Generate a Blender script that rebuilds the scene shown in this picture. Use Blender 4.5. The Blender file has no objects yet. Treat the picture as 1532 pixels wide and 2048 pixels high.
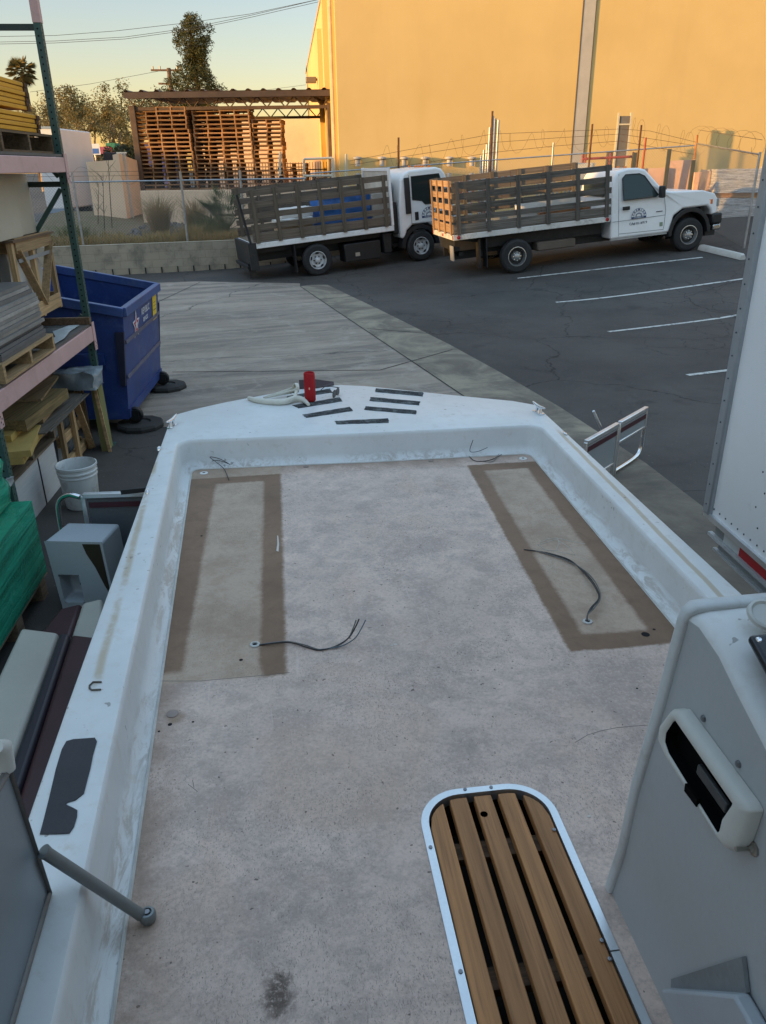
import bpy, bmesh, math, random
from mathutils import Vector as V, Matrix as M, noise as mnoise
random.seed(7)
rnd = random.uniform
SC = bpy.context.scene
COL = SC.collection
R = math.radians
# ------------------------------------------------------------------ camera
FPX, TH, RHO, HC = 1539.0, math.atan(691/1539.0), .0128, 2.55
_r0 = V((1, 0, 0)); _f = V((0, math.cos(TH), -math.sin(TH))); _u0 = V((0, math.sin(TH), math.cos(TH)))
_r = _r0*math.cos(RHO) - _u0*math.sin(RHO); _u = _u0*math.cos(RHO) + _r0*math.sin(RHO)
CAM = V((0, 0, HC))
cd = bpy.data.cameras.new('camera'); co = bpy.data.objects.new('camera', cd); COL.objects.link(co)
co.matrix_world = M(((_r.x, _u.x, -_f.x, 0), (_r.y, _u.y, -_f.y, 0), (_r.z, _u.z, -_f.z, HC), (0, 0, 0, 1)))
cd.sensor_fit = 'VERTICAL'; cd.sensor_height = 36; cd.sensor_width = 27; cd.lens = FPX/2048*36
cd.clip_start = .05; cd.clip_end = 2000
SC.camera = co
# ------------------------------------------------------------------ sky, sun, exposure
SUN_EL, SUN_AZ = 6.0, 243.0       # azimuth clockwise from +Y, where the sun stands (behind and left)
w = bpy.data.worlds.new('World'); SC.world = w; w.use_nodes = True
nt = w.node_tree; bg = nt.nodes['Background']
sky = nt.nodes.new('ShaderNodeTexSky'); sky.sky_type = 'NISHITA'; sky.sun_disc = False
sky.sun_elevation = R(SUN_EL); sky.sun_rotation = R(SUN_AZ); sky.altitude = 50
sky.air_density = 1.3; sky.dust_density = .40; sky.ozone_density = 1.5
# gain added to the upper sky to brighten the deck and other shaded surfaces
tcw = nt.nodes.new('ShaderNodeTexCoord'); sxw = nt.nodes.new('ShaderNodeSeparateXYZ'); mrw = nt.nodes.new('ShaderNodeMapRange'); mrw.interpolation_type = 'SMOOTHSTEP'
ZENITH_GAIN = 3.4
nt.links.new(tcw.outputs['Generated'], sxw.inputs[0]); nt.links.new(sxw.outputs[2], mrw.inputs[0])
for i_, v_ in ((1, .32), (2, .80), (3, 1.0), (4, ZENITH_GAIN)): mrw.inputs[i_].default_value = v_
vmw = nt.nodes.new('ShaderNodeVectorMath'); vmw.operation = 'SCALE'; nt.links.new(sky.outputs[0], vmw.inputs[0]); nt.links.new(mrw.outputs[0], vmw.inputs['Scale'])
mrt = nt.nodes.new('ShaderNodeMapRange'); nt.links.new(sxw.outputs[2], mrt.inputs[0]); mrt.inputs[1].default_value = .2; mrt.inputs[2].default_value = .5
tmx = nt.nodes.new('ShaderNodeMix'); tmx.data_type = 'RGBA'; nt.links.new(mrt.outputs[0], tmx.inputs[0]); tmx.inputs[6].default_value = (1.0, .965, 1.24, 1); tmx.inputs[7].default_value = (1.07, .975, .96, 1)
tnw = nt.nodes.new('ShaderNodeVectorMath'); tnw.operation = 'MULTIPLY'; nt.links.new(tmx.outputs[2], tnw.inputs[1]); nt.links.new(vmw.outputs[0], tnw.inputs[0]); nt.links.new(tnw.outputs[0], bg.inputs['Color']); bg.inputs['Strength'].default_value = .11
sl = bpy.data.lights.new('sun', 'SUN'); sl.energy = 2.35; sl.angle = R(.5); sl.color = (1, .58, .19)
so = bpy.data.objects.new('sun', sl); COL.objects.link(so)
_sd = V((math.sin(R(SUN_AZ))*math.cos(R(SUN_EL)), math.cos(R(SUN_AZ))*math.cos(R(SUN_EL)), math.sin(R(SUN_EL))))
so.rotation_euler = _sd.to_track_quat('Z', 'Y').to_euler()
so.location = (-30, -20, 20)
SC.view_settings.view_transform = 'Standard'; SC.view_settings.look = 'None'
SC.view_settings.exposure = 1.5; SC.view_settings.gamma = 1
# ------------------------------------------------------------------ where things stand
def ray(px, py): return _r*(px-766) - _u*(py-1024) + _f*FPX
def G(px, py, z=0.0): d = ray(px, py); return CAM + d*((z-HC)/d.z)
def Q(px, py, y): d = ray(px, py); return CAM + d*(y/d.y)
def PL(px, py, p0, n): d = ray(px, py); return CAM + d*((p0-CAM).dot(n)/d.dot(n))
def hgt(x, y):
    p = min(.075*x + .09*y - 1.73, 1.15)
    return .5*(p + math.sqrt(p*p + .01)) - .002
def S(px, py):
    z = 0
    for _ in range(60):
        p = G(px, py, z); z = .5*z + .5*hgt(p.x, p.y)
    p.z = z; return p
# ------------------------------------------------------------------ objects
MATS = {}; TM = {}
def tagp(o, label=None, cat=None, group=None, kind=None):
    for k, v in (('label', label), ('category', cat), ('group', group), ('kind', kind)):
        if v: o[k] = v
    return o
def thing(name, label, cat, loc=(0, 0, 0), rotz=0, group=None, mat=None):
    o = bpy.data.objects.new(name, None); COL.objects.link(o); o.empty_display_size = .2
    m = mat if mat is not None else M.Translation(V(loc)) @ M.Rotation(rotz, 4, 'Z')
    o.matrix_world = m; TM[o.name] = m.copy()
    return tagp(o, label, cat, group)
class MB:
    def __init__(s): s.v = []; s.f = []; s.mi = []; s.k = 0
    def mat(s, k): s.k = k; return s
    def add(s, vs, fs, T=None):
        n = len(s.v)
        s.v += [(T @ V(p)) if T is not None else V(p) for p in vs]
        s.f += [tuple(n+i for i in f) for f in fs]; s.mi += [s.k]*len(fs); return s
    def hexa(s, p): return s.add(p, [(3, 2, 1, 0), (4, 5, 6, 7), (0, 1, 5, 4), (1, 2, 6, 5), (2, 3, 7, 6), (3, 0, 4, 7)])
    def box(s, c, d, T=None, rz=0):
        x, y, z = d[0]/2, d[1]/2, d[2]/2; c = V(c)
        q = [V((-x, -y, -z)), V((x, -y, -z)), V((x, y, -z)), V((-x, y, -z)), V((-x, -y, z)), V((x, -y, z)), V((x, y, z)), V((-x, y, z))]
        if rz: m = M.Rotation(rz, 3, 'Z'); q = [m @ a for a in q]
        q = [c+a for a in q]
        if T is not None: q = [T @ a for a in q]
        return s.hexa(q)
    def bx(s, x0, x1, y0, y1, z0, z1, T=None): return s.box(((x0+x1)/2, (y0+y1)/2, (z0+z1)/2), (abs(x1-x0), abs(y1-y0), abs(z1-z0)), T)
    def beam(s, a, b, w, h, up=(0, 0, 1)):
        a, b = V(a), V(b); d = (b-a).normalized(); up = V(up)
        if abs(d.dot(up)) > .98: up = V((0, 1, 0)) if abs(d.y) < .9 else V((1, 0, 0))
        x = d.cross(up).normalized()*w/2; y = x.cross(d).normalized()*h/2
        return s.hexa([a-x-y, a+x-y, a+x+y, a-x+y, b-x-y, b+x-y, b+x+y, b-x+y])
    def tube(s, pts, r, n=8, caps=True):
        pts = [V(p) for p in pts]; N = len(pts); rs = r if isinstance(r, (list, tuple)) else [r]*N
        t0 = (pts[1]-pts[0]).normalized(); up = V((0, 0, 1)) if abs(t0.z) < .9 else V((1, 0, 0))
        x = t0.cross(up).normalized(); vs = []; fs = []
        for i, p in enumerate(pts):
            t = (pts[min(i+1, N-1)]-pts[max(i-1, 0)]).normalized()
            x = (x - t*x.dot(t)); x = x.normalized() if x.length > 1e-6 else t.orthogonal().normalized()
            y = t.cross(x)
            for j in range(n):
                a = 2*math.pi*j/n; vs.append(p + (x*math.cos(a)+y*math.sin(a))*rs[i])
        for i in range(N-1):
            for j in range(n):
                k = (j+1) % n; fs.append((i*n+j, i*n+k, (i+1)*n+k, (i+1)*n+j))
        if caps: fs.append(tuple(range(n-1, -1, -1))); fs.append(tuple((N-1)*n+j for j in range(n)))
        return s.add(vs, fs)
    def lathe(s, prof, n=24, T=None, closed=False, caps=True):
        vs = []; fs = []; m = len(prof)
        for r, z in prof:
            for j in range(n):
                a = 2*math.pi*j/n; vs.append(V((r*math.cos(a), r*math.sin(a), z)))
        for i in range(m-1):
            for j in range(n):
                k = (j+1) % n; fs.append((i*n+j, i*n+k, (i+1)*n+k, (i+1)*n+j))
        if closed:
            for j in range(n):
                k = (j+1) % n; fs.append(((m-1)*n+j, (m-1)*n+k, k, j))
        elif caps:
            if prof[0][0] > 1e-5: fs.append(tuple(range(n-1, -1, -1)))
            if prof[-1][0] > 1e-5: fs.append(tuple((m-1)*n+j for j in range(n)))
        return s.add(vs, fs, T)
    def prism(s, poly, ext, T=None):
        n = len(poly); e = V(ext); a = [V(p) for p in poly]; b = [p+e for p in a]
        return s.add(a+b, [tuple(range(n-1, -1, -1)), tuple(range(n, 2*n))]+[(i, (i+1) % n, n+(i+1) % n, n+i) for i in range(n)], T)
    def poly(s, pts): return s.add(pts, [tuple(range(len(pts)))])
    def loft(s, rings, closed=False, caps=False):
        n = len(rings[0]); vs = [p for r in rings for p in r]; fs = []
        for i in range(len(rings)-1):
            for j in range(n if closed else n-1):
                k = (j+1) % n; fs.append((i*n+j, i*n+k, (i+1)*n+k, (i+1)*n+j))
        if caps: fs.append(tuple(range(n-1, -1, -1))); fs.append(tuple((len(rings)-1)*n+j for j in range(n)))
        return s.add(vs, fs)
    def build(s, name, mats, parent=None, world=False, bevel=0, smooth=None, seg=2, label=None, solid=0, sub=0, fix=True):
        me = bpy.data.meshes.new(name)
        vs = s.v; o = bpy.data.objects.new(name, me)
        base = V((0, 0, 0))
        if parent is not None:
            if world:
                inv = TM[parent.name].inverted(); vs = [inv @ p for p in vs]
            o.parent = parent; TM[o.name] = TM[parent.name]
        else:
            xs = [p.x for p in vs]; ys = [p.y for p in vs]; zs = [p.z for p in vs]
            base = V(((min(xs)+max(xs))/2, (min(ys)+max(ys))/2, min(zs))); vs = [p-base for p in vs]
            o.location = base; TM[o.name] = M.Translation(base)
        me.from_pydata([tuple(p) for p in vs], [], s.f)
        for m in (mats if isinstance(mats, (list, tuple)) else [mats]): me.materials.append(m)
        if any(s.mi): me.polygons.foreach_set('material_index', s.mi)
        if fix:
            bm = bmesh.new(); bm.from_mesh(me); bmesh.ops.recalc_face_normals(bm, faces=bm.faces); bm.to_mesh(me); bm.free()
        if smooth is not None:
            me.shade_smooth(); me.set_sharp_from_angle(angle=R(smooth))
        COL.objects.link(o)
        if solid:
            md = o.modifiers.new('solid', 'SOLIDIFY'); md.thickness = solid; md.offset = -1
        if bevel:
            md = o.modifiers.new('bevel', 'BEVEL'); md.width = bevel; md.segments = seg; md.limit_method = 'ANGLE'; md.angle_limit = R(40); md.harden_normals = False
            me.shade_smooth(); me.set_sharp_from_angle(angle=R(45))
        if sub:
            md = o.modifiers.new('sub', 'SUBSURF'); md.levels = sub; md.render_levels = sub; me.shade_smooth()
        if label: o['label'] = label
        return o
def copyt(o, M2, label=None, group=None):
    inv = None
    c = o.copy(); COL.objects.link(c); c.matrix_world = M2; TM[c.name] = M2.copy()
    if label: c['label'] = label
    if group: c['group'] = group
    def kids(a, b):
        for ch in [q for q in bpy.data.objects if q.parent == a]:
            d = ch.copy(); COL.objects.link(d); d.parent = b; TM[d.name] = TM[b.name]; kids(ch, d)
    kids(o, c); return c
def text_mb(body, size, T, thick=.001, align='CENTER', bold=0.0):
    cu = bpy.data.curves.new('lettering', 'FONT'); cu.body = body; cu.size = size; cu.align_x = align; cu.align_y = 'CENTER'; cu.offset = bold; cu.resolution_u = 2
    o = bpy.data.objects.new('lettering', cu); COL.objects.link(o)
    dg = bpy.context.evaluated_depsgraph_get(); me = bpy.data.meshes.new_from_object(o.evaluated_get(dg))
    mb = MB(); mb.add([v.co.copy() for v in me.vertices], [tuple(p.vertices) for p in me.polygons], T)
    bpy.data.objects.remove(o); bpy.data.curves.remove(cu); bpy.data.meshes.remove(me)
    return mb
def frame(p, x, y):
    x = V(x).normalized(); z = x.cross(V(y)).normalized(); y = z.cross(x)
    return M(((x.x, y.x, z.x, p[0]), (x.y, y.y, z.y, p[1]), (x.z, y.z, z.z, p[2]), (0, 0, 0, 1)))
# ------------------------------------------------------------------ materials
class NT:
    def __init__(s, name):
        s.m = bpy.data.materials.new(name); s.m.use_nodes = True; s.t = s.m.node_tree
        s.b = s.t.nodes['Principled BSDF']; s.out = s.t.nodes['Material Output']
        tc = s.t.nodes.new('ShaderNodeTexCoord'); s.co = tc.outputs['Object']
    def n(s, typ, **kw):
        a = s.t.nodes.new(typ)
        for k, v in kw.items(): setattr(a, k, v)
        return a
    def L(s, a, b): s.t.links.new(a, b)
    def val(s, x, sock):
        if isinstance(x, (int, float)): sock.default_value = x
        elif isinstance(x, tuple): sock.default_value = x if len(x) == 4 else (*x, 1)
        else: s.L(x, sock)
    def math(s, op, a, b=0.0, c=None, clamp=False):
        q = s.n('ShaderNodeMath', operation=op, use_clamp=clamp); s.val(a, q.inputs[0]); s.val(b, q.inputs[1])
        if c is not None: s.val(c, q.inputs[2])
        return q.outputs[0]
    def mapped(s, scale=(1, 1, 1), rot=(0, 0, 0), loc=(0, 0, 0), src=None):
        q = s.n('ShaderNodeMapping'); q.inputs['Scale'].default_value = scale; q.inputs['Rotation'].default_value = rot; q.inputs['Location'].default_value = loc
        s.L(src or s.co, q.inputs['Vector']); return q.outputs[0]
    def rndco(s):
        oi = s.n('ShaderNodeObjectInfo'); vm = s.n('ShaderNodeVectorMath', operation='ADD'); mu = s.n('ShaderNodeMath', operation='MULTIPLY')
        s.L(oi.outputs['Random'], mu.inputs[0]); mu.inputs[1].default_value = 37.0
        s.L(s.co, vm.inputs[0]); s.L(mu.outputs[0], vm.inputs[1]); s.co = vm.outputs[0]
    def noise(s, scale=4, detail=4, rough=.6, dist=0, src=None):
        q = s.n('ShaderNodeTexNoise'); q.inputs['Scale'].default_value = scale; q.inputs['Detail'].default_value = detail
        q.inputs['Roughness'].default_value = rough; q.inputs['Distortion'].default_value = dist; s.L(src or s.co, q.inputs['Vector']); return q.outputs[0]
    def ramp(s, fac, p0, p1): # smooth 0..1 between p0 and p1
        q = s.n('ShaderNodeMapRange', interpolation_type='SMOOTHSTEP'); s.val(fac, q.inputs[0]); s.val(p0, q.inputs[1]); s.val(p1, q.inputs[2]); return q.outputs[0]
    def mix(s, fac, a, b, mode='MIX'):
        q = s.n('ShaderNodeMix', data_type='RGBA', blend_type=mode); s.val(fac, q.inputs[0]); s.val(a, q.inputs[6]); s.val(b, q.inputs[7]); return q.outputs[2]
    def sep(s, src=None):
        q = s.n('ShaderNodeSeparateXYZ'); s.L(src or s.co, q.inputs[0]); return q.outputs
    def bump(s, h, strength=.3, dist=.01):
        q = s.n('ShaderNodeBump'); q.inputs['Strength'].default_value = strength; q.inputs['Distance'].default_value = dist; s.L(h, q.inputs['Height']); s.L(q.outputs[0], s.b.inputs['Normal'])
    def done(s, col, rough=.6, metal=0.0, spec=.5):
        s.val(col, s.b.inputs['Base Color']); s.val(rough, s.b.inputs['Roughness']); s.b.inputs['Metallic'].default_value = metal; s.b.inputs['Specular IOR Level'].default_value = spec
        return s.m
def sc(c, k): return tuple(min(1, x*k) for x in c[:3])
def mat(name, col, rough=.6, metal=0.0, var=.18, scale=3.0, fine=60.0, bump=.15, dirt=None, dirtamt=.5, dscale=2.5, spec=.5, streak=None, rand=.0):
    if name in MATS: return MATS[name]
    t = NT(name); t.rndco()
    n1 = t.noise(scale, 5); n2 = t.noise(fine, 3)
    c = t.mix(t.ramp(n1, .25, .75), sc(col, 1-var), sc(col, 1+var))
    c = t.mix(t.math('MULTIPLY', t.ramp(n2, .35, .7), .35), c, sc(col, 1-var*1.6))
    if dirt:
        src = t.mapped(streak) if streak else None
        d = t.noise(dscale, 8, .7, .6, src)
        c = t.mix(t.math('MULTIPLY', t.ramp(d, .48, .72), dirtamt), c, dirt)
    if rand:
        oi = t.n('ShaderNodeObjectInfo'); c = t.mix(1.0, c, t.mix(oi.outputs['Random'], (1-rand,)*3, (1+rand,)*3), 'MULTIPLY')
    if bump: t.bump(n2, bump, .004)
    MATS[name] = t.done(c, t.math('ADD', t.math('MULTIPLY', n1, .2), rough-.1), metal, spec); return MATS[name]
def wood(name, col, axis=0, rough=.75, contrast=.45, scale=1.0, dark=None, rand=.25):
    if name in MATS: return MATS[name]
    t = NT(name); t.rndco(); s3 = [55*scale]*3; s3[axis] = 1.8*scale
    src = t.mapped(tuple(s3)); g = t.noise(1, 6, .65, .4, src); s4 = [160*scale]*3; s4[axis] = 4*scale
    g2 = t.noise(1, 3, .6, 0, t.mapped(tuple(s4)))
    c = t.mix(t.ramp(g, .3, .7), sc(col, 1-contrast), sc(col, 1+contrast*.5))
    c = t.mix(t.math('MULTIPLY', t.ramp(g2, .5, .7), .4), c, dark or sc(col, .45))
    oi = t.n('ShaderNodeObjectInfo'); c = t.mix(1.0, c, t.mix(oi.outputs['Random'], (1-rand,)*3, (1+rand,)*3), 'MULTIPLY')
    t.bump(g2, .25, .003); MATS[name] = t.done(c, rough, 0, .3); return MATS[name]
def plain(name, col, rough=.5, metal=0.0, spec=.5):
    if name in MATS: return MATS[name]
    t = NT(name); n1 = t.noise(12, 4); MATS[name] = t.done(t.mix(n1, sc(col, .88), sc(col, 1.1)), rough, metal, spec); return MATS[name]
def glass(name='window_glass', col=(.02, .03, .035), rough=.06, alpha=None):
    if name in MATS: return MATS[name]
    t = NT(name)
    if alpha is None: MATS[name] = t.done(col, rough, 0, .7)
    else:
        tr = t.n('ShaderNodeBsdfTransparent'); tr.inputs[0].default_value = (.75, .82, .8, 1); t.done(col, rough, 0, .7)
        mx = t.n('ShaderNodeMixShader'); mx.inputs[0].default_value = alpha; t.L(tr.outputs[0], mx.inputs[1]); t.L(t.b.outputs[0], mx.inputs[2]); t.L(mx.outputs[0], t.out.inputs[0]); MATS[name] = t.m
    return MATS[name]
def leafmat(name, c1, c2, rough=.6):
    t = NT(name); oi = t.n('ShaderNodeNewGeometry'); r = oi.outputs['Random Per Island']
    n1 = t.noise(1.2, 3); c = t.mix(r, c1, c2); c = t.mix(t.math('MULTIPLY', n1, .5), c, sc(c1, .55))
    MATS[name] = t.done(c, rough, 0, .3); t.b.inputs['Subsurface Weight'].default_value = 0
    tl = t.n('ShaderNodeBsdfTranslucent'); t.L(c, tl.inputs[0]); mx = t.n('ShaderNodeMixShader'); mx.inputs[0].default_value = .3
    t.L(t.b.outputs[0], mx.inputs[1]); t.L(tl.outputs[0], mx.inputs[2]); t.L(mx.outputs[0], t.out.inputs[0]); return t.m
galv = mat('galvanised_steel', (.42, .43, .44), .42, .75, .2, 9, 80, .1)
alu = mat('brushed_aluminium', (.72, .74, .76), .32, .85, .08, 6, 120, .06)
chrome = plain('chrome', (.8, .8, .82), .15, 1.0)
black = mat('black_plastic', (.018, .018, .02), .5, 0, .2, 5, 80, .1)
rubber = mat('tyre_rubber', (.022, .022, .023), .8, 0, .25, 5, 90, .25, dirt=(.06, .055, .05), dirtamt=.4)
darkmetal = mat('dark_chassis_metal', (.025, .025, .026), .6, .2, .3, 5, 60, .2, dirt=(.07, .055, .045), dirtamt=.5)
rust = mat('rusty_steel', (.16, .075, .04), .8, .3, .4, 8, 60, .3)
whitepaint = mat('white_vehicle_paint', (.84, .84, .84), .3, 0, .03, 2, 30, 0, dirt=(.55, .52, .47), dirtamt=.18, dscale=1.5)
# ================================================================== ground
t = NT('asphalt'); n1 = t.noise(.35, 6, .65); n2 = t.noise(140, 2); n3 = t.noise(2.2, 6, .7)
c = t.mix(t.ramp(n1, .3, .7), (.048, .043, .039), (.088, .078, .070)); c = t.mix(t.math('MULTIPLY', t.ramp(n3, .5, .75), .4), c, (.028, .028, .029))
c = t.mix(t.math('MULTIPLY', t.ramp(n2, .5, .75), .3), c, (.10, .10, .10))
def cracks(t, scale, dist, wd, warp):
    nz = t.n('ShaderNodeTexNoise'); nz.inputs['Scale'].default_value = warp; nz.inputs['Detail'].default_value = 5; t.L(t.co, nz.inputs['Vector'])
    vm = t.n('ShaderNodeVectorMath', operation='MULTIPLY_ADD'); t.L(nz.outputs['Color'], vm.inputs[0]); vm.inputs[1].default_value = (dist,)*3; t.L(t.co, vm.inputs[2])
    vo = t.n('ShaderNodeTexVoronoi', feature='DISTANCE_TO_EDGE', voronoi_dimensions='2D'); vo.inputs['Scale'].default_value = scale; t.L(vm.outputs[0], vo.inputs['Vector'])
    return t.math('SUBTRACT', 1.0, t.ramp(vo.outputs['Distance'], 0.0, wd))
k1 = cracks(t, .28, 1.2, .006, 1.1); k2 = t.math('MULTIPLY', cracks(t, 1.6, .5, .02, 2.5), t.ramp(t.noise(.22, 3), .48, .58))
ck = t.math('MAXIMUM', k1, k2); c = t.mix(t.math('MULTIPLY', ck, .85), c, (.008, .008, .008))
c = t.mix(t.math('MULTIPLY', t.ramp(t.noise(30, 1, .3), .745, .765), .5), c, (.17, .165, .155))
c = t.mix(t.math('MULTIPLY', t.ramp(t.noise(1.1, 3, .6), .62, .74), .55), c, (.020, .019, .019))
c = t.mix(t.math('MULTIPLY', t.ramp(t.noise(.8, 6, .8, 1.5), .58, .7), .35), c, (.11, .10, .09))
t.bump(n2, .5, .006); asphalt = t.done(c, .82, 0, .35)
t = NT('concrete'); t.co = t.mapped((1, 1, 1), (0, 0, R(-20)))
n1 = t.noise(.5, 6, .65); st = t.noise(1.0, 6, .7, .5, t.mapped((.25, 2.2, 1), (0, 0, R(25)))); n2 = t.noise(120, 2)
c = t.mix(t.ramp(n1, .3, .7), (.31, .245, .19), (.44, .355, .285)); c = t.mix(t.math('MULTIPLY', t.ramp(st, .40, .62), .75), c, (.17, .142, .118))
c = t.mix(t.math('MULTIPLY', t.ramp(t.noise(1.3, 8, .75, 1.6), .48, .68), .6), c, (.46, .40, .33))
c = t.mix(t.math('MULTIPLY', t.ramp(t.noise(25, 2, .4), .68, .73), .5), c, (.06, .06, .06))
c = t.mix(t.math('MULTIPLY', cracks(t, .16, .8, .003, 1.0), .8), c, (.03, .03, .03))
c = t.mix(t.math('MULTIPLY', n2, .25), c, (.16, .155, .15)); t.bump(n2, .3, .004); concrete = t.done(c, .85, 0, .3)
t = NT('gutter_concrete'); n1 = t.noise(.9, 7, .7, .8); n2 = t.noise(120, 2)
c = t.mix(t.ramp(n1, .35, .68), (.15, .125, .10), (.34, .285, .21)); c = t.mix(t.math('MULTIPLY', t.ramp(t.noise(2.5, 6, .7), .5, .7), .5), c, (.1, .098, .092))
yy = t.sep()[1]; nr = t.math('SUBTRACT', 1.0, t.ramp(t.math('ADD', yy, t.math('MULTIPLY', n1, 5.0)), -4.0, 2.0)); c = t.mix(t.math('MULTIPLY', nr, .6), c, (.10, .085, .07))
t.bump(n2, .3, .004); gutterm = t.done(c, .85, 0, .3)
def axis(lo, hi, fine0, fine1, st):
    a = []; x = lo
    while x < hi:
        a.append(x); x += st if fine0 <= x < fine1 else max(st, .25*min(abs(x-fine0), abs(x-fine1)) + st)
    return a+[hi]
mb = MB(); xs = axis(-400, 400, -14, 16, .8); ys = axis(-60, 500, -4, 34, .8)
mb.add([(x, y, hgt(x, y)) for y in ys for x in xs], [(j*len(xs)+i, j*len(xs)+i+1, (j+1)*len(xs)+i+1, (j+1)*len(xs)+i) for j in range(len(ys)-1) for i in range(len(xs)-1)])
tagp(mb.build('asphalt_lot', asphalt, smooth=60), kind='structure', label='dark cracked asphalt of the parking lot')
def sheet(poly, dz, name, m, step=.6, label=None):
    bm = bmesh.new(); bm.faces.new([bm.verts.new((p[0], p[1], 0)) for p in poly])
    x0 = min(p[0] for p in poly); x1 = max(p[0] for p in poly); y0 = min(p[1] for p in poly); y1 = max(p[1] for p in poly)
    for ax, lo, hi in ((0, x0, x1), (1, y0, y1)):
        k = math.ceil(lo/step)*step
        while k < hi:
            no = V((1, 0, 0)) if ax == 0 else V((0, 1, 0))
            bmesh.ops.bisect_plane(bm, geom=bm.verts[:]+bm.edges[:]+bm.faces[:], plane_co=no*k, plane_no=no); k += step
    for v in bm.verts: v.co.z = hgt(v.co.x, v.co.y)+dz
    mb = MB(); mb.v = [v.co.copy() for v in bm.verts]; bm.verts.index_update(); mb.f = [tuple(v.index for v in f.verts) for f in bm.faces]; mb.mi = [0]*len(mb.f); bm.free()
    o = mb.build(name, m, smooth=60); tagp(o, label, None, None, 'structure'); return o
def P2(px, py): p = S(px, py); return (p.x, p.y)
swr = [P2(655, 570), P2(760, 620), P2(900, 690), P2(1000, 745), P2(1120, 815), (2.45, 6.7), (2.75, 4.6), (3.1, 2)]
swl = [P2(600, 573), P2(700, 640), P2(850, 740), (1.15, 8.55), (1.6, 6.7), (1.9, 4.6), (2.2, 2)]
pad = [P2(160, 572), P2(390, 563), P2(600, 567)] + swl + [(-1, 2), (-1.3, 7.6), (-2.2, 7.95), (-3.4, 8.3), (-9, 8.6), (-11, 17.5)]
sheet(pad, .004, 'concrete_pad', concrete, label='pale stained concrete pad beyond the bow')
sheet([swl[0], (swl[0][0]+.25, swl[0][1]+.2), swr[0]] + swr[1:] + swl[::-1][:-1], .005, 'gutter_strip', gutterm, label='stained concrete gutter strip running diagonally between pad and asphalt')
jm = plain('joint_filler', (.02, .02, .02), .9)
def strip(a, b, wd, name, m, dz=.009, step=.5, label=None):
    a, b = V((*a, 0)), V((*b, 0)); d = (b-a).normalized(); n = V((-d.y, d.x, 0))*wd/2
    return sheet([(p.x, p.y) for p in (a-n, b-n, b+n, a+n)], dz, name, m, step, label)
for i, (a, b) in enumerate([((345, 745), (760, 741)), ((760, 741), (905, 700)), ((640, 600), (735, 590)), ((300, 612), (400, 565)), ((600, 573), (850, 741)), ((850, 741), (930, 795)), ((735, 658), (860, 668))]):
    strip(P2(*a), P2(*b), .017, 'concrete_joint', jm, label='dark joint line across the concrete')
t = NT('worn_line_paint'); n = t.noise(9, 6, .75); f = t.ramp(n, .36, .5); linepaint = t.done(t.mix(f, (.12, .12, .12), (.55, .54, .50)), .8, 0, .3)
for a, b in [((1035, 557), (1405, 515)), ((1112, 605), (1500, 556)), ((1217, 664), (1490, 628)), ((1375, 751), (1480, 738))]:
    strip(P2(*a), P2(*b), .085, 'parking_stripe', linepaint, .006, label='worn white parking stripe on the asphalt')
# raised bed behind the block wall
def bank(x, y):
    return .70 + .10*max(0, min(1, (y-24)/5)) + .35*max(0, min(1, (-5.5-x)/4))*max(0, min(1, (y-23)/4)) + .03*math.sin(x*2.1)*math.cos(y*1.7)
WL, WR = V((-9.6, 20.55, 0)), V((-1.9, 22.9, 0))
bx0 = [WL.x + (WR.x-WL.x)*i/26 for i in range(27)]
mb = MB(); rows = []
for j in range(16):
    f = j/15
    for i, x in enumerate(bx0):
        yy = WL.y + (WR.y-WL.y)*i/26 + .12; y = yy + (31.5-yy)*f; xx = x - f*2.5*(1-i/26); mb.v.append(V((xx, y, bank(xx, y))))
mb.f = [(j*27+i, j*27+i+1, (j+1)*27+i+1, (j+1)*27+i) for j in range(15) for i in range(26)]; mb.mi = [0]*len(mb.f)
t = NT('dry_soil'); n1 = t.noise(1.5, 6, .7); n2 = t.noise(40, 3); c = t.mix(t.ramp(n1, .35, .65), (.19, .13, .075), (.13, .115, .045)); c = t.mix(t.math('MULTIPLY', n2, .5), c, (.16, .14, .11)); t.bump(n2, .8, .03); soil = t.done(c, .95, 0, .2)
tagp(mb.build('soil_bank', soil, smooth=60), 'dry soil bank behind the grey block wall', None, None, 'structure')
# dry grass tufts on the bank
grassm = leafmat('dry_grass', (.46, .29, .095), (.22, .18, .055))
def blades(mb, base, n, h, spread, lean, w=.012):
    for _ in range(n):
        a = rnd(0, 6.283); r = abs(random.gauss(0, spread)); p = V(base)+V((r*math.cos(a), r*math.sin(a), 0)); hh = h*rnd(.5, 1.1)
        d = V((math.cos(a), math.sin(a), 0))*lean*rnd(.2, 1)*hh; sd = V((-math.sin(a), math.cos(a), 0))*w*rnd(.6, 1.3)
        m = p+d*.35+V((0, 0, hh*.65)); e = p+d+V((0, 0, hh*rnd(.8, 1)))
        mb.add([p-sd, p+sd, m+sd*.7, m-sd*.7, e], [(0, 1, 2, 3), (3, 2, 4)])
mb = MB()
for _ in range(900):
    u = rnd(0, 1); x = WL.x+(WR.x-WL.x)*u; y0 = WL.y+(WR.y-WL.y)*u+.25; y = y0 + abs(random.gauss(0, 1.0))
    blades(mb, (x, y, bank(x, y)-.02), 14, rnd(.12, .35), .12, .6)
tagp(mb.build('dry_grass', grassm, fix=False), 'dry yellow grass along the top of the block wall', 'grass', None, 'stuff')
gravm = mat('gravel_rocks', (.16, .15, .145), .9, 0, .35, 8, 40, .3)
mb = MB()
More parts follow.
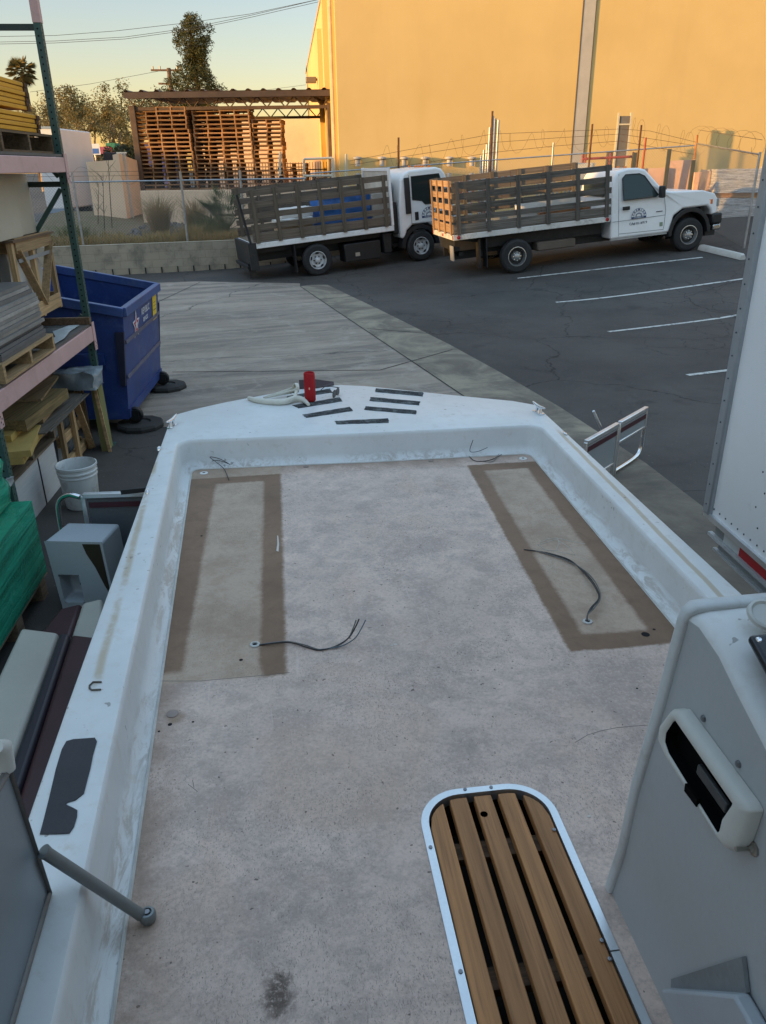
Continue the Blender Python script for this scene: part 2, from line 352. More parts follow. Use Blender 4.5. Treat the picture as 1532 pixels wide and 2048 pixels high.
for _ in range(900):
    x = rnd(-7.6, -5.2); y = rnd(23.4, 28.5); z = bank(x, y); r = rnd(.03, .085)
    T = M.Translation((x, y, z+r*.3)) @ M.Rotation(rnd(0, 6), 4, V((rnd(-1, 1), rnd(-1, 1), 1))) @ M.Diagonal((r, r*rnd(.6, 1), r*.7, 1))
    mb.add([(1, 0, 0), (-1, 0, 0), (0, 1, 0), (0, -1, 0), (0, 0, 1), (0, 0, -1)], [(0, 2, 4), (2, 1, 4), (1, 3, 4), (3, 0, 4), (2, 0, 5), (1, 2, 5), (3, 1, 5), (0, 3, 5)], T)
tagp(mb.build('gravel', gravm, fix=False), 'grey gravel patch between the pale walls', 'gravel', None, 'stuff')
# block wall
t = NT('grey_block'); br = t.n('ShaderNodeTexBrick'); br.inputs['Scale'].default_value = 1; br.inputs['Brick Width'].default_value = .405; br.inputs['Row Height'].default_value = .2; br.inputs['Mortar Size'].default_value = .005
br.inputs['Color1'].default_value = (.38, .32, .235, 1); br.inputs['Color2'].default_value = (.43, .36, .27, 1); br.inputs['Mortar'].default_value = (.29, .245, .18, 1)
cx = t.n('ShaderNodeCombineXYZ'); sx = t.sep(); t.L(t.math('ADD', sx[0], t.math('MULTIPLY', sx[1], .0)), cx.inputs[0]); t.L(sx[2], cx.inputs[1]); t.L(cx.outputs[0], br.inputs['Vector'])
n1 = t.noise(2.5, 7, .7); c = t.mix(t.math('MULTIPLY', t.ramp(n1, .45, .7), .6), br.outputs[0], (.12, .115, .10)); t.bump(t.noise(60, 3), .4, .006); blockm = t.done(c, .9, 0, .25)
d = (WR-WL); ang = math.atan2(d.y, d.x); wl = thing('block_wall', 'low grey concrete block wall with dry grass above it', 'wall', (WL.x, WL.y, -.05), ang)
mb = MB(); mb.bx(0, d.length+2.6, -.1, .1, 0, .82); mb.build('wall', blockm, wl, bevel=.008)
# weep stubs at the foot
mb = MB()
for i in range(26):
    x = .5+i*.42; mb.bx(x, x+.03, -.13, -.101, .05, .21)
mb.build('weep_slot', black, wl)
# ================================================================== warehouse with the golden wall
t = NT('peach_stucco'); n1 = t.noise(.35, 6, .6); n2 = t.noise(45, 4); stv = t.noise(1, 5, .6, 0, t.mapped((1.2, 1.2, .12)))
c = t.mix(t.ramp(n1, .3, .7), (.70, .49, .20), (.77, .545, .235)); c = t.mix(t.math('MULTIPLY', t.ramp(stv, .5, .75), .16), c, (.57, .39, .16)); t.bump(n2, .25, .01); stucco = t.done(c, .9, 0, .2)
t2 = mat('pale_stucco', (.82, .59, .40), .9, 0, .08, .6, 50, .25, dirt=(.52, .38, .27), dirtamt=.3, dscale=.8)
WA = R(-6.2); wc = Q(679, 333, 27); wd = V((math.cos(-WA), math.sin(-WA), 0)); wn = V((-wd.y, wd.x, 0))   # along the front, away from camera
WM = frame((wc.x, wc.y, 0), wd, wn)
ware = thing('warehouse', 'tall peach stucco warehouse wall lit golden by the low sun', 'building', mat=WM)
mb = MB(); mb.bx(0, 42, 0, 34, -.5, 8.45); mb.build('wall', stucco, ware)
mb = MB()
pj = PL(1166, 170, V((wc.x, wc.y, 0)), wn); px_ = (WM.inverted() @ pj).x
mb.bx(px_-.19, px_+.19, -.035, .02, 0, 8.45)
mb.build('wall_joint', mat('grey_joint_panel', (.50, .46, .40), .85, 0, .08), ware)
mb = MB(); mb.bx(px_-.215, px_-.192, -.045, .02, 0, 8.45).bx(px_+.192, px_+.215, -.045, .02, 0, 8.45)
mb.build('joint_edge', plain('dark_sealant', (.10, .085, .07), .8), ware)
# side parapet step, pilaster, downspout
mb = MB(); mb.bx(-.16, -.002, .6, 1.1, 0, 8.0); mb.build('pilaster', stucco, ware)
mb = MB(); mb.bx(-.22, -.003, 3.2, 3.9, 0, 7.7); mb.build('pilaster', stucco, ware)
mb = MB(); mb.bx(-.18, -.003, 9, 9.6, 0, 7.6); mb.build('pilaster', stucco, ware)
mb = MB(); mb.tube([(-.12, .35, .4), (-.12, .35, 7.6)], .05, 8); mb.build('downspout', mat('peach_metal', (.6, .47, .3), .6), ware)
mb = MB(); mb.bx(-.02, 42.02, -.03, .1, 8.43, 8.6).bx(-.04, .1, .1, 34, 8.43, 8.6); mb.build('coping', mat('coping_metal', (.5, .42, .33), .5), ware)
mb = MB(); mb.bx(-.55, -.06, 14.6, 15, 6.2, 6.45); mb.bx(-.3, -.003, 14.7, 14.9, 6.3, 6.4); lm = mb.build('wall_lamp', plain('lamp_housing', (.22, .17, .12), .5, .4), ware, bevel=.03)
lens = MB(); lens.bx(-.52, -.1, 14.65, 14.95, 6.185, 6.199); lens.build('lens', glass('lamp_lens', (.4, .4, .38), .2), lm)
# wall at the back of the yard
mb = MB(); mb.bx(-9.0, -1.3, 42, 42.3, 0, 4.7); o = mb.build('yard_wall', t2); tagp(o, 'plain pale wall at the back behind the pallet stacks', 'wall')
# left warehouse whose corner shows beside the rack, and unseen buildings added to shade the yard
lw = thing('storage_building', 'white stucco building corner at the far left behind the rack', 'building', (-5.55, 12.2, 0), R(4))
mb = MB(); mb.bx(-4.2, 0, -16, 0, 0, 5.6); mb.build('wall', mat('white_stucco', (.70, .67, .62), .9, 0, .06, .8, 50, .2), lw)
mb = MB(); mb.bx(-4.25, .05, -16.05, .05, 5.6, 5.72); mb.build('coping', mat('coping_metal', (.5, .42, .33), .5), lw)
mb = MB(); mb.bx(-.34, -.30, .002, .03, 0, 5.6); mb.build('corner_trim', plain('dark_sealant', (.1, .085, .07)), lw)
sun_blockm = mat('tan_concrete', (.42, .36, .28), .9, 0, .1, .5)
SDIR = V((math.sin(R(SUN_AZ)), math.cos(R(SUN_AZ)), 0)); SPER = V((-SDIR.y, SDIR.x, 0))   # toward the sun, and across the beam
def shed(c0, c1, dist, h, lab):
    # c = coordinate across the beam, dist = metres toward the sun
    T = frame((SDIR.x*dist+SPER.x*(c0+c1)/2, SDIR.y*dist+SPER.y*(c0+c1)/2, 0), -SPER, SDIR)
    o = thing('shed', lab, 'building', mat=T); hw = abs(c1-c0)/2
    mb = MB(); mb.bx(-hw, hw, 0, 12, 0, h); mb.build('wall', sun_blockm, o)
    mb = MB(); mb.bx(-hw-.1, hw+.1, -.1, 12.1, h, h+.15); mb.build('roof', mat('coping_metal', (.5, .42, .33)), o)
CB = lambda x, y: x*SPER.x + y*SPER.y
SUN_BLOCKS = [(CB(-6, 46), CB(-3, 27), 42, 8.0, 'added unseen sun-blocking building farthest left'), (CB(-3, 27), CB(1.0, 20.3), 42, 8.2, 'added unseen sun-blocking building off to the left'), (CB(1.0, 20.3), CB(1.6, 18.5), 42, 5.9, 'added lower unseen building that lets sun through to the pickup tail'), (CB(1.6, 18.5), CB(4, -40), 42, 8.9, 'added unseen sun-blocking building behind the storage building')]
for a in SUN_BLOCKS: shed(*a)
# ================================================================== pallet canopy
can = thing('canopy', 'rusty brown steel canopy on posts sheltering the pallet stacks', 'canopy', (-8.60, 30, .6))
steel = mat('brown_steel', (.13, .085, .06), .7, .3, .3, 3, 40, .2)
roofm = mat('dark_sheet_roof', (.085, .06, .05), .6, .4, .2, 2, 40, .1)
cw = 7.0; zt = 4.28; zb = 3.86
for x in (.12, cw-.05):
    mb = MB(); mb.bx(x-.1, x+.1, -.1, .1, 0, zb+.1); mb.build('post', steel, can, bevel=.01)
    mb = MB(); mb.bx(x-.1, x+.1, 5.9, 6.1, 0, zb+.1); mb.build('post', steel, can, bevel=.01)
for y in (0, 6):
    mb = MB(); mb.beam((0, y, zb), (cw, y, zb), .08, .1); mb.beam((0, y, zt-.06), (cw, y, zt-.06), .08, .1)
    n = 22
    for i in range(n):
        x0 = cw*i/n; x1 = cw*(i+1)/n
        mb.tube([(x0, y, zb if i % 2 else zt-.08), (x1, y, zt-.08 if i % 2 else zb)], .022, 5)
    mb.build('truss', steel, can)
mb = MB(); rings = []
nx = 110
for y in (-.35, 6.4):
    rings.append([V((-.02+(cw+.1)*i/nx, y, zt+.05+(.09 if (i % 8) in (1, 2) else .035)+.012*y)) for i in range(nx+1)])
mb.loft(rings); mb.build('roof', roofm, can, solid=.01)
mb = MB(); mb.bx(-.02, cw+.1, -.36, -.33, zt-.12, zt+.06); mb.build('fascia', roofm, can)
# pallets
pw = {i: wood('pallet_wood', (.45, .25, .12), 0, .85, .4, 1, rand=.45) for i in range(1)}[0]
def pallet_mb(w=1.02, d=1.2, h=.132):
    m = MB()
    for i in range(5): m.bx(-w/2, w/2, -d/2+i*(d-.1)/4, -d/2+i*(d-.1)/4+.1, h-.018, h)
    for x in (-w/2+.02, 0, w/2-.02): m.bx(x-.02, x+.02, -d/2, d/2, .018, h-.018)
    for y in (-d/2+.06, 0, d/2-.06): m.bx(-w/2, w/2, y-.05, y+.05, 0, .018)
    return m
ORD = ['topmost', 'second', 'third', 'fourth', 'fifth', 'sixth', 'seventh', 'eighth', 'ninth', 'tenth', 'eleventh', 'twelfth', 'thirteenth', 'fourteenth', 'fifteenth', 'sixteenth', 'seventeenth', 'eighteenth', 'nineteenth', 'twentieth', 'twenty-first', 'twenty-second', 'twenty-third', 'twenty-fourth', 'twenty-fifth']
pal0 = pallet_mb().build('wooden_pallet', pw); used0 = [True]
def pallet(x, y, z, rz, label, group, cat='pallet'):
    if used0[0]: o = pal0; used0[0] = False
    else: o = pal0.copy(); COL.objects.link(o)
    o.matrix_world = M.Translation((x, y, z)) @ M.Rotation(rz, 4, 'Z'); tagp(o, label, cat, group); return o
stacks = [(-8.02, 30.6, 'leftmost front stack', 25, .006), (-7.05, 30.5, 'second front stack from the left', 25, .012), (-5.98, 30.7, 'middle front stack', 25, -.003), (-4.93, 30.55, 'fourth front stack from the left', 25, .004), (-3.89, 30.6, 'shorter stack nearest the golden warehouse', 22, .002)]
for sx_, sy_, nm, n, ln in stacks:
    for k in range(n):
        q = ORD[n-1-k]; lab = ('topmost wooden pallet of the %s under the canopy' % nm) if k == n-1 else '%s wooden pallet from the top of the %s' % (q, nm)
        pallet(sx_ + ln*(k-12)*-.8 + rnd(-.02, .02), sy_+rnd(-.04, .04), 1.07+k*.138, rnd(-.03, .03), lab, 'pallets in the %s' % nm)
for sx_, sy_, nm, n in [(-7.9, 32.0, 'rear stack behind the leftmost front stack', 23), (-6.9, 32.0, 'rear stack behind the second front stack', 24), (-5.7, 31.95, 'rear stack behind the middle front stack', 23), (-3.2, 31.9, 'half height rear stack behind the shorter stack', 12), (-2.1, 33.5, 'low rear stack beside the warehouse wall', 9)]:
    for k in range(n):
        lab = ('topmost wooden pallet of the %s' % nm) if k == n-1 else '%s wooden pallet down in the %s' % (ORD[n-1-k], nm)
        pallet(sx_+rnd(-.03, .03), sy_+rnd(-.05, .05), 1.05+k*.138, rnd(-.05, .05), lab, 'pallets in the %s' % nm)
# low stucco walls
mb = MB(); a = Q(286, 430, 27.2); b = Q(700, 430, 27.2); mb.bx(a.x, b.x, 27.2, 27.4, .55, 1.92)
tagp(mb.build('garden_wall', t2, bevel=.01), 'low pale stucco wall behind the tufted grasses', 'wall')
a = Q(178, 360, 28); b = Q(232, 360, 28); mb = MB()
mb.add([(a.x, 28, .5), (b.x, 28, .5), (b.x, 28, 2.85), (a.x, 28, 2.8), (a.x, 28.2, .5), (b.x+.05, 28.2, .5), (b.x+.05, 28.2, 2.85), (a.x, 28.2, 2.8)], [(0, 1, 2, 3), (5, 4, 7, 6), (3, 2, 6, 7), (0, 3, 7, 4), (1, 5, 6, 2), (0, 4, 5, 1)])
mb.add([(b.x, 28, .5), (b.x+.2, 28, .5), (b.x+.3, 33, .5), (b.x+.1, 33, .5), (b.x, 28, 3.0), (b.x+.2, 28, 3.05), (b.x+.3, 33, 2.5), (b.x+.1, 33, 2.5)], [(0, 1, 5, 4), (1, 2, 6, 5), (2, 3, 7, 6), (3, 0, 4, 7), (4, 5, 6, 7)])
tagp(mb.build('angled_wall', t2), 'pale angled stucco wall with a sloping return beside the rack post', 'wall')
# white gate bundle and dark iron fence beyond
mb = MB(); a = Q(243, 380, 28.4)
for i in range(5): mb.bx(a.x+.02+i*.06, a.x+.05+i*.06, 28.4, 28.43, .9, 3.05)
mb.bx(a.x, a.x+.34, 28.39, 28.44, 3.05, 3.09)
tagp(mb.build('folded_gate', plain('white_gate_paint', (.6, .58, .52), .5)), 'folded white bar gate standing beside the angled wall', 'gate')
ifm = plain('black_iron', (.015, .015, .017), .5, .5)
mb = MB()
for i in range(70):
    x = -8.6+i*.115; mb.bx(x-.01, x+.01, 35, 35.02, .8, 2.75)
mb.bx(-8.7, -.5, 34.99, 35.03, 2.45, 2.49).bx(-8.7, -.5, 34.99, 35.03, 1.0, 1.04)
tagp(mb.build('iron_fence', ifm), 'black iron picket fence behind the pallet stacks', 'fence')
# white fence frame at right of canopy
mb = MB()
for a_, b_ in (((608, 318), (608, 480)), ((665, 316), (665, 480)), ((608, 318), (665, 316)), ((608, 352), (665, 351)), ((692, 308), (692, 420)), ((560, 303), (560, 352))):
    mb.tube([Q(*a_, 26), Q(*b_, 26)], .035, 8)
tagp(mb.build('pipe_frame', plain('pale_pipe_paint', (.6, .56, .45), .5)), 'pale pipe gate frame beside the canopy post', 'gate')
# ================================================================== chain link fences
linkm = plain('chain_link_wire', (.34, .32, .29), .5, .3)
def chainlink(parent, a, b, za, zb_, h, sp=.075, r=.0021):
    a, b = V(a), V(b); L = (b-a).length; dx = (b-a)/L; mb = MB(); nrm = V((-dx.y, dx.x, 0))
    def P(u, v): return V((a.x+dx.x*u, a.y+dx.y*u, za+(zb_-za)*u/L+v))
    k = -h
    while k < L:
        for sgn in (1, -1):
            u0, v0, u1, v1 = (k, 0, k+h, h) if sgn > 0 else (k, h, k+h, 0)
            if u0 < 0: v0 += sgn*(-u0); u0 = 0
            if u1 > L: v1 -= sgn*(u1-L); u1 = L
            if u1-u0 > .02:
                p, q = P(u0, v0), P(u1, v1); d = (q-p).normalized(); s_ = d.cross(nrm)*r; e = nrm*r
                mb.add([p+s_, p-s_*.5+e, p-s_*.5-e, q+s_, q-s_*.5+e, q-s_*.5-e], [(0, 1, 4, 3), (1, 2, 5, 4), (2, 0, 3, 5)])
        k += sp
    o = mb.build('mesh', linkm, parent, world=True, fix=False); return o
def coil(mb, a, b, r, turns, rad=.003):
    a, b = V(a), V(b); n = int(turns*14); pts = []; d = (b-a).normalized(); s_ = V((0, 0, 1)); y = d.cross(s_)
    for i in range(n+1):
        t_ = i/n; an = 2*math.pi*turns*t_; rr = r*(1+.25*math.sin(t_*37))
        pts.append(a+(b-a)*t_+(s_*math.sin(an)+y*math.cos(an))*rr + d*.12*math.sin(an*.5))
    mb.tube(pts, rad, 3, caps=False)
fl = thing('chain_link_fence', 'chain link fence with a rail along the top of the block wall', 'fence', (-7.5, 21.3, .75))
FA, FB = V((-9.4, 20.73, 0)), V((-2.0, 22.95, 0))
chainlink(fl, FA, FB, .78, .78, 1.5)
def fz(x, y): return bank(x, y)
for px, pt in ((370, 335), (157, 330), (20, 330), (492, 330)):
    p = Q(px, 430, 21.9 if px > 300 else 21.2); u = (p-FA).dot((FB-FA).normalized()); p = FA+(FB-FA).normalized()*u
    mb = MB(); mb.tube([(p.x, p.y, .7 if px != 370 else -.05), (p.x, p.y, 2.5)], .03, 8); mb.build('post', galv, fl, world=True, smooth=50)
mb = MB(); mb.tube([(FA.x, FA.y, 2.28), (FB.x, FB.y, 2.28)], .022, 6); mb.build('rail', galv, fl, world=True)
mb = MB(); mb.tube([(FA.x, FA.y, 2.52), (FB.x, FB.y, 2.5)], .004, 4); mb.tube([(FA.x, FA.y, 2.42), (FB.x, FB.y, 2.4)], .004, 4)
coil(mb, (FA.x, FA.y, 2.42), (FB.x, FB.y, 2.42), .2, 9); mb.build('barbed_wire', rust, fl, world=True)
fr = thing('chain_link_fence', 'chain link fence with rusty posts and coiled barbed wire behind the trucks', 'fence', (3, 24, .5))
FC, FD, FE = V((-1.9, 23.3, 0)), V((9.15, 24.5, 0)), V((8.72, 19.35, 0))
chainlink(fr, FC, FD, .45, 1.05, 1.95); chainlink(fr, FD, FE, 1.05, .68, 2.0)
orange = mat('orange_rust', (.45, .17, .05), .7, .2, .25, 6)
for px, py0, m_, hh in ((797, 275, rust, .0), (1185, 248, rust, .0), (1395, 270, orange, .0), (1283, 250, rust, 0), (1292, 275, plain('red_oxide', (.35, .05, .03)), 0), (1107, 285, galv, 0), (985, 222, rust, 0)):
    y = FC.y + (FD.y-FC.y)*((px-640)/760.); p = Q(px, py0, y); mb = MB(); mb.tube([(p.x, p.y, hgt(p.x, p.y)-.05), (p.x, p.y, p.z)], .028, 8); mb.build('post', m_, fr, world=True, smooth=50)
p = Q(1489, 495, 19.4); mb = MB(); mb.tube([(FE.x, FE.y, hgt(FE.x, FE.y)-.05), (FE.x, FE.y, 2.75)], .03, 8); mb.build('post', galv, fr, world=True, smooth=50)
mb = MB(); mb.tube([(FC.x, FC.y, 2.4), (FD.x, FD.y, 3.0)], .02, 6); mb.tube([(FD.x, FD.y, 3.05), (FE.x, FE.y, 2.7)], .02, 6); mb.build('rail', galv, fr, world=True)
def yof(px): return FC.y + (FD.y-FC.y)*((px-640)/760.)
mb = MB()
for q in ([(700, 322), (797, 303), (985, 268), (1110, 263), (1240, 258), (1300, 262), (1395, 285)], [(700, 330), (860, 305), (985, 285), (1110, 276), (1240, 268), (1395, 292)], [(720, 345), (985, 305), (1110, 292), (1240, 282), (1395, 310)]):
    mb.tube([Q(a_, b_, yof(a_)) for a_, b_ in q], .005, 4)
coil(mb, Q(760, 320, yof(760)), Q(985, 285, yof(985)), .28, 7); coil(mb, Q(985, 285, yof(985)), Q(1240, 275, yof(1240)), .24, 8); coil(mb, Q(1255, 265, yof(1255)), Q(1400, 300, yof(1400)), .33, 6)
coil(mb, (FD.x, FD.y, 3.2), (FE.x, FE.y, 2.85), .25, 6); mb.tube([(FD.x, FD.y, 3.4), (FE.x, FE.y, 3.0)], .005, 4); mb.build('barbed_wire', rust, fr, world=True)
# ================================================================== vegetation
def leafcloud(mb, c, r, n, size, flat=1.0, aspect=.45):
    for _ in range(n):
        d = V((random.gauss(0, 1), random.gauss(0, 1), random.gauss(0, 1)*flat)); d = d.normalized()*r*(rnd(.15, 1)**.6); d.z *= .85
        p = V(c)+d; a = V((random.gauss(0, 1), random.gauss(0, 1), random.gauss(0, .8))).normalized(); b = a.orthogonal().normalized()
        b = (M.Rotation(rnd(0, 6.28), 3, a) @ b); s_ = size*rnd(.6, 1.4); a = a*s_; b = b*s_*aspect
        mb.add([p-a, p+b*.8, p+a, p-b*.8], [(0, 1, 2, 3)])
barkm = mat('pale_bark', (.36, .27, .19), .9, 0, .35, 3, 30, .5); barkd = mat('dark_bark', (.10, .07, .05), .9, 0, .35, 3, 30, .5)
eu = leafmat('eucalyptus_leaf', (.30, .215, .075), (.12, .115, .04)); pi_ = leafmat('pine_needle', (.13, .125, .04), (.04, .055, .022)); pa = leafmat('palm_leaf', (.28, .20, .07), (.09, .10, .035))
def eucalyptus(x, y, h, lab, seed):
    random.seed(seed); o = thing('eucalyptus_tree', lab, 'tree', (x, y, .5), group='eucalyptus trees beyond the yard'); tr = MB(); cr = MB()
    def limb(p, d, L, r, lev):
        q = p; pts = [p]; 
        for i in range(4):
            d = (d+V((rnd(-.2, .2), rnd(-.2, .2), rnd(-.02, .18)))).normalized(); q = q+d*L/4; pts.append(q)
        tr.tube(pts, [r*(1-.13*i) for i in range(5)], 6)
        if lev == 0:
            for _ in range(5): leafcloud(cr, q+V((rnd(-.8, .8), rnd(-.8, .8), rnd(-.9, .6))), rnd(.5, 1.0)*h/9, 90, .12*h/9)
        else:
            for i in range(3 if lev == 2 else 3):
                limb(pts[-1-(i % 2)], (d+V((rnd(-.9, .9), rnd(-.9, .9), rnd(0, .5)))).normalized(), L*rnd(.55, .75), r*.55, lev-1)
    limb(V((0, 0, 0)), V((rnd(-.1, .1), rnd(-.1, .1), 1)).normalized(), h*.45, .2, 2)
    tr.build('trunk', barkm, o, smooth=60); cr.build('crown', eu, o, fix=False)
for i, (px, top, y, lab) in enumerate([(95, 205, 60, 'eucalyptus just right of the rack post, lower crown'), (150, 195, 66, 'pale trunked eucalyptus behind the white trailer'), (178, 163, 70, 'tallest eucalyptus with a feathery top left of the canopy'), (215, 200, 62, 'eucalyptus with a rounded crown left of the canopy corner'), (238, 180, 68, 'slim eucalyptus right beside the canopy corner'), (275, 180, 75, 'eucalyptus peeking over the left end of the canopy roof'), (310, 177, 75, 'eucalyptus top between the canopy roof and the utility pole'), (60, 235, 62, 'short eucalyptus seen between the rack post and yellow stack'), (125, 235, 56, 'bushy eucalyptus low behind the white trailer'), (200, 235, 58, 'bushy low eucalyptus above the red roofed stall')]):
    p = Q(px, top, y); eucalyptus(p.x, p.y, p.z-.5, lab, 100+i)
random.seed(5)
p0 = Q(395, 190, 55); zt_ = Q(395, 28, 55).z
pine = thing('pine_tree', 'tall dark conifer rising above the canopy roof', 'tree', (p0.x, 55, .5)); tr = MB(); tr.tube([(0, 0, 0), (.1, 0, zt_*.5), (-.1, 0, zt_-1.2)], [.28, .2, .05], 8); tr.build('trunk', barkd, pine)
cr = MB(); lb = MB()
for i in range(150):
    f = (i/149)**.85; z = zt_-.5 - .35 - f*(zt_-4.2); wdt = (.5+2.2*f**.7)*(.74+.36*math.sin(f*15)); a = i*2.399; rr = wdt*rnd(.45, 1.05)
    c_ = V((rr*math.cos(a)+.15*math.sin(f*7), rr*math.sin(a), z+rnd(-.2, .2))); lb.tube([(0, 0, z-.25), tuple(c_)], [.04, .015], 4)
    leafcloud(cr, c_, rnd(.32, .55), 150, .10, 1, .3)
leafcloud(cr, V((-.05, 0, zt_-.7)), .38, 260, .10, 1, .3)
lb.build('limb', barkd, pine); cr.build('crown', pi_, pine, fix=False)
# palm
p = Q(45, 150, 80); palm = thing('palm_tree', 'fan palm with a shaggy crown beyond the yellow stack', 'tree', (p.x, 80, .5)); h = p.z-.5
mb = MB(); mb.tube([(0, 0, 0), (.15, 0, h*.5), (0, 0, h)], [.3, .24, .22], 8); mb.build('trunk', barkd, palm)
mb = MB()
for i in range(70):
    a = rnd(0, 6.283); el = rnd(-1.2, 1.35); L = rnd(.9, 1.5); d = V((math.cos(a)*math.cos(el), math.sin(a)*math.cos(el), math.sin(el)))
    c_ = V((0, 0, h+.2))+d*L*.55; side = d.cross(V((0, 0, 1))).normalized() if abs(d.z) < .99 else V((1, 0, 0))
    for k in range(13):
        th = (k-6)/6*1.15; dd = (d*math.cos(th)+side*math.sin(th)).normalized(); tip = c_+dd*L*.6+V((0, 0, -.12*abs(th)-.1)); pr = dd.cross(V((.3, .2, 1))).normalized()*.035
        mb.add([c_-pr*.5, c_+pr*.5, c_+dd*L*.3+pr, tip, c_+dd*L*.3-pr], [(0, 1, 2, 3, 4)])
    mb.add([(0, 0, h), (0.02, 0.02, h), tuple(c_)], [(0, 1, 2)])
mb.build('crown', pa, palm, fix=False)
# bushes behind the stall
def shrub(px, py0, py1, y, lab, m, n=700, wd_=1.0, name='shrub', cat='bush', size=.07):
    a = Q(px, py0, y); b = Q(px, py1, y); o = thing(name, lab, cat, (a.x, y, b.z)); mb = MB(); hh = a.z-b.z
    for _ in range(14): leafcloud(mb, V((rnd(-.5, .5)*wd_, rnd(-.4, .4)*wd_, hh*rnd(.3, .8))), hh*.28, n//14, size)
    mb.build('foliage', m, o, fix=False); st = MB()
    for _ in range(6): st.tube([(rnd(-.1, .1), rnd(-.1, .1), -.05), (rnd(-.4, .4)*wd_, rnd(-.3, .3)*wd_, hh*.6)], [.02, .008], 4)
    st.build('stem', barkd, o)
dkl = leafmat('dark_leaf', (.04, .055, .025), (.02, .03, .015))
shrub(243, 285, 372, 45, 'dark bush behind the folded white gate', dkl, 2600, 1.6, size=.11)
shrub(196, 288, 330, 50, 'dark hedge bush behind the red stall', dkl, 1600, 2.2, size=.12)
def tuft(px, py, y, n, h, lab, m, spread=.15, lean=.9, w=.008, name='grass_clump'):
    a = Q(px, py, y); o = thing(name, lab, 'plant', (a.x, y, bank(a.x, y)-.03)); mb = MB(); blades(mb, (0, 0, 0), n, h, spread, lean, w); mb.build('foliage', m, o, fix=False)
fount = leafmat('fountain_grass', (.44, .28, .15), (.24, .21, .08)); greeng = leafmat('green_grass', (.16, .17, .05), (.09, .11, .03))
tuft(322, 470, 24.6, 700, 1.25, 'big straw fountain grass clump in front of the low stucco wall', fount)
tuft(395, 470, 25.5, 500, 1.15, 'feathery pale grass clump right of the fence post', fount)
tuft(425, 470, 24.0, 700, .8, 'rounded green grass mound beside the truck tail', greeng, .3, .8)
tuft(150, 485, 22.5, 500, .6, 'greenish weed clump behind the rack post', greeng, .4, .7)
tuft(390, 480, 23.0, 400, .55, 'low yellow grass clump right of the fence post', grassm, .35, .7)
# spiky fan palm shrub
a = Q(455, 470, 24.8); o = thing('fan_palm_shrub', 'spiky green fan palm shrub behind the truck tail', 'plant', (a.x, 24.8, bank(a.x, 24.8))); mb = MB(); fp = leafmat('fan_palm_leaf', (.11, .15, .045), (.05, .08, .03))
for i in range(46):
    an = rnd(0, 6.283); el = rnd(.1, 1.3); L = rnd(.7, 1.15); d = V((math.cos(an)*math.cos(el), math.sin(an)*math.cos(el), math.sin(el))); c_ = V((0, 0, .35))+d*L*.7; sd_ = d.cross(V((0, 0, 1))).normalized()
    for k in range(13):
        th = (k-6)/6*1.35; dd = (d*math.cos(th)+sd_*math.sin(th)).normalized(); pr = dd.cross(V((.2, .3, 1))).normalized()*.014
        mb.add([c_, c_+dd*.2+pr, c_+dd*.45, c_+dd*.2-pr], [(0, 1, 2, 3)])
    mb.tube([(0, 0, .1), tuple(c_)], .008, 3)
mb.build('foliage', fp, o, fix=False)
for i, (px, y) in enumerate([(205, 24.5), (222, 25.5), (195, 26.2)]):
    a = Q(px, 440, y); o = thing('bare_sapling', ['bare thin sapling against the pale angled wall', 'taller bare twig beside the wall corner', 'short bare twig at the wall foot'][i], 'plant', (a.x, y, bank(a.x, y))); mb = MB(); hh = [1.7, 2.3, 1.2][i]
    mb.tube([(0, 0, 0), (.1, 0, hh*.5), (.22, 0, hh)], [.018, .012, .004], 5)
    for k in range(9): z = hh*rnd(.3, .95); s_ = rnd(-1, 1); mb.tube([(.2*z/hh, 0, z), (.2*z/hh+s_*.25, rnd(-.2, .2), z+.25)], [.007, .003], 4)
    mb.build('trunk', barkd, o)
# ================================================================== far yard: trailer, stall, container, tarp, sign
tl = thing('box_trailer', 'white box trailer parked far behind the rack post', 'trailer', (-13.0, 33, .3)); a = Q(66, 262, 33).x+13; c_ = Q(112, 262, 33).x+13
wm = mat('trailer_white', (.74, .74, .74), .45, 0, .05, 1, 30, .02)
mb = MB(); mb.bx(a, c_, 0, 3.9, .85, 3.75); bo = mb.build('body', wm, tl, bevel=.05)
mb = MB(); mb.bx(a-.02, c_+.02, -.03, .02, .72, .86); mb.bx(a-.02, c_+.02, -.02, .03, 3.72, 3.8); mb.build('frame_rail', plain('bluegrey_rail', (.25, .33, .42), .5), tl)
mb = MB(); mb.bx(c_-.06, c_+.03, -.03, .03, .86, 3.72); mb.build('corner_post', plain('bluegrey_rail', (.25, .33, .42), .5), tl)
for y in (.9, 3.0):
    for x in (a+.3, c_-.3):
        mb = MB(); mb.lathe([(.0, -.12), (.3, -.12), (.45, -.08), (.45, .08), (.3, .12), (0, .12)], 20, M.Translation((x, y, .42)) @ M.Rotation(R(90), 4, 'Y')); mb.build('wheel', rubber, tl, smooth=40)
mb = MB(); a = Q(176, 305, 48); b = Q(208, 305, 48); mb.bx(a.x, b.x, 48, 49.5, .4, Q(180, 299, 48).z-.3)
st = thing('market_stall', 'red roofed stall far beyond the angled wall', 'stall', (a.x, 48, .4)); m2 = MB(); m2.v = mb.v; m2.f = mb.f; m2.mi = mb.mi; m2.build('wall', plain('dark_stall', (.05, .04, .035)), st, world=True)
mb = MB(); z0 = Q(180, 308, 48).z; z1 = Q(180, 293, 48).z; mb.prism([(a.x-.2, 47.6, z0), (a.x-.2, 48.8, z1), (a.x-.2, 50, z0)], (b.x-a.x+.4, 0, 0)); mb.build('roof', plain('red_awning', (.45, .06, .045), .7), st, world=True)
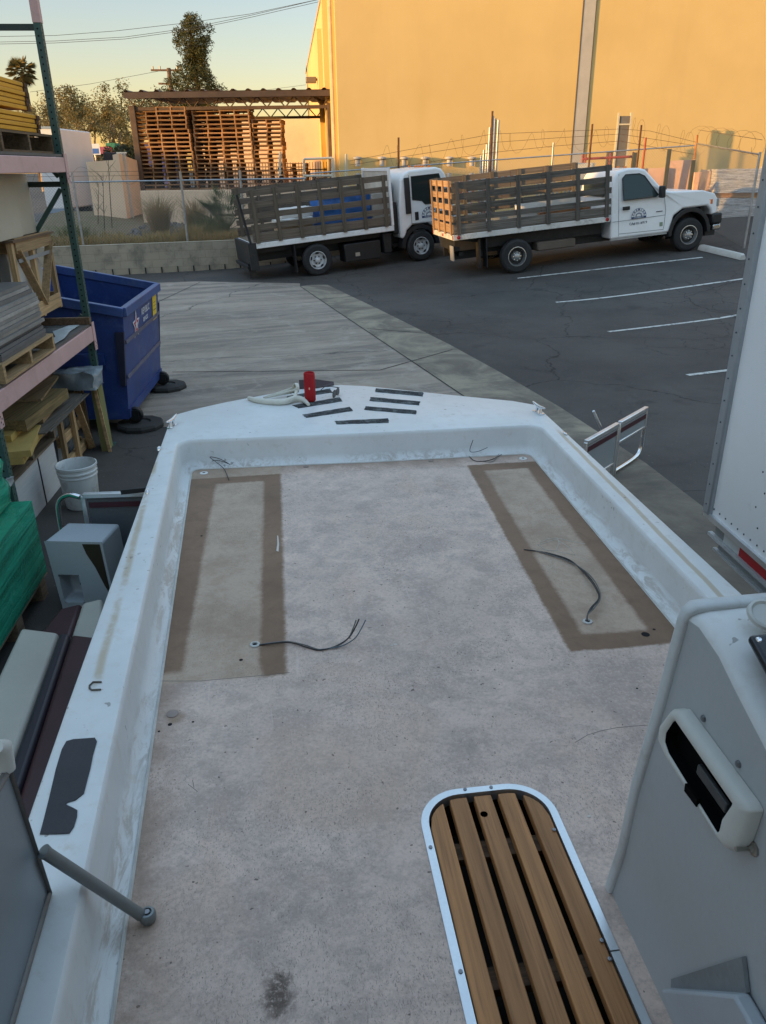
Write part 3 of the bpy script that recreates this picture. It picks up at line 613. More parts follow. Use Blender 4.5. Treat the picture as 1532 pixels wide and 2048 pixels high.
a = Q(183, 315, 40); sg = thing('street_sign', 'small white and blue sign on a pole near the red stall', 'sign', (Q(189, 300, 40).x, 40, .4))
mb = MB(); mb.tube([(0, 0, 0), (0, 0, Q(189, 290, 40).z-.4)], .04, 8); mb.build('pole', galv, sg)
mb = MB(); zc = Q(189, 298, 40).z-.4; mb.bx(-.28, .28, -.06, -.04, zc-.25, zc+.22); pn = mb.build('panel', plain('sign_white', (.75, .77, .8)), sg)
mb = MB(); mb.bx(-.22, .22, -.066, -.061, zc-.2, zc+.02); mb.build('emblem', plain('sign_blue', (.05, .15, .5)), pn)
mb = MB(); mb.bx(-18.6, -14.2, 60, 62.5, .4, 4.2); tagp(mb.build('blue_container', mat('blue_tarp', (.06, .07, .25), .7, 0, .15, 1.5)), 'blue tarp covered container under the trees', 'container')
mb = MB(); a = Q(210, 280, 52); b = Q(228, 280, 52); mb.bx(a.x, b.x, 52, 53, .4, Q(210, 286, 52).z); tagp(mb.build('green_container', plain('green_tarp', (.03, .2, .13), .7)), 'small green box beyond the dark bushes', 'container')
mb = MB(); a = Q(205, 300, 36); b = Q(232, 300, 36); mb.bx(a.x, b.x, 36, 37.5, .6, Q(205, 305, 36).z); tagp(mb.build('dark_bin', plain('dark_bin', (.03, .03, .035), .6), bevel=.03), 'dark bin behind the pale angled wall', 'bin')
# utility pole and wires
a = Q(342, 180, 62); up = thing('utility_pole', 'wooden utility pole with two crossarms left of the conifer', 'pole', (a.x, 62, .5)); zt2 = Q(340, 136, 62).z-.5
mb = MB(); mb.tube([(0, 0, 0), (0, 0, zt2)], [.18, .14], 10); mb.build('pole', wood('pole_wood', (.16, .10, .065), 2), up)
for dz, L in ((.12, 1.25), (.95, .75)):
    mb = MB(); mb.beam((-L*(1 if dz < .5 else 1.1), 0, zt2-dz), (L*.75, 0, zt2-dz-.03), .1, .12); mb.build('crossarm', wood('pole_wood', (.16, .10, .065), 2), up)
mb = MB()
for x in (-1.1, -.6, .6, .85): mb.tube([(x, 0, zt2-.08), (x, 0, zt2+.12)], .05, 6)
mb.build('insulator', plain('porcelain', (.3, .25, .2), .3), up)
wirem = plain('power_cable', (.05, .05, .05), .6)
def wire(pts, y, lab, r=.012):
    mb = MB(); mb.tube([Q(px, py, yy) for (px, py), yy in zip(pts, y)], r, 5); tagp(mb.build('power_line', wirem), lab, 'cable', 'power lines across the sky')
wire([(0, 73), (110, 71), (230, 62), (380, 45), (500, 28), (660, -6)], [50]*6, 'upper thin power line crossing the top left sky')
wire([(0, 88), (110, 86), (250, 78), (380, 60), (500, 35), (662, -2)], [50]*6, 'lower of the close pair of power lines crossing the sky')
wire([(0, 84), (110, 82), (250, 74), (380, 56), (500, 31), (650, -4)], [50]*6, 'middle power line just above the lowest of the sky pair')
wire([(60, 184), (180, 168), (330, 140)], [61.7]*3, 'faint power line running left from the utility pole')
wire([(640, 166), (500, 184), (360, 190)], [61.7]*3, 'faint power line running right behind the canopy', .01)
# ================================================================== boat
random.seed(11)
BA = R(7.2); ZD, ZG = .90, 1.07
BM_ = M.Rotation(BA, 4, 'Z'); BI = BM_.inverted()
boat = thing('boat', 'open white fibreglass boat with a bare beige foredeck and side console', 'boat', mat=BM_)
def B(px, py, z): return BI @ G(px, py, z)
def dL(f): return -.405-.043*f
def dR(f): return 1.39+.021*f
def oL(f): return -.685-.021*f
def oR(f): return 1.645+.004*f
t = NT('gelcoat'); t.rndco; n1 = t.noise(2.2, 6, .7); n2 = t.noise(18, 5, .7)
c = t.mix(t.ramp(n1, .3, .7), (.64, .645, .635), (.72, .725, .715)); c = t.mix(t.math('MULTIPLY', t.ramp(n2, .52, .72), .3), c, (.50, .46, .39))
x, y, z = t.sep()
# worn yellowed sealant lines along the gunwale tops, grime at the deck edge
wob = t.math('MULTIPLY', t.math('SUBTRACT', t.noise(1.6, 5), .5), .03)
cl = t.math('ADD', t.math('MULTIPLY_ADD', y, .046, .557), x); cl = t.math('ABSOLUTE', t.math('ADD', cl, wob))
cr_ = t.math('ABSOLUTE', t.math('ADD', t.math('SUBTRACT', x, t.math('MULTIPLY_ADD', y, .0326, 1.486)), wob))
ln = t.math('MULTIPLY', t.math('SUBTRACT', 1.0, t.ramp(cl, .004, .022)), t.ramp(t.noise(4.0, 5, .7), .36, .56))
ln = t.math('MULTIPLY', ln, t.math('MULTIPLY', t.ramp(y, 1.95, 2.1), t.math('SUBTRACT', 1.0, t.ramp(y, 4.2, 4.4))))
ln2 = t.math('MULTIPLY', t.math('SUBTRACT', 1.0, t.ramp(cr_, .008, .015)), t.ramp(t.noise(2.5, 5, .7), .3, .42)); ln2 = t.math('MULTIPLY', ln2, t.math('SUBTRACT', 1.0, t.ramp(y, 4.2, 4.4)))
ln = t.math('MULTIPLY', t.math('MAXIMUM', ln, ln2), t.ramp(z, 1.05, 1.065)); c = t.mix(t.math('MULTIPLY', ln, .65), c, (.42, .30, .15))
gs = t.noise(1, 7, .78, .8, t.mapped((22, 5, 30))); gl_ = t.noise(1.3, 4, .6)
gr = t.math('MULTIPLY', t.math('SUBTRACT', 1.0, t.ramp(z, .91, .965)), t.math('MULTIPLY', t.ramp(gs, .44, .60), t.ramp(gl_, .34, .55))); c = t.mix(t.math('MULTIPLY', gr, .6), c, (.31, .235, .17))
chp = t.math('MULTIPLY', t.ramp(t.noise(34, 2, .4), .70, .73), t.ramp(t.noise(2.6, 4), .5, .62)); c = t.mix(t.math('MULTIPLY', chp, .7), c, (.2, .18, .16))
drp = t.math('MULTIPLY', t.ramp(t.noise(1, 5, .65, .4, t.mapped((9, 9, 1.0))), .58, .72), t.ramp(t.noise(1.1, 3), .42, .6)); c = t.mix(t.math('MULTIPLY', drp, .35), c, (.50, .42, .31))
t.bump(n1, .05, .01); gel = t.done(c, t.math('ADD', .28, t.math('MULTIPLY', n2, .25)), 0, .5)
def roundpath(pts, rad, n=7):
    out = [V((*pts[0], 0))]
    for a, b, c in zip(pts, pts[1:], pts[2:]):
        a, b, c = V((*a, 0)), V((*b, 0)), V((*c, 0)); u = (a-b).normalized(); v = (c-b).normalized()
        for i in range(n+1):
            s_ = i/n; p = b+u*rad*(1-s_)**2+v*rad*s_**2; out.append(p)
    return out+[V((*pts[-1], 0))]
def dens(path, mid):
    return path
FB_ = 4.40; AFT = -2.2
prof = [(0, ZD), (.030, ZD+.012), (.050, ZD+.030), (.058, ZD+.05), (.063, ZG-.022), (.067, ZG-.007), (.073, ZG-.001), (.082, ZG)]
rings = []
def inner(off):
    fb = FB_+off*.9
    pts = [(dL(AFT)-off, AFT), (dL(2)-off, 2), (dL(FB_)-off, fb+.04), (.5, fb-.01), (dR(FB_)+off, fb-.02), (dR(2)+off, 2), (dR(AFT)+off, AFT)]
    return pts
def innerpath(off):
    p = inner(off); rad = .07+off*.5
    path = [V((*p[0], 0)), V((p[0][0]*.5+p[1][0]*.5, -.1, 0)), V((*p[1], 0))]
    for (a, b, c) in ((p[1], p[2], p[3]), (p[3], p[4], p[5])):
        a, b, c = V((*a, 0)), V((*b, 0)), V((*c, 0)); u = (a-b).normalized(); v = (c-b).normalized()
        for i in range(9): s_ = i/8; path.append(b+u*rad*(1-s_)**2+v*rad*s_**2)
        if b.x < 0: path.append(V((*p[3], 0)))
    path += [V((*p[5], 0)), V((p[5][0]*.5+p[6][0]*.5, -.1, 0)), V((*p[6], 0))]
    return path
for off, z in prof: rings.append([V((q.x, q.y, z)) for q in innerpath(off)])
nst = len(rings[0])
bow = [B(px, py, ZG) for px, py in ((330, 862), (338, 840), (350, 828), (370, 821), (435, 806), (500, 793.5), (575, 780), (640, 770), (675, 768.5), (715, 769), (775, 775), (870, 785), (960, 794), (1040, 801.5), (1062, 804), (1078, 811), (1090, 824))]
outer = [V((oL(AFT), AFT, ZG)), V((oL(-.1), -.1, ZG)), V((oL(2), 2, ZG))]
# bow outline resampled to the inner station count
need = nst-6; cum = [0]
for a, b in zip(bow, bow[1:]): cum.append(cum[-1]+(b-a).length)
def at(s_):
    for i in range(len(cum)-1):
        if s_ <= cum[i+1]+1e-9: return bow[i].lerp(bow[i+1], (s_-cum[i])/(cum[i+1]-cum[i]))
    return bow[-1]
outer += [at(cum[-1]*i/(need-1)) for i in range(need)]
outer += [V((oR(2), 2, ZG)), V((oR(-.1), -.1, ZG)), V((oR(AFT), AFT, ZG))]
cen = V((.48, 2.2, 0))
def outset(k, z):
    res = []
    for i, p in enumerate(outer):
        a = outer[max(i-1, 0)]; b = outer[min(i+1, nst-1)]; d = (b-a); nn = V((-d.y, d.x, 0)).normalized(); res.append(V((p.x, p.y, 0))+nn*k+V((0, 0, z)))
    return res
rings += [outset(-.022, ZG), outset(-.008, ZG-.004), outset(0, ZG-.018), outset(.004, ZG-.06), outset(.012, ZG-.065), outset(.012, ZG-.10), outset(-.005, ZG-.105), outset(-.02, ZG-.3), outset(-.12, .45), outset(-.35, .16), outset(-.6, .05)]
mb = MB(); mb.loft(rings); mb.build('hull', gel, boat, smooth=35)
mb = MB(); mb.poly(rings[-1][::-1]); mb.build('keel', gel, boat)
# ---- deck floor with an opening for the grating
t = NT('deck_laminate'); n1 = t.noise(1.1, 7, .7); n2 = t.noise(9, 6, .75, .5); n3 = t.noise(95, 3, .7); n4 = t.noise(3.2, 7, .75)
x, y, z = t.sep(); hf = t.math('MULTIPLY', t.math('SUBTRACT', t.noise(45, 3, .7), .5), .022); wob = t.math('ADD', hf, t.math('MULTIPLY', t.math('SUBTRACT', t.noise(5, 4), .5), .022)); X = t.math('ADD', x, wob); Y = t.math('ADD', y, t.math('ADD', hf, t.math('MULTIPLY', t.math('SUBTRACT', t.noise(6, 4, .6), .45), .03)))
XR = t.math('SUBTRACT', X, t.math('MULTIPLY_ADD', y, .036, -.117))
def box(x0, x1, y0, y1, s_=.012, XX=None):
    q = XX or X; a = t.math('MULTIPLY', t.ramp(q, x0-s_, x0+s_), t.math('SUBTRACT', 1.0, t.ramp(q, x1-s_, x1+s_))); b = t.math('MULTIPLY', t.ramp(Y, y0-s_, y0+s_), t.math('SUBTRACT', 1.0, t.ramp(Y, y1-s_, y1+s_))); return t.math('MULTIPLY', a, b)
c = t.mix(t.ramp(n1, .3, .7), (.56, .43, .36), (.73, .56, .47)); c = t.mix(t.math('MULTIPLY', t.ramp(n2, .44, .62), .5), c, (.40, .315, .275))
c = t.mix(t.math('MULTIPLY', t.ramp(n4, .48, .64), .6), c, (.39, .305, .265)); c = t.mix(t.math('MULTIPLY', t.ramp(t.noise(1.7, 6, .7, 1), .52, .68), .45), c, (.58, .41, .31))
c = t.mix(t.math('MULTIPLY', t.ramp(n3, .50, .66), .40), c, (.36, .285, .25)); c = t.mix(t.math('MULTIPLY', t.ramp(n3, .48, .30), .35), c, (.78, .63, .55))
flk = t.noise(1, 3, .65, .9, t.mapped((250, 105, 60), (0, 0, R(20)))); msk = t.ramp(t.noise(2.0, 6, .75), .40, .60)
sp = t.math('MULTIPLY', t.ramp(flk, .57, .63), msk); c = t.mix(t.math('MULTIPLY', sp, .7), c, (.22, .175, .155))
scf = t.math('MULTIPLY', t.ramp(t.noise(1, 4, .6, .6, t.mapped((70, 3, 10), (0, 0, R(62)))), .62, .70), t.ramp(t.noise(1.6, 4), .45, .6)); c = t.mix(t.math('MULTIPLY', scf, .35), c, (.74, .60, .53))
pit = t.ramp(t.noise(75, 1, .3), .77, .79); c = t.mix(t.math('MULTIPLY', pit, .75), c, (.09, .07, .06))
edge = t.math('MAXIMUM', t.math('SUBTRACT', 1.0, t.ramp(t.math('ADD', x, t.math('MULTIPLY_ADD', y, .043, .405)), .0, .14)), t.ramp(y, 4.2, 4.40))
c = t.mix(t.math('MULTIPLY', t.math('MULTIPLY', edge, t.ramp(n4, .30, .55)), .65), c, (.29, .195, .135))
# bare seat footprints: pale core, brown border
fl_ = box(-.72, -.065, 2.30, 4.46); fr_ = box(1.015, 1.62, 2.285, 4.25, .010, XR)
core = t.math('MAXIMUM', fl_, fr_); sand = t.mix(t.ramp(n4, .32, .62), (.34, .245, .175), (.50, .375, .28)); sand = t.mix(t.math('MULTIPLY', t.ramp(n3, .5, .7), .4), sand, (.36, .26, .185)); sand = t.mix(t.math('MULTIPLY', sp, .6), sand, (.2, .15, .11)); sand = t.mix(t.math('MULTIPLY', t.ramp(n2, .48, .68), .5), sand, (.33, .225, .15))
c = t.mix(t.math('MULTIPLY', core, .9), c, sand)
bl = t.math('SUBTRACT', fl_, t.math('MAXIMUM', box(-.435, -.162, 2.0, 4.185, .014), box(-.9, .2, 4.285, 4.6, .01)), None, True)
bl = t.math('MULTIPLY', bl, t.math('SUBTRACT', 1.0, box(-.9, -.16, 1.9, 2.37, .02)))
br_ = t.math('SUBTRACT', fr_, box(1.100, 1.362, 2.385, 4.145, .014, XR), None, True)
bro = t.math('MAXIMUM', bl, br_, None, True)
bc = t.mix(t.ramp(n1, .35, .65), (.175, .102, .062), (.245, .148, .094)); bc = t.mix(t.math('MULTIPLY', t.ramp(n2, .46, .68), .5), bc, (.15, .09, .058)); bc = t.mix(t.math('MULTIPLY', t.ramp(n3, .5, .7), .3), bc, (.18, .115, .08)); c = t.mix(t.math('MULTIPLY', bro, t.math('ADD', .72, t.math('MULTIPLY', n4, .3), None, True)), c, bc)
# dark worn spots near the helm
def spot(cx, cy, rx, ry):
    d = t.math('SQRT', t.math('ADD', t.math('POWER', t.math('DIVIDE', t.math('SUBTRACT', X, cx), rx), 2.0), t.math('POWER', t.math('DIVIDE', t.math('SUBTRACT', Y, cy), ry), 2.0)))
    return t.math('SUBTRACT', 1.0, t.ramp(t.math('ADD', d, t.math('ADD', t.math('MULTIPLY', n2, .9), t.math('MULTIPLY', t.noise(40, 3), .8))), 1.1, 1.8))
sps = t.math('MAXIMUM', spot(-.10, 1.13, .05, .08), spot(-.40, 1.02, .06, .04)); sps = t.math('MULTIPLY', sps, t.ramp(n3, .25, .55)); c = t.mix(t.math('MULTIPLY', sps, .9), c, (.11, .08, .062))
sps = spot(-.43, 2.12, .05, .05); c = t.mix(t.math('MULTIPLY', sps, .6), c, (.24, .155, .09))
t.bump(t.math('ADD', n3, t.math('MULTIPLY', n2, .6)), .4, .004); deckm = t.done(c, .8, 0, .3)
def rrect(x0, x1, y0, y1, r0, r1, n=10):
    pts = []
    for cx, cy, r, a0 in ((x1-r1, y1-r1, r1, 0), (x0+r1, y1-r1, r1, 90), (x0+r0, y0+r0, r0, 180), (x1-r0, y0+r0, r0, 270)):
        for i in range(n+1): a = R(a0+90*i/n); pts.append(V((cx+r*math.cos(a), cy+r*math.sin(a), 0)))
    return pts
GX0, GX1, GY0, GY1 = .290, .674, -.3, 1.662
hole = rrect(GX0+.014, GX1-.014, GY0, GY1-.014, .03, .111)
bm = bmesh.new()
def loop(pts, z):
    vs = [bm.verts.new((p.x, p.y, z)) for p in pts]; return [bm.edges.new((vs[i], vs[(i+1) % len(vs)])) for i in range(len(vs))]
es = loop(rings[0], ZD)+loop(hole, ZD)
bmesh.ops.triangle_fill(bm, use_beauty=True, use_dissolve=False, edges=es, normal=(0, 0, 1))
mb = MB(); bm.verts.index_update(); mb.v = [v.co.copy() for v in bm.verts]; mb.f = [tuple(v.index for v in f.verts) for f in bm.faces]; mb.mi = [0]*len(mb.f); bm.free()
mb.build('deck_floor', deckm, boat)
# white caulk line where deck meets the moulding
mb = MB(); mb.tube([p+V((0, 0, .002)) for p in rings[0]], .005, 5); mb.build('caulk_line', mat('grubby_caulk', (.58, .56, .52), .6, 0, .15, 8, 60, .1), boat)
# ---- grating
well = MB(); n = len(hole); a = [p+V((0, 0, ZD-.003)) for p in hole]; b = [p+V((0, 0, ZD-.16)) for p in hole]
well.add(a+b, [(i, (i+1) % n, n+(i+1) % n, n+i) for i in range(n)]+[tuple(range(n, 2*n))]); grate = well.build('hatch_well', plain('dark_well', (.022, .02, .018), .8), boat)
o1 = rrect(GX0, GX1, GY0-.02, GY1, .03, .125); o2 = rrect(GX0+.021, GX1-.021, GY0, GY1-.021, .03, .104)
mb = MB(); mb.loft([[p+V((0, 0, ZD+.0005)) for p in o1], [p+V((0, 0, ZD+.006)) for p in o1], [p+V((0, 0, ZD+.006)) for p in o2], [p+V((0, 0, ZD-.03)) for p in o2]], closed=True)
gf = mb.build('hatch_frame', alu, boat, smooth=30)
for px, py in ((930, 1582), (982, 1578), (861, 1698), (1108, 1663), (921, 1947), (1203, 1885), (1219, 1922)):
    p = B(px, py, ZD); mb = MB(); mb.lathe([(.0055, ZD+.0061), (.005, ZD+.0085), (.002, ZD+.009), (0, ZD+.0085)], 12, M.Translation((p.x, p.y, 0))); mb.build('screw', plain('screw_steel', (.25, .25, .26), .3, .9), gf)
mb = MB(); p = B(1213, 1907, ZD); mb.bx(GX1-.0245, GX1+.0005, p.y-.0015, p.y+.0015, ZD+.0062, ZD+.0066); mb.build('frame_seam', black, gf)
tk = wood('teak', (.44, .205, .08), 1, .5, .25, 1.0, (.12, .06, .03), rand=.18)
x0, x1 = GX0+.025, GX1-.025; sw = .0505; gp = (x1-x0-5*sw)/4
for i in range(5):
    xa = x0+i*(sw+gp); xb = xa+sw; mb = MB()
    def top(xx):   # curved front end follows the frame corner
        r = .099; cxl, cxr = GX0+.025+r, GX1-.025-r; dx = max(cxl-xx, xx-cxr, 0); return GY1-.028-(r-math.sqrt(max(r*r-dx*dx, 0)))
    prof_ = [(xa, GY0+.01), (xb, GY0+.01)]+[(xb-(xb-xa)*k/6, top(xb-(xb-xa)*k/6)-.004) for k in range(7)]
    mb.prism([(p_[0], p_[1], ZD-.026) for p_ in prof_], (0, 0, .029)); mb.build('slat', tk, grate, bevel=.003)
for yy in (1.47, 1.115, .76, .4):
    mb = MB(); mb.bx(x0, x1, yy-.027, yy+.027, ZD-.05, ZD-.0265); mb.build('batten', wood('teak_batten', (.14, .085, .05), 0), grate)
p = B(968, 1630, ZD); mb = MB(); mb.lathe([(.0001, ZD+.0034), (.0105, ZD+.0034)], 20, M.Translation((p.x, p.y, 0))); mb.build('finger_hole', plain('hole_black', (.006, .005, .005), .9), grate)
# ---- bow grip strips
t = NT('grip_tape'); n1 = t.noise(160, 2); n2 = t.noise(14, 5, .8); c = t.mix(t.ramp(n2, .48, .6), (.03, .032, .034), (.12, .13, .13)); c = t.mix(t.math('MULTIPLY', t.ramp(n1, .55, .7), .5), c, (.3, .31, .31)); t.bump(n1, .6, .003); gript = t.done(c, .9, 0, .2)
for q in ([(605, 830), (700, 814), (706, 822), (613, 836)], [(670, 842.5), (777, 837.5), (778, 846), (674, 849)], [(585, 811), (680, 795), (685, 803), (597, 817)], [(731, 813), (833, 821.5), (832, 829), (729, 820)], [(741, 794.5), (840, 803.5), (838, 811), (739, 802)], [(752, 777), (847, 785.5), (845, 793), (750, 784)], [(630, 783), (660, 777.5), (664, 785), (632, 790)], [(612, 795.5), (632, 792), (634, 798), (612, 802)]):
    pts = [B(px, py, ZG) for px, py in q]
    if q[0][0] == 612: continue
    if q[0][0] == 630: pts = [pts[0]+(pts[0]-pts[1])*1.8, pts[1], pts[2], pts[3]+(pts[3]-pts[2])*1.8]
    mb = MB(); edge = []
    for i in range(4):
        a, b = pts[i], pts[(i+1) % 4]; nn = 12 if (a-b).length > .15 else 4
        for k in range(nn): edge.append(a.lerp(b, k/nn)+V((rnd(-.003, .003), rnd(-.003, .003), 0)))
    mb.prism([(e.x, e.y, ZG+.0008) for e in edge], (0, 0, .0022)); mb.build('grip_strip', gript, boat)
pts = [B(px, py, ZG) for px, py in ((133, 1484), (147, 1480), (190, 1477), (194, 1484), (186, 1512), (181, 1538), (175, 1560), (168, 1588), (161, 1594), (150, 1602), (136, 1606), (131, 1610), (146, 1617), (155, 1622), (154, 1635), (148, 1655), (139, 1668), (126, 1669), (80, 1670), (88, 1640), (98, 1600), (112, 1540), (124, 1500))]
mb = MB(); mb.prism([(p.x, p.y, ZG+.001) for p in pts], (0, 0, .0025)); mb.build('grip_strip', mat('worn_grip_pad', (.045, .044, .050), .8, 0, .15, 5, 120, .3), boat, label='large torn black grip pad on the left gunwale')
# ---- cleats
def cleat(x, y, rz, nm='cleat'):
    T = M.Translation((x, y, ZG)) @ M.Rotation(rz, 4, 'Z'); mb = MB()
    mb.bx(-.05, .05, -.017, .017, .001, .007, T); mb.tube([T @ V(p) for p in ((-.028, 0, .005), (-.022, 0, .04))], [.011, .008], 10); mb.tube([T @ V(p) for p in ((.028, 0, .005), (.022, 0, .04))], [.011, .008], 10)
    mb.tube([T @ V(p) for p in ((-.085, 0, .055), (-.06, 0, .05), (-.02, 0, .044), (.02, 0, .044), (.06, 0, .05), (.085, 0, .055))], [.004, .008, .011, .011, .008, .004], 10)
    return mb.build(nm, chrome, boat, smooth=50)
p = B(345, 853, ZG); cleat(p.x, p.y, R(75)); p = B(1077, 826, ZG); cleat(p.x, p.y, R(100))
for px, py, rx in ((318, 898, .022), (1130, 868, .02), (295, 985, .018)):
    p = B(px, py, ZG); mb = MB(); T = M.Translation((p.x, p.y, ZG+.001)) @ M.Diagonal((.5, 1.6, 1, 1)); mb.lathe([(rx, 0), (rx*.9, .006), (rx*.5, .007), (rx*.35, .002), (0, .002)], 18, T); mb.build('deck_fitting', chrome, boat, smooth=40)
mb = MB(); ps = [B(px, py, ZG+.003) for px, py in ((203, 1364), (186, 1364), (179, 1371), (179, 1377), (184, 1380), (202, 1379))]; mb.tube(ps, .003, 6); mb.build('fitting_outline', plain('dark_sealant', (.1, .085, .07)), boat)
# ---- floor fittings, wire holes
def disc(px, py, z, r, m, name, h=.004, sy=1, lab=None):
    p = B(px, py, z); mb = MB(); mb.lathe([(r, 0), (r, h*.6), (r*.85, h), (0, h)], 18, M.Translation((p.x, p.y, z+.0006)) @ M.Diagonal((1, sy, 1, 1))); return mb.build(name, m, boat, smooth=40, label=lab)
wplast = plain('white_nylon', (.75, .74, .7), .4)
for px, py in ((408, 946.5), (1046, 917.5)):
    d_ = disc(px, py, ZD, .024, wplast, 'deck_plug'); p = B(px, py, ZD); mb = MB(); mb.lathe([(.009, 0), (0, .0005)], 12, M.Translation((p.x, p.y, ZD+.0048))); mb.build('plug_hole', plain('hole_brown', (.12, .08, .05), .8), d_)
greyf = mat('grey_fitting', (.30, .235, .20), .7)
for px, py, r in ((612, 934, .017), (862, 922, .017), (345, 1428, .02)): disc(px, py, ZD, r, greyf, 'floor_socket', .003)
hb = plain('hole_black', (.006, .005, .005), .9)
for px, py in ((510, 1290), (1175, 1244)):
    p = B(px, py, ZD); mb = MB(); mb.lathe([(.010, 0), (.019, 0), (.019, .004), (.016, .006), (.011, .006), (.010, 0)], 20, M.Translation((p.x, p.y, ZD+.0006))); g_ = mb.build('wire_grommet', plain('grommet', (.5, .49, .46), .5), boat, smooth=40)
    mb = MB(); mb.lathe([(.0105, 0), (0, .0003)], 14, M.Translation((p.x, p.y, ZD+.001))); mb.build('hole', hb, g_)
for px, py, r in ((1291, 1269, .016), (1308, 1259, .006), (482, 1320, .007), (403, 1072, .006), (340, 1449, .007), (1296, 1528, .004), (1274, 1377, .004), (386, 1444, .004), (318, 1463, .004)): disc(px, py, ZD, r, hb, 'screw_hole', .0005, 1.0)
chip = plain('white_chip', (.62, .56, .5), .8)
for px, py, r in ((1178, 1633, .006), (1181, 1765, .004), (791, 1289, .007), (784, 1291, .005)): disc(px, py, ZD, r, chip, 'paint_chip', .001, .7)
p = B(555, 1085, ZD); mb = MB(); mb.prism([(p.x-.006, p.y-.09, ZD+.0008), (p.x+.004, p.y-.10, ZD+.0008), (p.x+.008, p.y-.02, ZD+.0008), (p.x+.004, p.y+.07, ZD+.0008), (p.x-.001, p.y+.075, ZD+.0008), (p.x-.001, p.y-.02, ZD+.0008)], (0, 0, .0015)); mb.build('paint_chip', chip, boat)
# scuffed lettering-like pale scrawl and cracks are thin surface marks
mk = plain('pale_scratch', (.50, .44, .37), .8)
for q in ([(1080, 1085), (1095, 1078), (1115, 1076), (1118, 1086), (1112, 1102), (1090, 1100), (1076, 1090), (1112, 1078)], [(1112, 1078), (1140, 1096), (1150, 1110), (1118, 1104)], [(1112, 1076), (1150, 1084), (1170, 1088)]):
    mb = MB(); mb.tube([B(px, py, ZD+.0006) for px, py in q], .0022, 4); mb.build('scratch', mk, boat)
ck = plain('hairline_crack', (.16, .14, .13), .9)
for q in ([(1150, 1485), (1175, 1470), (1200, 1462), (1235, 1455), (1270, 1452), (1300, 1450)], [(320, 1362), (400, 1362), (500, 1353), (580, 1345)], [(376, 1568), (395, 1583)], [(385, 1560), (388, 1575)]):
    mb = MB(); mb.tube([B(px, py, ZD+.0003) for px, py in q], .0008, 4); mb.build('crack', ck, boat)
# ---- loose wires
wg = plain('grey_wire', (.16, .15, .14), .45); wk = plain('black_wire', (.02, .02, .022), .4)
def curve(ps, n=8):
    ps = [V(p) for p in ps]; out = []
    for i in range(len(ps)-1):
        p0, p1, p2, p3 = ps[max(i-1, 0)], ps[i], ps[i+1], ps[min(i+2, len(ps)-1)]
        for k in range(n):
            s_ = k/n; out.append(.5*((2*p1)+(p2-p0)*s_+(2*p0-5*p1+4*p2-p3)*s_*s_+(3*p1-p0-3*p2+p3)*s_**3))
    return out+[ps[-1]]
def wirep(q, m, r=.0026, lab=None): mb = MB(); mb.tube(curve([B(px, py, ZD+h) for px, py, h in q]), r, 6); return mb.build('wire', m, boat, smooth=60, label=lab)
wirep([(511, 1291, .0), (540, 1286, .006), (575, 1283, .006), (610, 1290, .006), (640, 1299, .005), (670, 1294, .006), (695, 1278, .02), (707, 1255, .05), (712, 1240, .07)], wg)
wirep([(511, 1291, .0), (540, 1287, .009), (580, 1285, .01), (612, 1294, .005), (640, 1300, .005), (672, 1292, .008), (698, 1275, .025), (712, 1252, .06), (718, 1238, .08)], wk)
wirep([(640, 1299, .006), (680, 1293, .008), (708, 1278, .03), (722, 1258, .06), (731, 1240, .08)], plain('blue_grey_wire', (.09, .13, .15), .45), .0022)
for k, m_ in ((0, wk), (4, wg), (-3, wk)): wirep([(1174, 1243, 0), (1175, 1230, .02), (1185+k, 1215, .03), (1199+k*.5, 1195, .03), (1190+k, 1170, .02), (1170+k, 1145, .012), (1140, 1122+k*.6, .008), (1100, 1108+k*.4, .006), (1072, 1102, .004), (1047, 1099, .005)], m_)
wirep([(940, 905, .0), (938, 912, .004), (952, 922, .004), (980, 920, .004), (1003, 909, .01)], wk, .0022); wirep([(946, 880, .12), (940, 902, .04), (955, 903, .03), (975, 895, .05)], wk, .002); wirep([(960, 922, .004), (985, 923, .004), (998, 908, .015)], wg, .002)
wirep([(460, 929, .03), (440, 918, .05), (420, 914, .07), (432, 924, .04), (448, 938, .01), (458, 960, .004)], wk, .002); wirep([(458, 928, .03), (438, 921, .04), (424, 922, .05)], wk, .002)
# ---- console
NR = V((math.cos(BA), math.sin(BA), 0))
RC = .72
grey = mat('grey_gelcoat', (.43, .45, .46), .45, 0, .05, 1.5, 70, .12, dirt=(.3, .3, .3), dirtamt=.25)
cons = [(1.270, ZD), (1.238, 1.07), (1.222, 1.278), (1.178, 1.553), (1.162, 1.684), (1.158, 1.766), (1.112, 1.774), (1.04, 1.761), (.98, 1.735), (.88, 1.697), (.70, 1.61), (.50, 1.51), (.25, 1.45), (.25, ZD)]
RX = 1.42
mb = MB(); mb.poly([(RC, f, z) for f, z in cons]); csl = mb.build('console', grey, boat, label='grey console side panel with a white framed recess')
mb = MB(); rw = []
top_ = [p for p in cons if p[1] > 1.4 and p[0] < 1.165]
for dr, dz in ((0.0, 0), (.004, .007), (.014, .014), (.035, .018), (.10, .020), (RX-RC, .020)): rw.append([V((RC+dr, f, z+dz)) for f, z in top_])
mb.loft(rw); dash = mb.build('dash_top', gel, csl, smooth=60)
mb = MB(); mb.loft([[V((RC, f, z)) for f, z in cons[:6]], [V((RX, f, z)) for f, z in cons[:6]]]); mb.poly([(RX, f, z) for f, z in cons][::-1]); mb.loft([[V((RC, f, z)) for f, z in cons[-3:]], [V((RX, f, z)) for f, z in cons[-3:]]]); mb.build('console_shell', gel, csl, smooth=50)
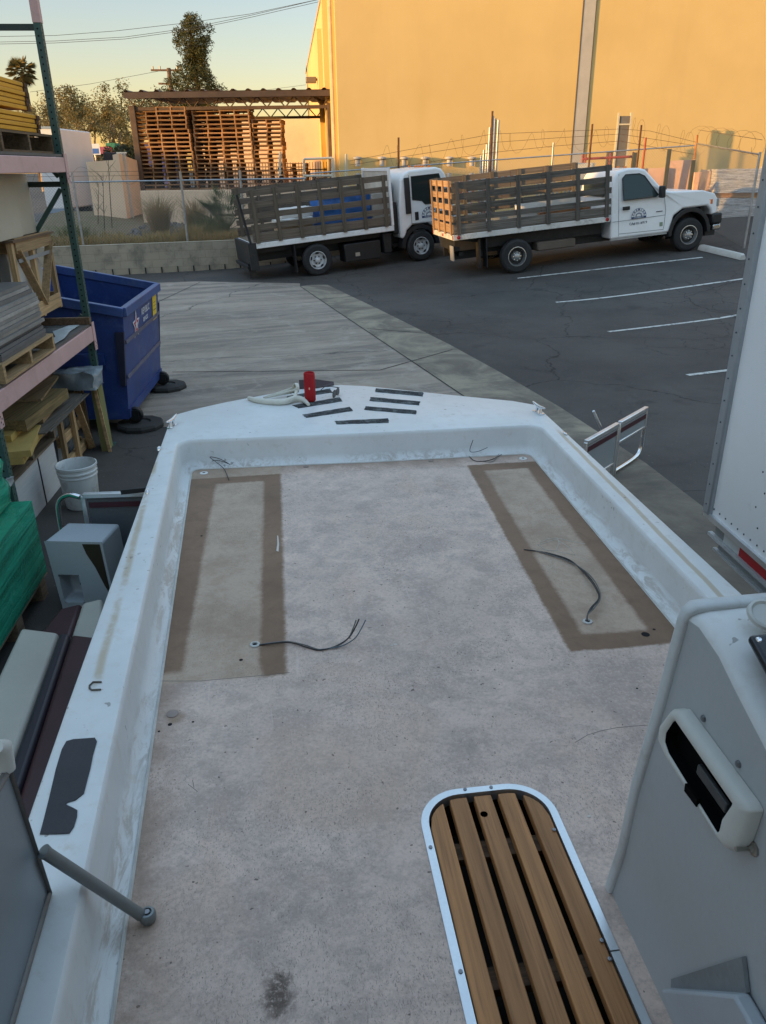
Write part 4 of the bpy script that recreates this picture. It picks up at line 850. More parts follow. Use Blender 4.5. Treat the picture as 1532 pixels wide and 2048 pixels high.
# white edge moulding along the front edge and over the top
trim = mat('weathered_trim', (.62, .64, .64), .5, 0, .06, 4, 60, .2, dirt=(.36, .34, .31), dirtamt=.45, dscale=7)
pth = [(RC-.002, 1.282, ZD+.001), (RC-.002, 1.250, 1.07), (RC-.002, 1.234, 1.278), (RC-.002, 1.189, 1.553), (RC-.002, 1.173, 1.684), (RC-.002, 1.163, 1.755), (RC+.002, 1.1605, 1.778), (RC+.013, 1.160, 1.788), (RC+.04, 1.160, 1.790), (RC+.3, 1.160, 1.792), (RX, 1.160, 1.792)]
pth = [V(p) for p in pth]; rr_ = []
for i, p in enumerate(pth):
    a = pth[max(i-1, 0)]; b = pth[min(i+1, len(pth)-1)]; d = (b-a).normalized(); s_ = d.cross(V((0, 1, 0))).normalized()
    fw = s_.cross(d).normalized()
    if fw.y < 0: fw = -fw
    top_l = 1.25 if i > len(pth)-5 else 1.0
    rr_.append([p+fw*(a_*.0135*top_l)+s_*(b_*.0085) for a_, b_ in ((-1, .35), (-.8, .8), (-.4, 1), (.5, 1), (.9, .7), (1, .1), (.9, -.7), (.4, -1), (-.4, -1), (-.9, -.7))])
mb = MB(); mb.loft(rr_, closed=True, caps=True); mb.build('edge_trim', trim, csl, smooth=60)
# recess frame and lever
def PRr(px, py, r): q = PL(px, py, NR*r, NR); return BI @ q
cream = mat('cream_plastic', (.60, .60, .56), .45, 0, .05, 3, 70, .05)
def oval(y0, y1, z0, z1, r, n=8):
    pts = []
    for cy, cz, a0 in ((y1-r, z1-r, 0), (y0+r, z1-r, 90), (y0+r, z0+r, 180), (y1-r, z0+r, 270)):
        for i in range(n+1): a = R(a0+90*i/n); pts.append((cy+r*math.cos(a), cz+r*math.sin(a)))
    return pts
def skew(p): return (p[0]+(p[1]-1.53)*-.10, p[1]+(p[0]-1.03)*-.06)   # frame sits square to the sloped console
def oval4(q, r, n=8):
    out = []; k = len(q)
    for i in range(k):
        a, b, c2 = V((*q[i-1], 0)), V((*q[i], 0)), V((*q[(i+1) % k], 0)); u = (a-b).normalized()*r; v = (c2-b).normalized()*r
        for j in range(n+1): s_ = j/n; p_ = b+u*(1-s_)**2+v*s_**2; out.append((p_.x, p_.y))
    return out
def yz(px, py, r): q = PRr(px, py, r); return (q.y, q.z)
rr0 = RC-.022
OP = [(1320, 1451), (1345, 1418), (1360, 1420), (1494, 1606), (1503, 1624), (1477, 1703), (1456, 1701), (1443, 1680), (1333, 1511), (1317, 1478)]
IP = [(1331, 1466), (1345, 1444), (1350, 1441), (1464, 1607), (1462, 1612), (1443, 1640), (1438, 1662), (1434, 1666), (1337, 1507), (1329, 1484)]
oo = oval4([yz(*p, RC-.022) for p in OP], .004, 3); ii = oval4([yz(*p, RC-.028) for p in IP], .003, 3)
mid = lambda k: [(p[0]*(1-k)+q[0]*k, p[1]*(1-k)+q[1]*k) for p, q in zip(oo, ii)]
mb = MB(); mb.loft([[V((RC-.001, a, b)) for a, b in oo], [V((RC-.018, a, b)) for a, b in oo], [V((RC-.026, a, b)) for a, b in mid(.18)], [V((RC-.030, a, b)) for a, b in mid(.45)], [V((RC-.030, a, b)) for a, b in mid(.85)], [V((RC-.027, a, b)) for a, b in ii]], closed=True)
rf = mb.build('recess_frame', cream, csl, smooth=50)
mb = MB(); mb.loft([[V((RC-.0265, a, b)) for a, b in ii], [V((RC-.0022, a, b)) for a, b in ii]], closed=True); mb.poly([(RC-.0022, a, b) for a, b in ii]); mb.build('recess', plain('recess_black', (.0025, .0025, .003), .95, 0, .1), csl)
a0, a1 = V((RC-.016, *yz(1398, 1536, RC-.016))), V((RC-.016, *yz(1456, 1618, RC-.016))); mb = MB(); mb.beam(a0, a1, .01, .022); mb.build('lever', mat('lever_grey', (.055, .06, .062), .45), csl, bevel=.003)
l0, l1 = V((RC-.0305, *yz(1372, 1574, RC-.0305))), V((RC-.0305, *yz(1396, 1606, RC-.0305))); mb = MB(); mb.beam(l0, l1, .006, .017); mb.build('latch', plain('recess_black', (.0025, .0025, .003), .95, 0, .1), csl)
for px, py in ((1408, 1437), (1478, 1528)):
    p = PRr(px, py, RC); mb = MB(); mb.lathe([(.007, 0), (.006, .004), (.0035, .0055), (0, .005)], 14, M.Translation(p) @ M.Rotation(R(-90), 4, 'Y')); mb.build('bolt', plain('screw_steel', (.25, .25, .26), .3, .9), csl, smooth=40)
p = PRr(1509, 1697, RC); mb = MB(); mb.lathe([(.013, 0), (.013, .004), (.007, .005), (.005, .01), (0, .01)], 8, M.Translation(p) @ M.Rotation(R(-90), 4, 'Y')); mb.tube([p+V((-.008, 0, 0)), p+V((-.034, .0, .004))], [.003, .0042], 8); mb.build('toggle_switch', plain('switch_nickel', (.35, .33, .29), .3, .9), csl, smooth=40)
# screen and round instrument on the dash slope
sl_d = (V((0, .884, 1.695))-V((0, 1.10, 1.78))).normalized()
def dashp(r, s_): return V((r, 1.075, 1.7995)) + V((0, -.93, -.37)).normalized()*s_ if False else V((r, 1.08-s_*.93, 1.806-s_*.37))
dn = V((0, -.37, .93)).normalized(); dl = V((0, -.93, -.37)).normalized()
p = PL(1490, 1280, BM_ @ V((0, 1.02, 1.788)), BM_.to_3x3() @ dn); pb = BI @ p
T = frame(pb, (1, 0, 0), -dl)
mb = MB(); mb.bx(0, .34, -.20, 0, .0, .018, T); scn = mb.build('display', plain('display_black', (.012, .012, .016), .2), csl, bevel=.008, seg=3)
mb = MB(); mb.bx(.022, .32, -.18, -.022, .0182, .019, T); mb.build('screen', glass('screen_glass', (.008, .01, .02), .05), csl)
mb = MB(); T2 = T @ M.Translation((.012, -.013, .0182)); mb.lathe([(.0055, 0), (.004, .002), (0, .0015)], 12, T2); mb.build('display_screw', chrome, csl)
p = PL(1532, 1232, BM_ @ V((0, 1.02, 1.788)), BM_.to_3x3() @ dn); pb = BI @ p; T = frame(pb, (1, 0, 0), -dl)
mb = MB(); mb.lathe([(.034, 0), (.033, .006), (.028, .008), (.024, .004), (0, .004)], 28, T); mb.build('drink_holder', cream, csl, smooth=40)
# step pocket low on the panel
pk = [PRr(px, py, RC-.001) for px, py in ((1350, 1957), (1493, 1912), (1570, 1990), (1430, 2120), (1395, 2070))]
mb = MB(); ins = [q+V((.10, 0, 0)) for q in pk]; mb.add(pk+ins, [(i, (i+1) % 5, 5+(i+1) % 5, 5+i) for i in range(5)]+[(5, 6, 7, 8, 9)])
a, b, c_, d_, e_ = pk; tray = [a+V((-.003, -.004, -.012)), b+V((-.003, -.015, -.045)), c_+V((-.09, -.02, -.06)), d_+V((-.09, 0, 0))]
mb2 = MB(); mb2.prism([tuple(q) for q in (a+V((-.002, -.005, -.02)), b+V((-.002, -.03, -.05)), c_+V((-.002, -.03, -.09)), d_+V((-.002, 0, -.03)))], (-.03, 0, 0)); mb2.build('step_tray', mat('pale_grey_plastic', (.42, .46, .50), .4, 0, .05), csl, bevel=.006)
mb3 = MB(); mb3.prism([tuple(q) for q in (a+V((-.001, 0, 0)), b+V((-.001, 0, 0)), b+V((-.001, -.03, -.05)), a+V((-.001, -.005, -.02)))], (-.008, 0, 0)); mb3.build('step_lip', mat('lip_grey', (.22, .24, .25), .5), csl)  # lip plate in one even darker grey
# ---- left windscreen pane and its stay
RL = -.60
pa_ = [PRr(px, py, RL) for px, py in ((95, 1782), (20, 1540))]; bot = B(25, 2048, ZG); print('PANE', pa_, bot)
pane = MB(); A_ = V((RL, pa_[0].y, ZG+.006)); Bp = V((RL-.004, pa_[1].y, pa_[1].z)); C_ = V((RL-.02, .0, pa_[1].z+.16)); D_ = V((RL+.02, .0, ZG+.004))
pane.prism([tuple(A_), tuple(Bp), tuple(C_), tuple(D_)], (-.006, 0, 0)); pn = pane.build('side_screen', mat('smoked_panel', (.20, .235, .26), .3, 0, .06, 1.5, 60, .02), boat)
mb = MB(); mb.tube([D_, A_, Bp, C_], .009, 6); mb.build('screen_frame', mat('dull_aluminium', (.17, .16, .15), .5, .5), pn, smooth=60)
k0 = Bp.lerp(A_, -.06); mb = MB(); mb.tube([k0+V((0, 0, -.02)), k0+V((0, .002, .035)), k0+V((0, -.02, .055))], [.016, .02, .014], 12); mb.build('clamp', cream, pn, smooth=50)
r1 = A_.lerp(Bp, .36)+V((.018, 0, 0)); r2 = B(285, 1832, ZD+.018); print('ROD', r1, r2, (r1-r2).length)
mb = MB(); mb.tube([r1, r1.lerp(r2, .04), r1.lerp(r2, .94), r1.lerp(r2, .985), r2], [.016, .0138, .0138, .0145, .011], 14); st_ = mb.build('stay_tube', mat('grey_tube', (.23, .25, .25), .45, .5, .08), boat, smooth=50)
mb = MB(); mb.lathe([(.017, -.016), (.020, -.008), (.020, .006), (.016, .012), (.011, .013), (.010, .006), (0, .006)], 18, M.Translation(r2+V((.012, 0, 0)))); mb.build('stay_foot', mat('grey_tube', (.23, .25, .25), .45, .5, .08), st_, smooth=40)
mb = MB(); mb.lathe([(.008, 0), (.007, .006), (0, .006)], 6, M.Translation(r2+V((.012, 0, .008)))); mb.build('bolt', plain('screw_steel', (.25, .25, .26), .3, .9), st_)
# unseen roof and wall added behind the viewer to darken the aft deck
mb = MB(); mb.bx(-.75, 1.7, -2.4, .95, 3.25, 3.32); ht = mb.build('added_shade_roof', gel, boat, bevel=.02)
mb = MB(); mb.bx(-.62, 1.55, -.92, -.88, ZD, 3.249); mb.build('added_shade_wall', gel, boat)
for x_ in (-.66, 1.6):
    for y_ in (-2.2, -.7): mb = MB(); mb.tube([(x_, y_, ZG-.02), (x_, y_, 3.26)], .024, 8); mb.build('added_roof_leg', alu, boat)
# bow notch: dark wedge of the anchor platform behind the speaker
q = [B(px, py, ZG) for px, py in ((634, 767), (668, 772), (634, 778))]; mb = MB(); a = B(632, 777, ZG); b = B(668, 771, ZG); c_ = B(632, 766, ZG+.012)
mb.add([a+V((0, 0, .001)), b+V((0, 0, .001)), b+V((0, .05, .012)), a+V((0, .06, .05)), a+V((-.12, .0, .001)), a+V((-.12, .06, .05))], [(0, 1, 2, 3), (4, 0, 3, 5)])
mb.build('bow_flap', plain('dark_maroon_flap', (.035, .012, .012), .5), boat, solid=.006)
# ---- things lying on the bow
p = G(621, 803, ZG); spk = thing('bluetooth_speaker', 'red cylindrical portable speaker standing on the white bow', 'speaker', (p.x, p.y, ZG+.003)); k = 1.04
t = NT('red_fabric'); n1 = t.noise(260, 2); c = t.mix(n1, (.30, .008, .012), (.48, .018, .022)); t.bump(n1, .5, .002); redf = t.done(c, .7, 0, .3)
mb = MB(); mb.lathe([(0, 0), (.03, 0), (.036, .006), (.0385, .02), (.0385, .185), (.037, .197), (.033, .202), (.029, .200), (.028, .192), (0, .190)], 32); bd = mb.build('body', redf, spk, smooth=40)
mb = MB(); mb.lathe([(0, .1905), (.026, .1905)], 24); mb.build('bass_cone', plain('red_rubber', (.22, .006, .01), .45), spk)
vd = V((0, -1, 0)); mb = MB(); mb.bx(-.012, .000, -.0405, -.036, .092, .098); 
mb = MB(); T = M.Translation((-.004, -.0392, .098)); mb.prism([(math.cos(i*.3927)*.006, -.0392, .098+math.sin(i*.3927)*.010) for i in range(16)], (0, .003, 0)); lg = mb.build('logo_badge', plain('badge_orange', (.75, .22, .12), .4), spk)
tm = text_mb('!', .013, frame((0, -.0395, .0985), (1, 0, 0), (0, 0, 1)), bold=.0005); tm.build('logo_mark', plain('logo_white', (.85, .82, .8), .5), spk)
p = G(672, 793, ZG); sg = thing('sunglasses', 'black sunglasses standing folded on the bow beside the red speaker', 'sunglasses', (p.x, p.y, ZG), R(72)); bk = plain('gloss_black', (.008, .008, .009), .35)
def lens_(cx, s_): return [(cx+.030*math.cos(a)*(1 if True else 1), 0, .024+.022*math.sin(a)) for a in [i*.3491 for i in range(18)]]
for cx in (-.034, .034):
    mb = MB(); mb.prism([(cx+.031*math.copysign(abs(math.cos(a))**.7, math.cos(a)), -.003, .026+.024*math.copysign(abs(math.sin(a))**.7, math.sin(a))) for a in [i*.3491 for i in range(18)]], (0, .004, 0)); mb.build('lens', plain('dark_lens', (.006, .006, .008), .3), sg)
mb = MB(); mb.tube([(-.068, 0, .046), (-.03, -.002, .053), (0, -.003, .045), (.03, -.002, .053), (.068, 0, .046)], .003, 6); mb.build('frame', bk, sg)
for s_ in (-1, 1): mb = MB(); mb.tube([(s_*.068, 0, .046), (s_*.069, .06, .05), (s_*.066, .11, .046), (s_*.062, .14, .02)], [.0035, .0025, .0025, .003], 6); mb.build('temple', bk, sg)
# cream fitting: long curved arm and a round-ended trough
p = G(560, 797, ZG); hb_ = thing('plastic_fitting', 'cream plastic fitting with a curved arm and round socket lying left of the speaker', 'fitting', (p.x, p.y, ZG)); inv = TM[hb_.name].inverted()
cw_ = mat('old_cream_plastic', (.66, .64, .55), .45, 0, .06, 6, 60, .05, dirt=(.45, .36, .24), dirtamt=.3, dscale=6)
def gq(px, py, h): return inv @ G(px, py, ZG+h)
arm = curve([gq(497, 796, .014), gq(515, 801, .016), gq(545, 804, .018), (gq(570, 803, .022)), gq(590, 797, .026), gq(605, 799, .022), gq(617, 809, .014)], 6); N = len(arm)
mb = MB(); mb.tube(arm, [.012+.010*math.sin(math.pi*min(1, i/(N-1)*1.05))**.6 for i in range(N)], 10); mb.build('arm', cw_, hb_, smooth=60)
a = gq(527, 795, .02); b = gq(592, 776, .055); d = (b-a).normalized(); sd = d.cross(V((0, 0, 1))).normalized(); up = sd.cross(d); rg = []
for i in range(7):
    s_ = i/6; p_ = a.lerp(b, s_); rr = .010+.022*s_; rg.append([p_+sd*math.cos(an)*rr+up*math.sin(an)*rr for an in [math.pi*(.95+1.1*k/10) for k in range(11)]])
mb = MB(); mb.loft(rg); mb.build('trough', cw_, hb_, smooth=60, solid=.004)
mb = MB(); T = frame(b, sd, V((0, .25, 1))); mb.lathe([(.024, -.012), (.034, -.012), (.036, 0), (.034, .012), (.026, .012), (.024, -.012)], 24, T); mb.build('socket', cw_, hb_, smooth=40)
mb = MB(); mb.lathe([(.0245, -.004), (0, -.006)], 20, T); mb.build('socket_pad', plain('tan_pad', (.35, .25, .16), .7), hb_)
mb = MB(); mb.tube([gq(588, 800, .02), gq(592, 785, .035), gq(592, 778, .05)], [.016, .012, .012], 8); mb.build('bracket', cw_, hb_, smooth=60)
# ================================================================== trucks
random.seed(21)
def truck_frame(rw, fw):
    a, b = S(*rw), S(*fw); x = (b-a).normalized(); y = V((0, 0, 1)).cross(x).normalized(); return frame(a, x, y), (b-a).length
def wheel(parent, x, y, side, r, w, rim, lug, style, name='wheel'):
    # side -1: faces the viewer's side (right side of the truck)
    T = M.Translation((x, y, r)) @ M.Rotation(R(90 if side < 0 else -90), 4, 'X')
    h = thing_child(name, parent, T)
    mb = MB(); mb.lathe([(r*.56, -w/2+.02), (r*.62, -w/2), (r*.86, -w/2), (r*.97, -w/2+.03), (r, -w/2+.07), (r, w/2-.07), (r*.97, w/2-.03), (r*.86, w/2), (r*.62, w/2), (r*.56, w/2-.02)], 40, T, caps=False); ty = mb.build('tyre', rubber, h, smooth=35)
    mb = MB()
    if style == 'steel':
        mb.lathe([(r*.57, w/2-.005), (r*.55, w/2-.004), (r*.52, w/2-.05), (r*.50, w/2-.07), (r*.42, w/2-.05), (r*.33, w/2-.055), (r*.24, w/2-.075), (r*.17, w/2-.06), (r*.165, w/2-.01), (r*.10, w/2+.005), (0, w/2+.005)], 32, T, caps=False)
    else:
        mb.lathe([(r*.57, w/2-.005), (r*.55, w/2-.004), (r*.53, w/2-.06), (r*.47, w/2-.11), (r*.32, w/2-.13), (r*.27, w/2-.06), (r*.20, w/2-.03), (r*.17, w/2+.0), (r*.08, w/2+.012), (0, w/2+.012)], 32, T, caps=False)
    mb.build('rim', rim, h, smooth=35)
    if style != 'steel':
        mb = MB(); mb.lathe([(r*.46, w/2-.100), (r*.30, w/2-.105), (r*.30, w/2-.115), (r*.46, w/2-.112)], 32, T, closed=True); mb.build('rim_dish', darkmetal, h)
    mb = MB(); mb.lathe([(r*.56, w/2-.003), (r*.535, w/2-.002), (r*.535, w/2-.02), (r*.56, w/2-.02)], 36, T, closed=True); mb.build('rim_lip', alu if style != 'steel' else rim, h)
    n = 6 if style == 'steel' else 8; mb = MB()
    for i in range(5 if style == 'steel' else 4):
        a = 2*math.pi*i/(5 if style == 'steel' else 4)+.3; T2 = T @ M.Rotation(a, 4, 'Z') @ M.Translation((r*.435, 0, w/2-(.034 if style == 'steel' else .108)))
        mb.lathe([(.0001, 0), (r*.075, .0), (r*.078, -.01)], 12, T2 @ M.Diagonal((.75, 1.6, 1, 1)))
    hb2 = mb.build('hand_hole', black, h)
    mb = MB()
    for i in range(n):
        a = 2*math.pi*i/n; mb.lathe([(.017, 0), (.015, .03), (0, .032)], 6, T @ M.Rotation(a, 4, 'Z') @ M.Translation((r*.235, 0, w/2-(.075 if style == 'steel' else .05))))
    mb.build('lug_nut', lug, h)
def thing_child(name, parent, T):
    # a small axle hub disc carries the tyre and the rim as one wheel
    mb = MB(); mb.lathe([(0, -.03), (.09, -.03), (.09, .0), (0, .0)], 16, T); return mb.build(name, darkmetal, parent)
def stake_side(parent, x0, x1, y, z0, z1, nst, nb, wm_, thick=.025, name='stake_side', gapw=None):
    bd = MB(); H = z1-z0; bh = gapw or H/(nb*1.75)
    st = MB()
    for i in range(nst): x = x0+.12+(x1-x0-.24)*i/(nst-1); st.bx(x-.045, x+.045, y-.035, y-.001, z0-.04, z1+.01)
    hs = st.build('stake', wm_[1], parent)
    for k in range(nb):
        zc = z0+bh/2+(H-bh)*k/(nb-1); hh = bh*(1.5 if k == 0 else 1)
        m = MB(); zz = zc+(hh-bh)/2; L = (x1-x0); 
        cut = [x0]+([x0+L*rnd(.42, .58)] if L > 2.5 else [])+[x1]
        for a, b in zip(cut, cut[1:]): m.add([(a+.004, y, zz-hh/2+rnd(-.008, .008)), (b-.004, y, zz-hh/2+rnd(-.008, .008)), (b-.004, y+thick, zz-hh/2), (a+.004, y+thick, zz-hh/2), (a+.004, y, zz+hh/2+rnd(-.008, .008)), (b-.004, y, zz+hh/2+rnd(-.008, .008)), (b-.004, y+thick, zz+hh/2), (a+.004, y+thick, zz+hh/2)], [(3, 2, 1, 0), (4, 5, 6, 7), (0, 1, 5, 4), (1, 2, 6, 5), (2, 3, 7, 6), (3, 0, 4, 7)])
        m.build('board', wm_[0], hs)
    return hs
def stake_end(parent, x, y0, y1, z0, z1, nst, nb, wm_, thick=.025):
    H = z1-z0; bh = H/(nb*1.75); st = MB()
    for i in range(nst): y = y0+.1+(y1-y0-.2)*i/(nst-1); st.bx(x-.06, x-.026, y-.045, y+.045, z0-.04, z1+.01)
    hs = st.build('tail_stake', wm_[1], parent)
    for k in range(nb):
        zc = z0+bh/2+(H-bh)*k/(nb-1); hh = bh*(1.5 if k == 0 else 1); m = MB(); zz = zc+(hh-bh)/2; m.bx(x-.025, x, y0, y1, zz-hh/2, zz+hh/2); m.build('tail_board', wm_[0], hs)
navy = plain('navy_decal', (.025, .05, .13), .5); wdec = plain('white_decal', (.78, .79, .8), .4); dkl_ = plain('dark_lettering', (.05, .06, .08), .5)
def sun_logo(parent, T, r):
    # half-round sunburst emblem: outer arc of letters, rays, bar of lettering
    mb = MB()
    def arc(r0, r1, z, n=24): return [((r0 if s_ else r1)*math.cos(math.pi*i/n), (r0 if s_ else r1)*math.sin(math.pi*i/n), z) for s_, seq in ((0, range(n+1)), (1, range(n, -1, -1))) for i in seq]
    for r0, r1 in ((.96, 1.0), (.66, .69)):
        n = 24
        for i in range(n):
            a, b = math.pi*i/n, math.pi*(i+1)/n; mb.add([(r*r0*math.cos(a), r*r0*math.sin(a), .0), (r*r1*math.cos(a), r*r1*math.sin(a), 0), (r*r1*math.cos(b), r*r1*math.sin(b), 0), (r*r0*math.cos(b), r*r0*math.sin(b), 0)], [(0, 1, 2, 3)], T)
    n = 18
    for i in range(7):
        a = math.pi*(i+.5)/7; L = .60 if i % 2 else .5; w = .15
        mb.add([(r*.36*math.cos(a-w), r*.36*math.sin(a-w), 0), (r*L*math.cos(a), r*L*math.sin(a), 0), (r*.36*math.cos(a+w), r*.36*math.sin(a+w), 0)], [(0, 1, 2)], T)
    for i in range(n):
        a, b = math.pi*i/n, math.pi*(i+1)/n; mb.add([(r*.33*math.cos(a), r*.33*math.sin(a), 0), (r*.40*math.cos(a), r*.40*math.sin(a), 0), (r*.40*math.cos(b), r*.40*math.sin(b), 0), (r*.33*math.cos(b), r*.33*math.sin(b), 0)], [(0, 1, 2, 3)], T)
    mb.add([(-r, -.22*r, 0), (r, -.22*r, 0), (r, 0, 0), (-r, 0, 0)], [(0, 1, 2, 3)], T)
    word = 'PREMIER'
    for i, ch in enumerate(word):
        a = math.pi*(1-(i+.75)/(len(word)+.5)); tm = text_mb(ch, r*.36, T @ M.Translation((r*.82*math.cos(a), r*.82*math.sin(a), 0)) @ M.Rotation(a-math.pi/2, 4, 'Z'), bold=.002); mb.v, mb.f, mb.mi = mb.v+tm.v, mb.f+[tuple(len(mb.v)+q for q in f) for f in tm.f], mb.mi+tm.mi
    e = mb.build('door_emblem', navy, parent, fix=False)
    tm = text_mb('TILE & MARBLE CO.', r*.155, T @ M.Translation((0, -.11*r, .001)), bold=.0008); tm.build('emblem_lettering', wdec, e)
grw = [wood('weathered_board', (.155, .135, .115), 0, .9, .5, .6, (.05, .045, .04), rand=.25), wood('weathered_stake', (.12, .105, .09), 2, .9, .4, .6, rand=.15)]
brw = [wood('brown_board', (.165, .13, .10), 0, .85, .35, .6, (.08, .06, .045), rand=.15), wood('brown_stake', (.145, .115, .085), 2, .85, .35, .6, rand=.15)]
def side_profile(prof, y0, y1, mb): mb.prism([(x, y0, z) for x, z in prof], (0, y1-y0, 0))
# ---------------------------------------------------------------- cab-over stake truck
TI, wbI = truck_frame((640, 552), (845, 522)); tr1 = thing('stake_truck', 'white cab-over stake bed truck with blue wrapped load and brown slatted sides', 'truck', mat=TI)
Wd = 2.05
for x in (.0, wbI):
    for y, s_ in ((.10, -1), (Wd-.10, 1)): wheel(tr1, x, y, s_, .385, .22, mat('white_rim', (.62, .63, .64), .4, .1, .08, 6, 60, .05, dirt=(.3, .27, .24), dirtamt=.4), black, 'steel')
mb = MB(); mb.bx(-1.55, 3.4, .62, .72, .48, .70).bx(-1.55, 3.4, 1.33, 1.43, .48, .70); mb.build('chassis_rail', darkmetal, tr1)
mb = MB(); mb.tube([(0, .15, .385), (0, Wd-.15, .385)], .07, 8); mb.build('axle', darkmetal, tr1)
mb = MB(); mb.tube([(wbI, .15, .385), (wbI, Wd-.15, .385)], .07, 8); mb.build('axle', darkmetal, tr1)
mb = MB(); mb.bx(.74, 1.72, .08, .58, .22, .66); tb_ = mb.build('toolbox', mat('black_box_paint', (.02, .02, .022), .45, .2), tr1, bevel=.02)
mb = MB(); mb.bx(1.02, 1.14, .072, .08, .34, .43); mb.build('toolbox_latch', plain('latch_steel', (.5, .5, .5), .3, .8), tb_)
mb = MB(); mb.bx(1.82, 2.05, .12, .55, .3, .8); mb.build('fuel_tank', darkmetal, tr1, bevel=.03)
mb = MB(); mb.bx(-1.57, 2.10, 0, Wd, .84, .965); bed = mb.build('bed_floor', mat('bed_white', (.86, .86, .85), .45, 0, .08, 2, 30, .05, dirt=(.3, .24, .18), dirtamt=.35, dscale=3), tr1, bevel=.012)
mb = MB(); mb.bx(-1.45, 2.0, .3, Wd-.3, .70, .838); mb.build('bed_bearer', darkmetal, tr1)
mb = MB(); mb.bx(-1.55, 2.07, .03, Wd-.03, .966, .98); mb.build('bed_deck', wood('deck_plank', (.18, .14, .10), 0), tr1)
stake_side(tr1, -1.55, 2.02, .005, 1.0, 2.16, 7, 5, brw)
stake_side(tr1, -1.55, 2.02, Wd-.03, 1.0, 2.16, 7, 5, brw)
mb = MB()
for y in (.02, Wd-.02): mb.bx(2.04, 2.10, y-.03, y+.03, .97, 2.32)
mb.bx(2.04, 2.10, .05, Wd-.05, 2.25, 2.31); hb3 = mb.build('headboard_frame', whitepaint, tr1)
mb = MB(); mb.bx(2.06, 2.08, .05, Wd-.05, .98, 2.25); mb.build('headboard_panel', mat('headboard_ply', (.55, .50, .42), .7), hb3)
# lift gate at the tail
mb = MB(); mb.bx(-1.68, -1.60, .1, Wd-.1, .45, .98); lg_ = mb.build('lift_gate', darkmetal, tr1, bevel=.01)
mb = MB(); mb.bx(-1.70, -1.50, -.02, .08, .36, .98); mb.beam((-1.62, .02, .98), (-1.78, .02, 2.1), .05, .07); mb.build('gate_arm', darkmetal, lg_)
mb = MB(); mb.bx(-1.72, -1.55, .25, .32, .15, .5); mb.bx(-1.75, -1.58, .2, Wd-.2, .36, .44); mb.build('underride_bar', darkmetal, tr1)
# cab
cab = [(2.28, .62), (2.28, 1.35), (2.36, 2.0), (2.46, 2.14), (2.62, 2.21), (3.35, 2.22), (3.5, 2.17), (3.60, 2.05), (3.84, 1.28), (3.90, .95), (3.90, .55), (3.32, .55), (3.24, .80), (3.05, .92), (2.62, .92), (2.46, .80), (2.40, .62)]
mb = MB(); side_profile(cab, .03, Wd-.03, mb); cb = mb.build('cab', whitepaint, tr1, bevel=.05, seg=3)
wg2 = glass('cab_glass', (.02, .03, .03), .05)
mb = MB(); mb.prism([(2.66, .0275, 1.52), (2.66, .0275, 2.06), (3.42, .0275, 2.06), (3.66, .0275, 1.38), (3.0, .0275, 1.38), (2.92, .0275, 1.47)], (0, .004, 0)); dw = mb.build('door_window', wg2, tr1)
mb = MB(); mb.tube([(2.66, .026, 1.52), (2.66, .026, 2.06), (3.42, .026, 2.06), (3.66, .026, 1.38), (3.0, .026, 1.38), (2.92, .026, 1.47), (2.66, .026, 1.52)], .012, 5); mb.build('window_seal', black, dw)
mb = MB(); mb.bx(2.275, 2.281, .45, Wd-.45, 1.45, 1.95); mb.build('rear_window', wg2, tr1)
mb = MB(); a = [(3.625, 1.98), (3.835, 1.32)]; mb.add([(a[0][0], .2, a[0][1]), (a[0][0], Wd-.2, a[0][1]), (a[1][0]+.01, Wd-.14, a[1][1]), (a[1][0]+.01, .14, a[1][1])], [(0, 1, 2, 3)]); mb.build('windscreen', wg2, tr1, solid=.004)
mb = MB()
for q in ([(2.60, .026, 2.1), (2.60, .026, .95)], [(3.74, .026, 1.3), (3.78, .026, .9)], [(2.6, .026, .95), (3.78, .026, .92)]): mb.tube(q, .006, 4)
mb.build('door_seam', plain('seam_dark', (.12, .12, .12)), tr1)
mb = MB(); mb.bx(2.70, 2.80, .018, .028, 1.02, 1.22); mb.build('door_handle', black, tr1, bevel=.01)
sun_logo(tr1, frame((3.10, .0255, 1.10), (1, 0, 0), (0, 0, 1)), .21)
mb = MB(); mb.bx(2.45, 2.60, -.02, .03, 1.2, 2.05); mb.build('air_intake', black, tr1, bevel=.02)
mb = MB(); mb.bx(2.12, 2.27, .15, .6, .75, 1.5); mb.build('engine_cover', darkmetal, tr1, bevel=.02)
mb = MB(); mb.bx(3.62, 3.70, -.10, .02, 1.45, 1.85); mb.build('mirror', black, tr1, bevel=.02)
arch = [(wbI+math.cos(a)*.53, .385+math.sin(a)*.53) for a in [math.pi*i/12 for i in range(13)]]; arch2 = [(wbI+math.cos(a)*.43, .385+math.sin(a)*.43) for a in [math.pi*i/12 for i in range(12, -1, -1)]]
mb = MB(); mb.prism([(x, .02, z) for x, z in arch+arch2], (0, .35, 0)); mb.build('wheel_arch', black, tr1)
mb = MB(); mb.bx(2.62, 2.95, .0, .06, .55, .78); mb.build('step', darkmetal, tr1)
amb = plain('amber_lens', (.8, .2, .03), .25); redl = plain('red_lens', (.4, .02, .02), .25)
for y in (.35, .8, 1.02, 1.25, 1.7): mb = MB(); mb.lathe([(.045, 0), (.04, .035), (0, .045)], 12, M.Translation((3.30, y, 2.222))); mb.build('roof_light', amb, tr1, smooth=40)
mb = MB(); mb.bx(3.88, 3.96, .1, Wd-.1, .42, .66); mb.build('bumper', whitepaint, tr1, bevel=.02)
for y in (.25, Wd-.25): mb = MB(); mb.bx(3.9, 3.925, y-.14, y+.14, .75, .95); mb.build('headlight', glass('headlight_glass', (.3, .32, .33), .1), tr1)
mb = MB(); mb.bx(-1.58, -1.5, -.004, .0, .87, .93); mb.build('side_marker', redl, tr1)
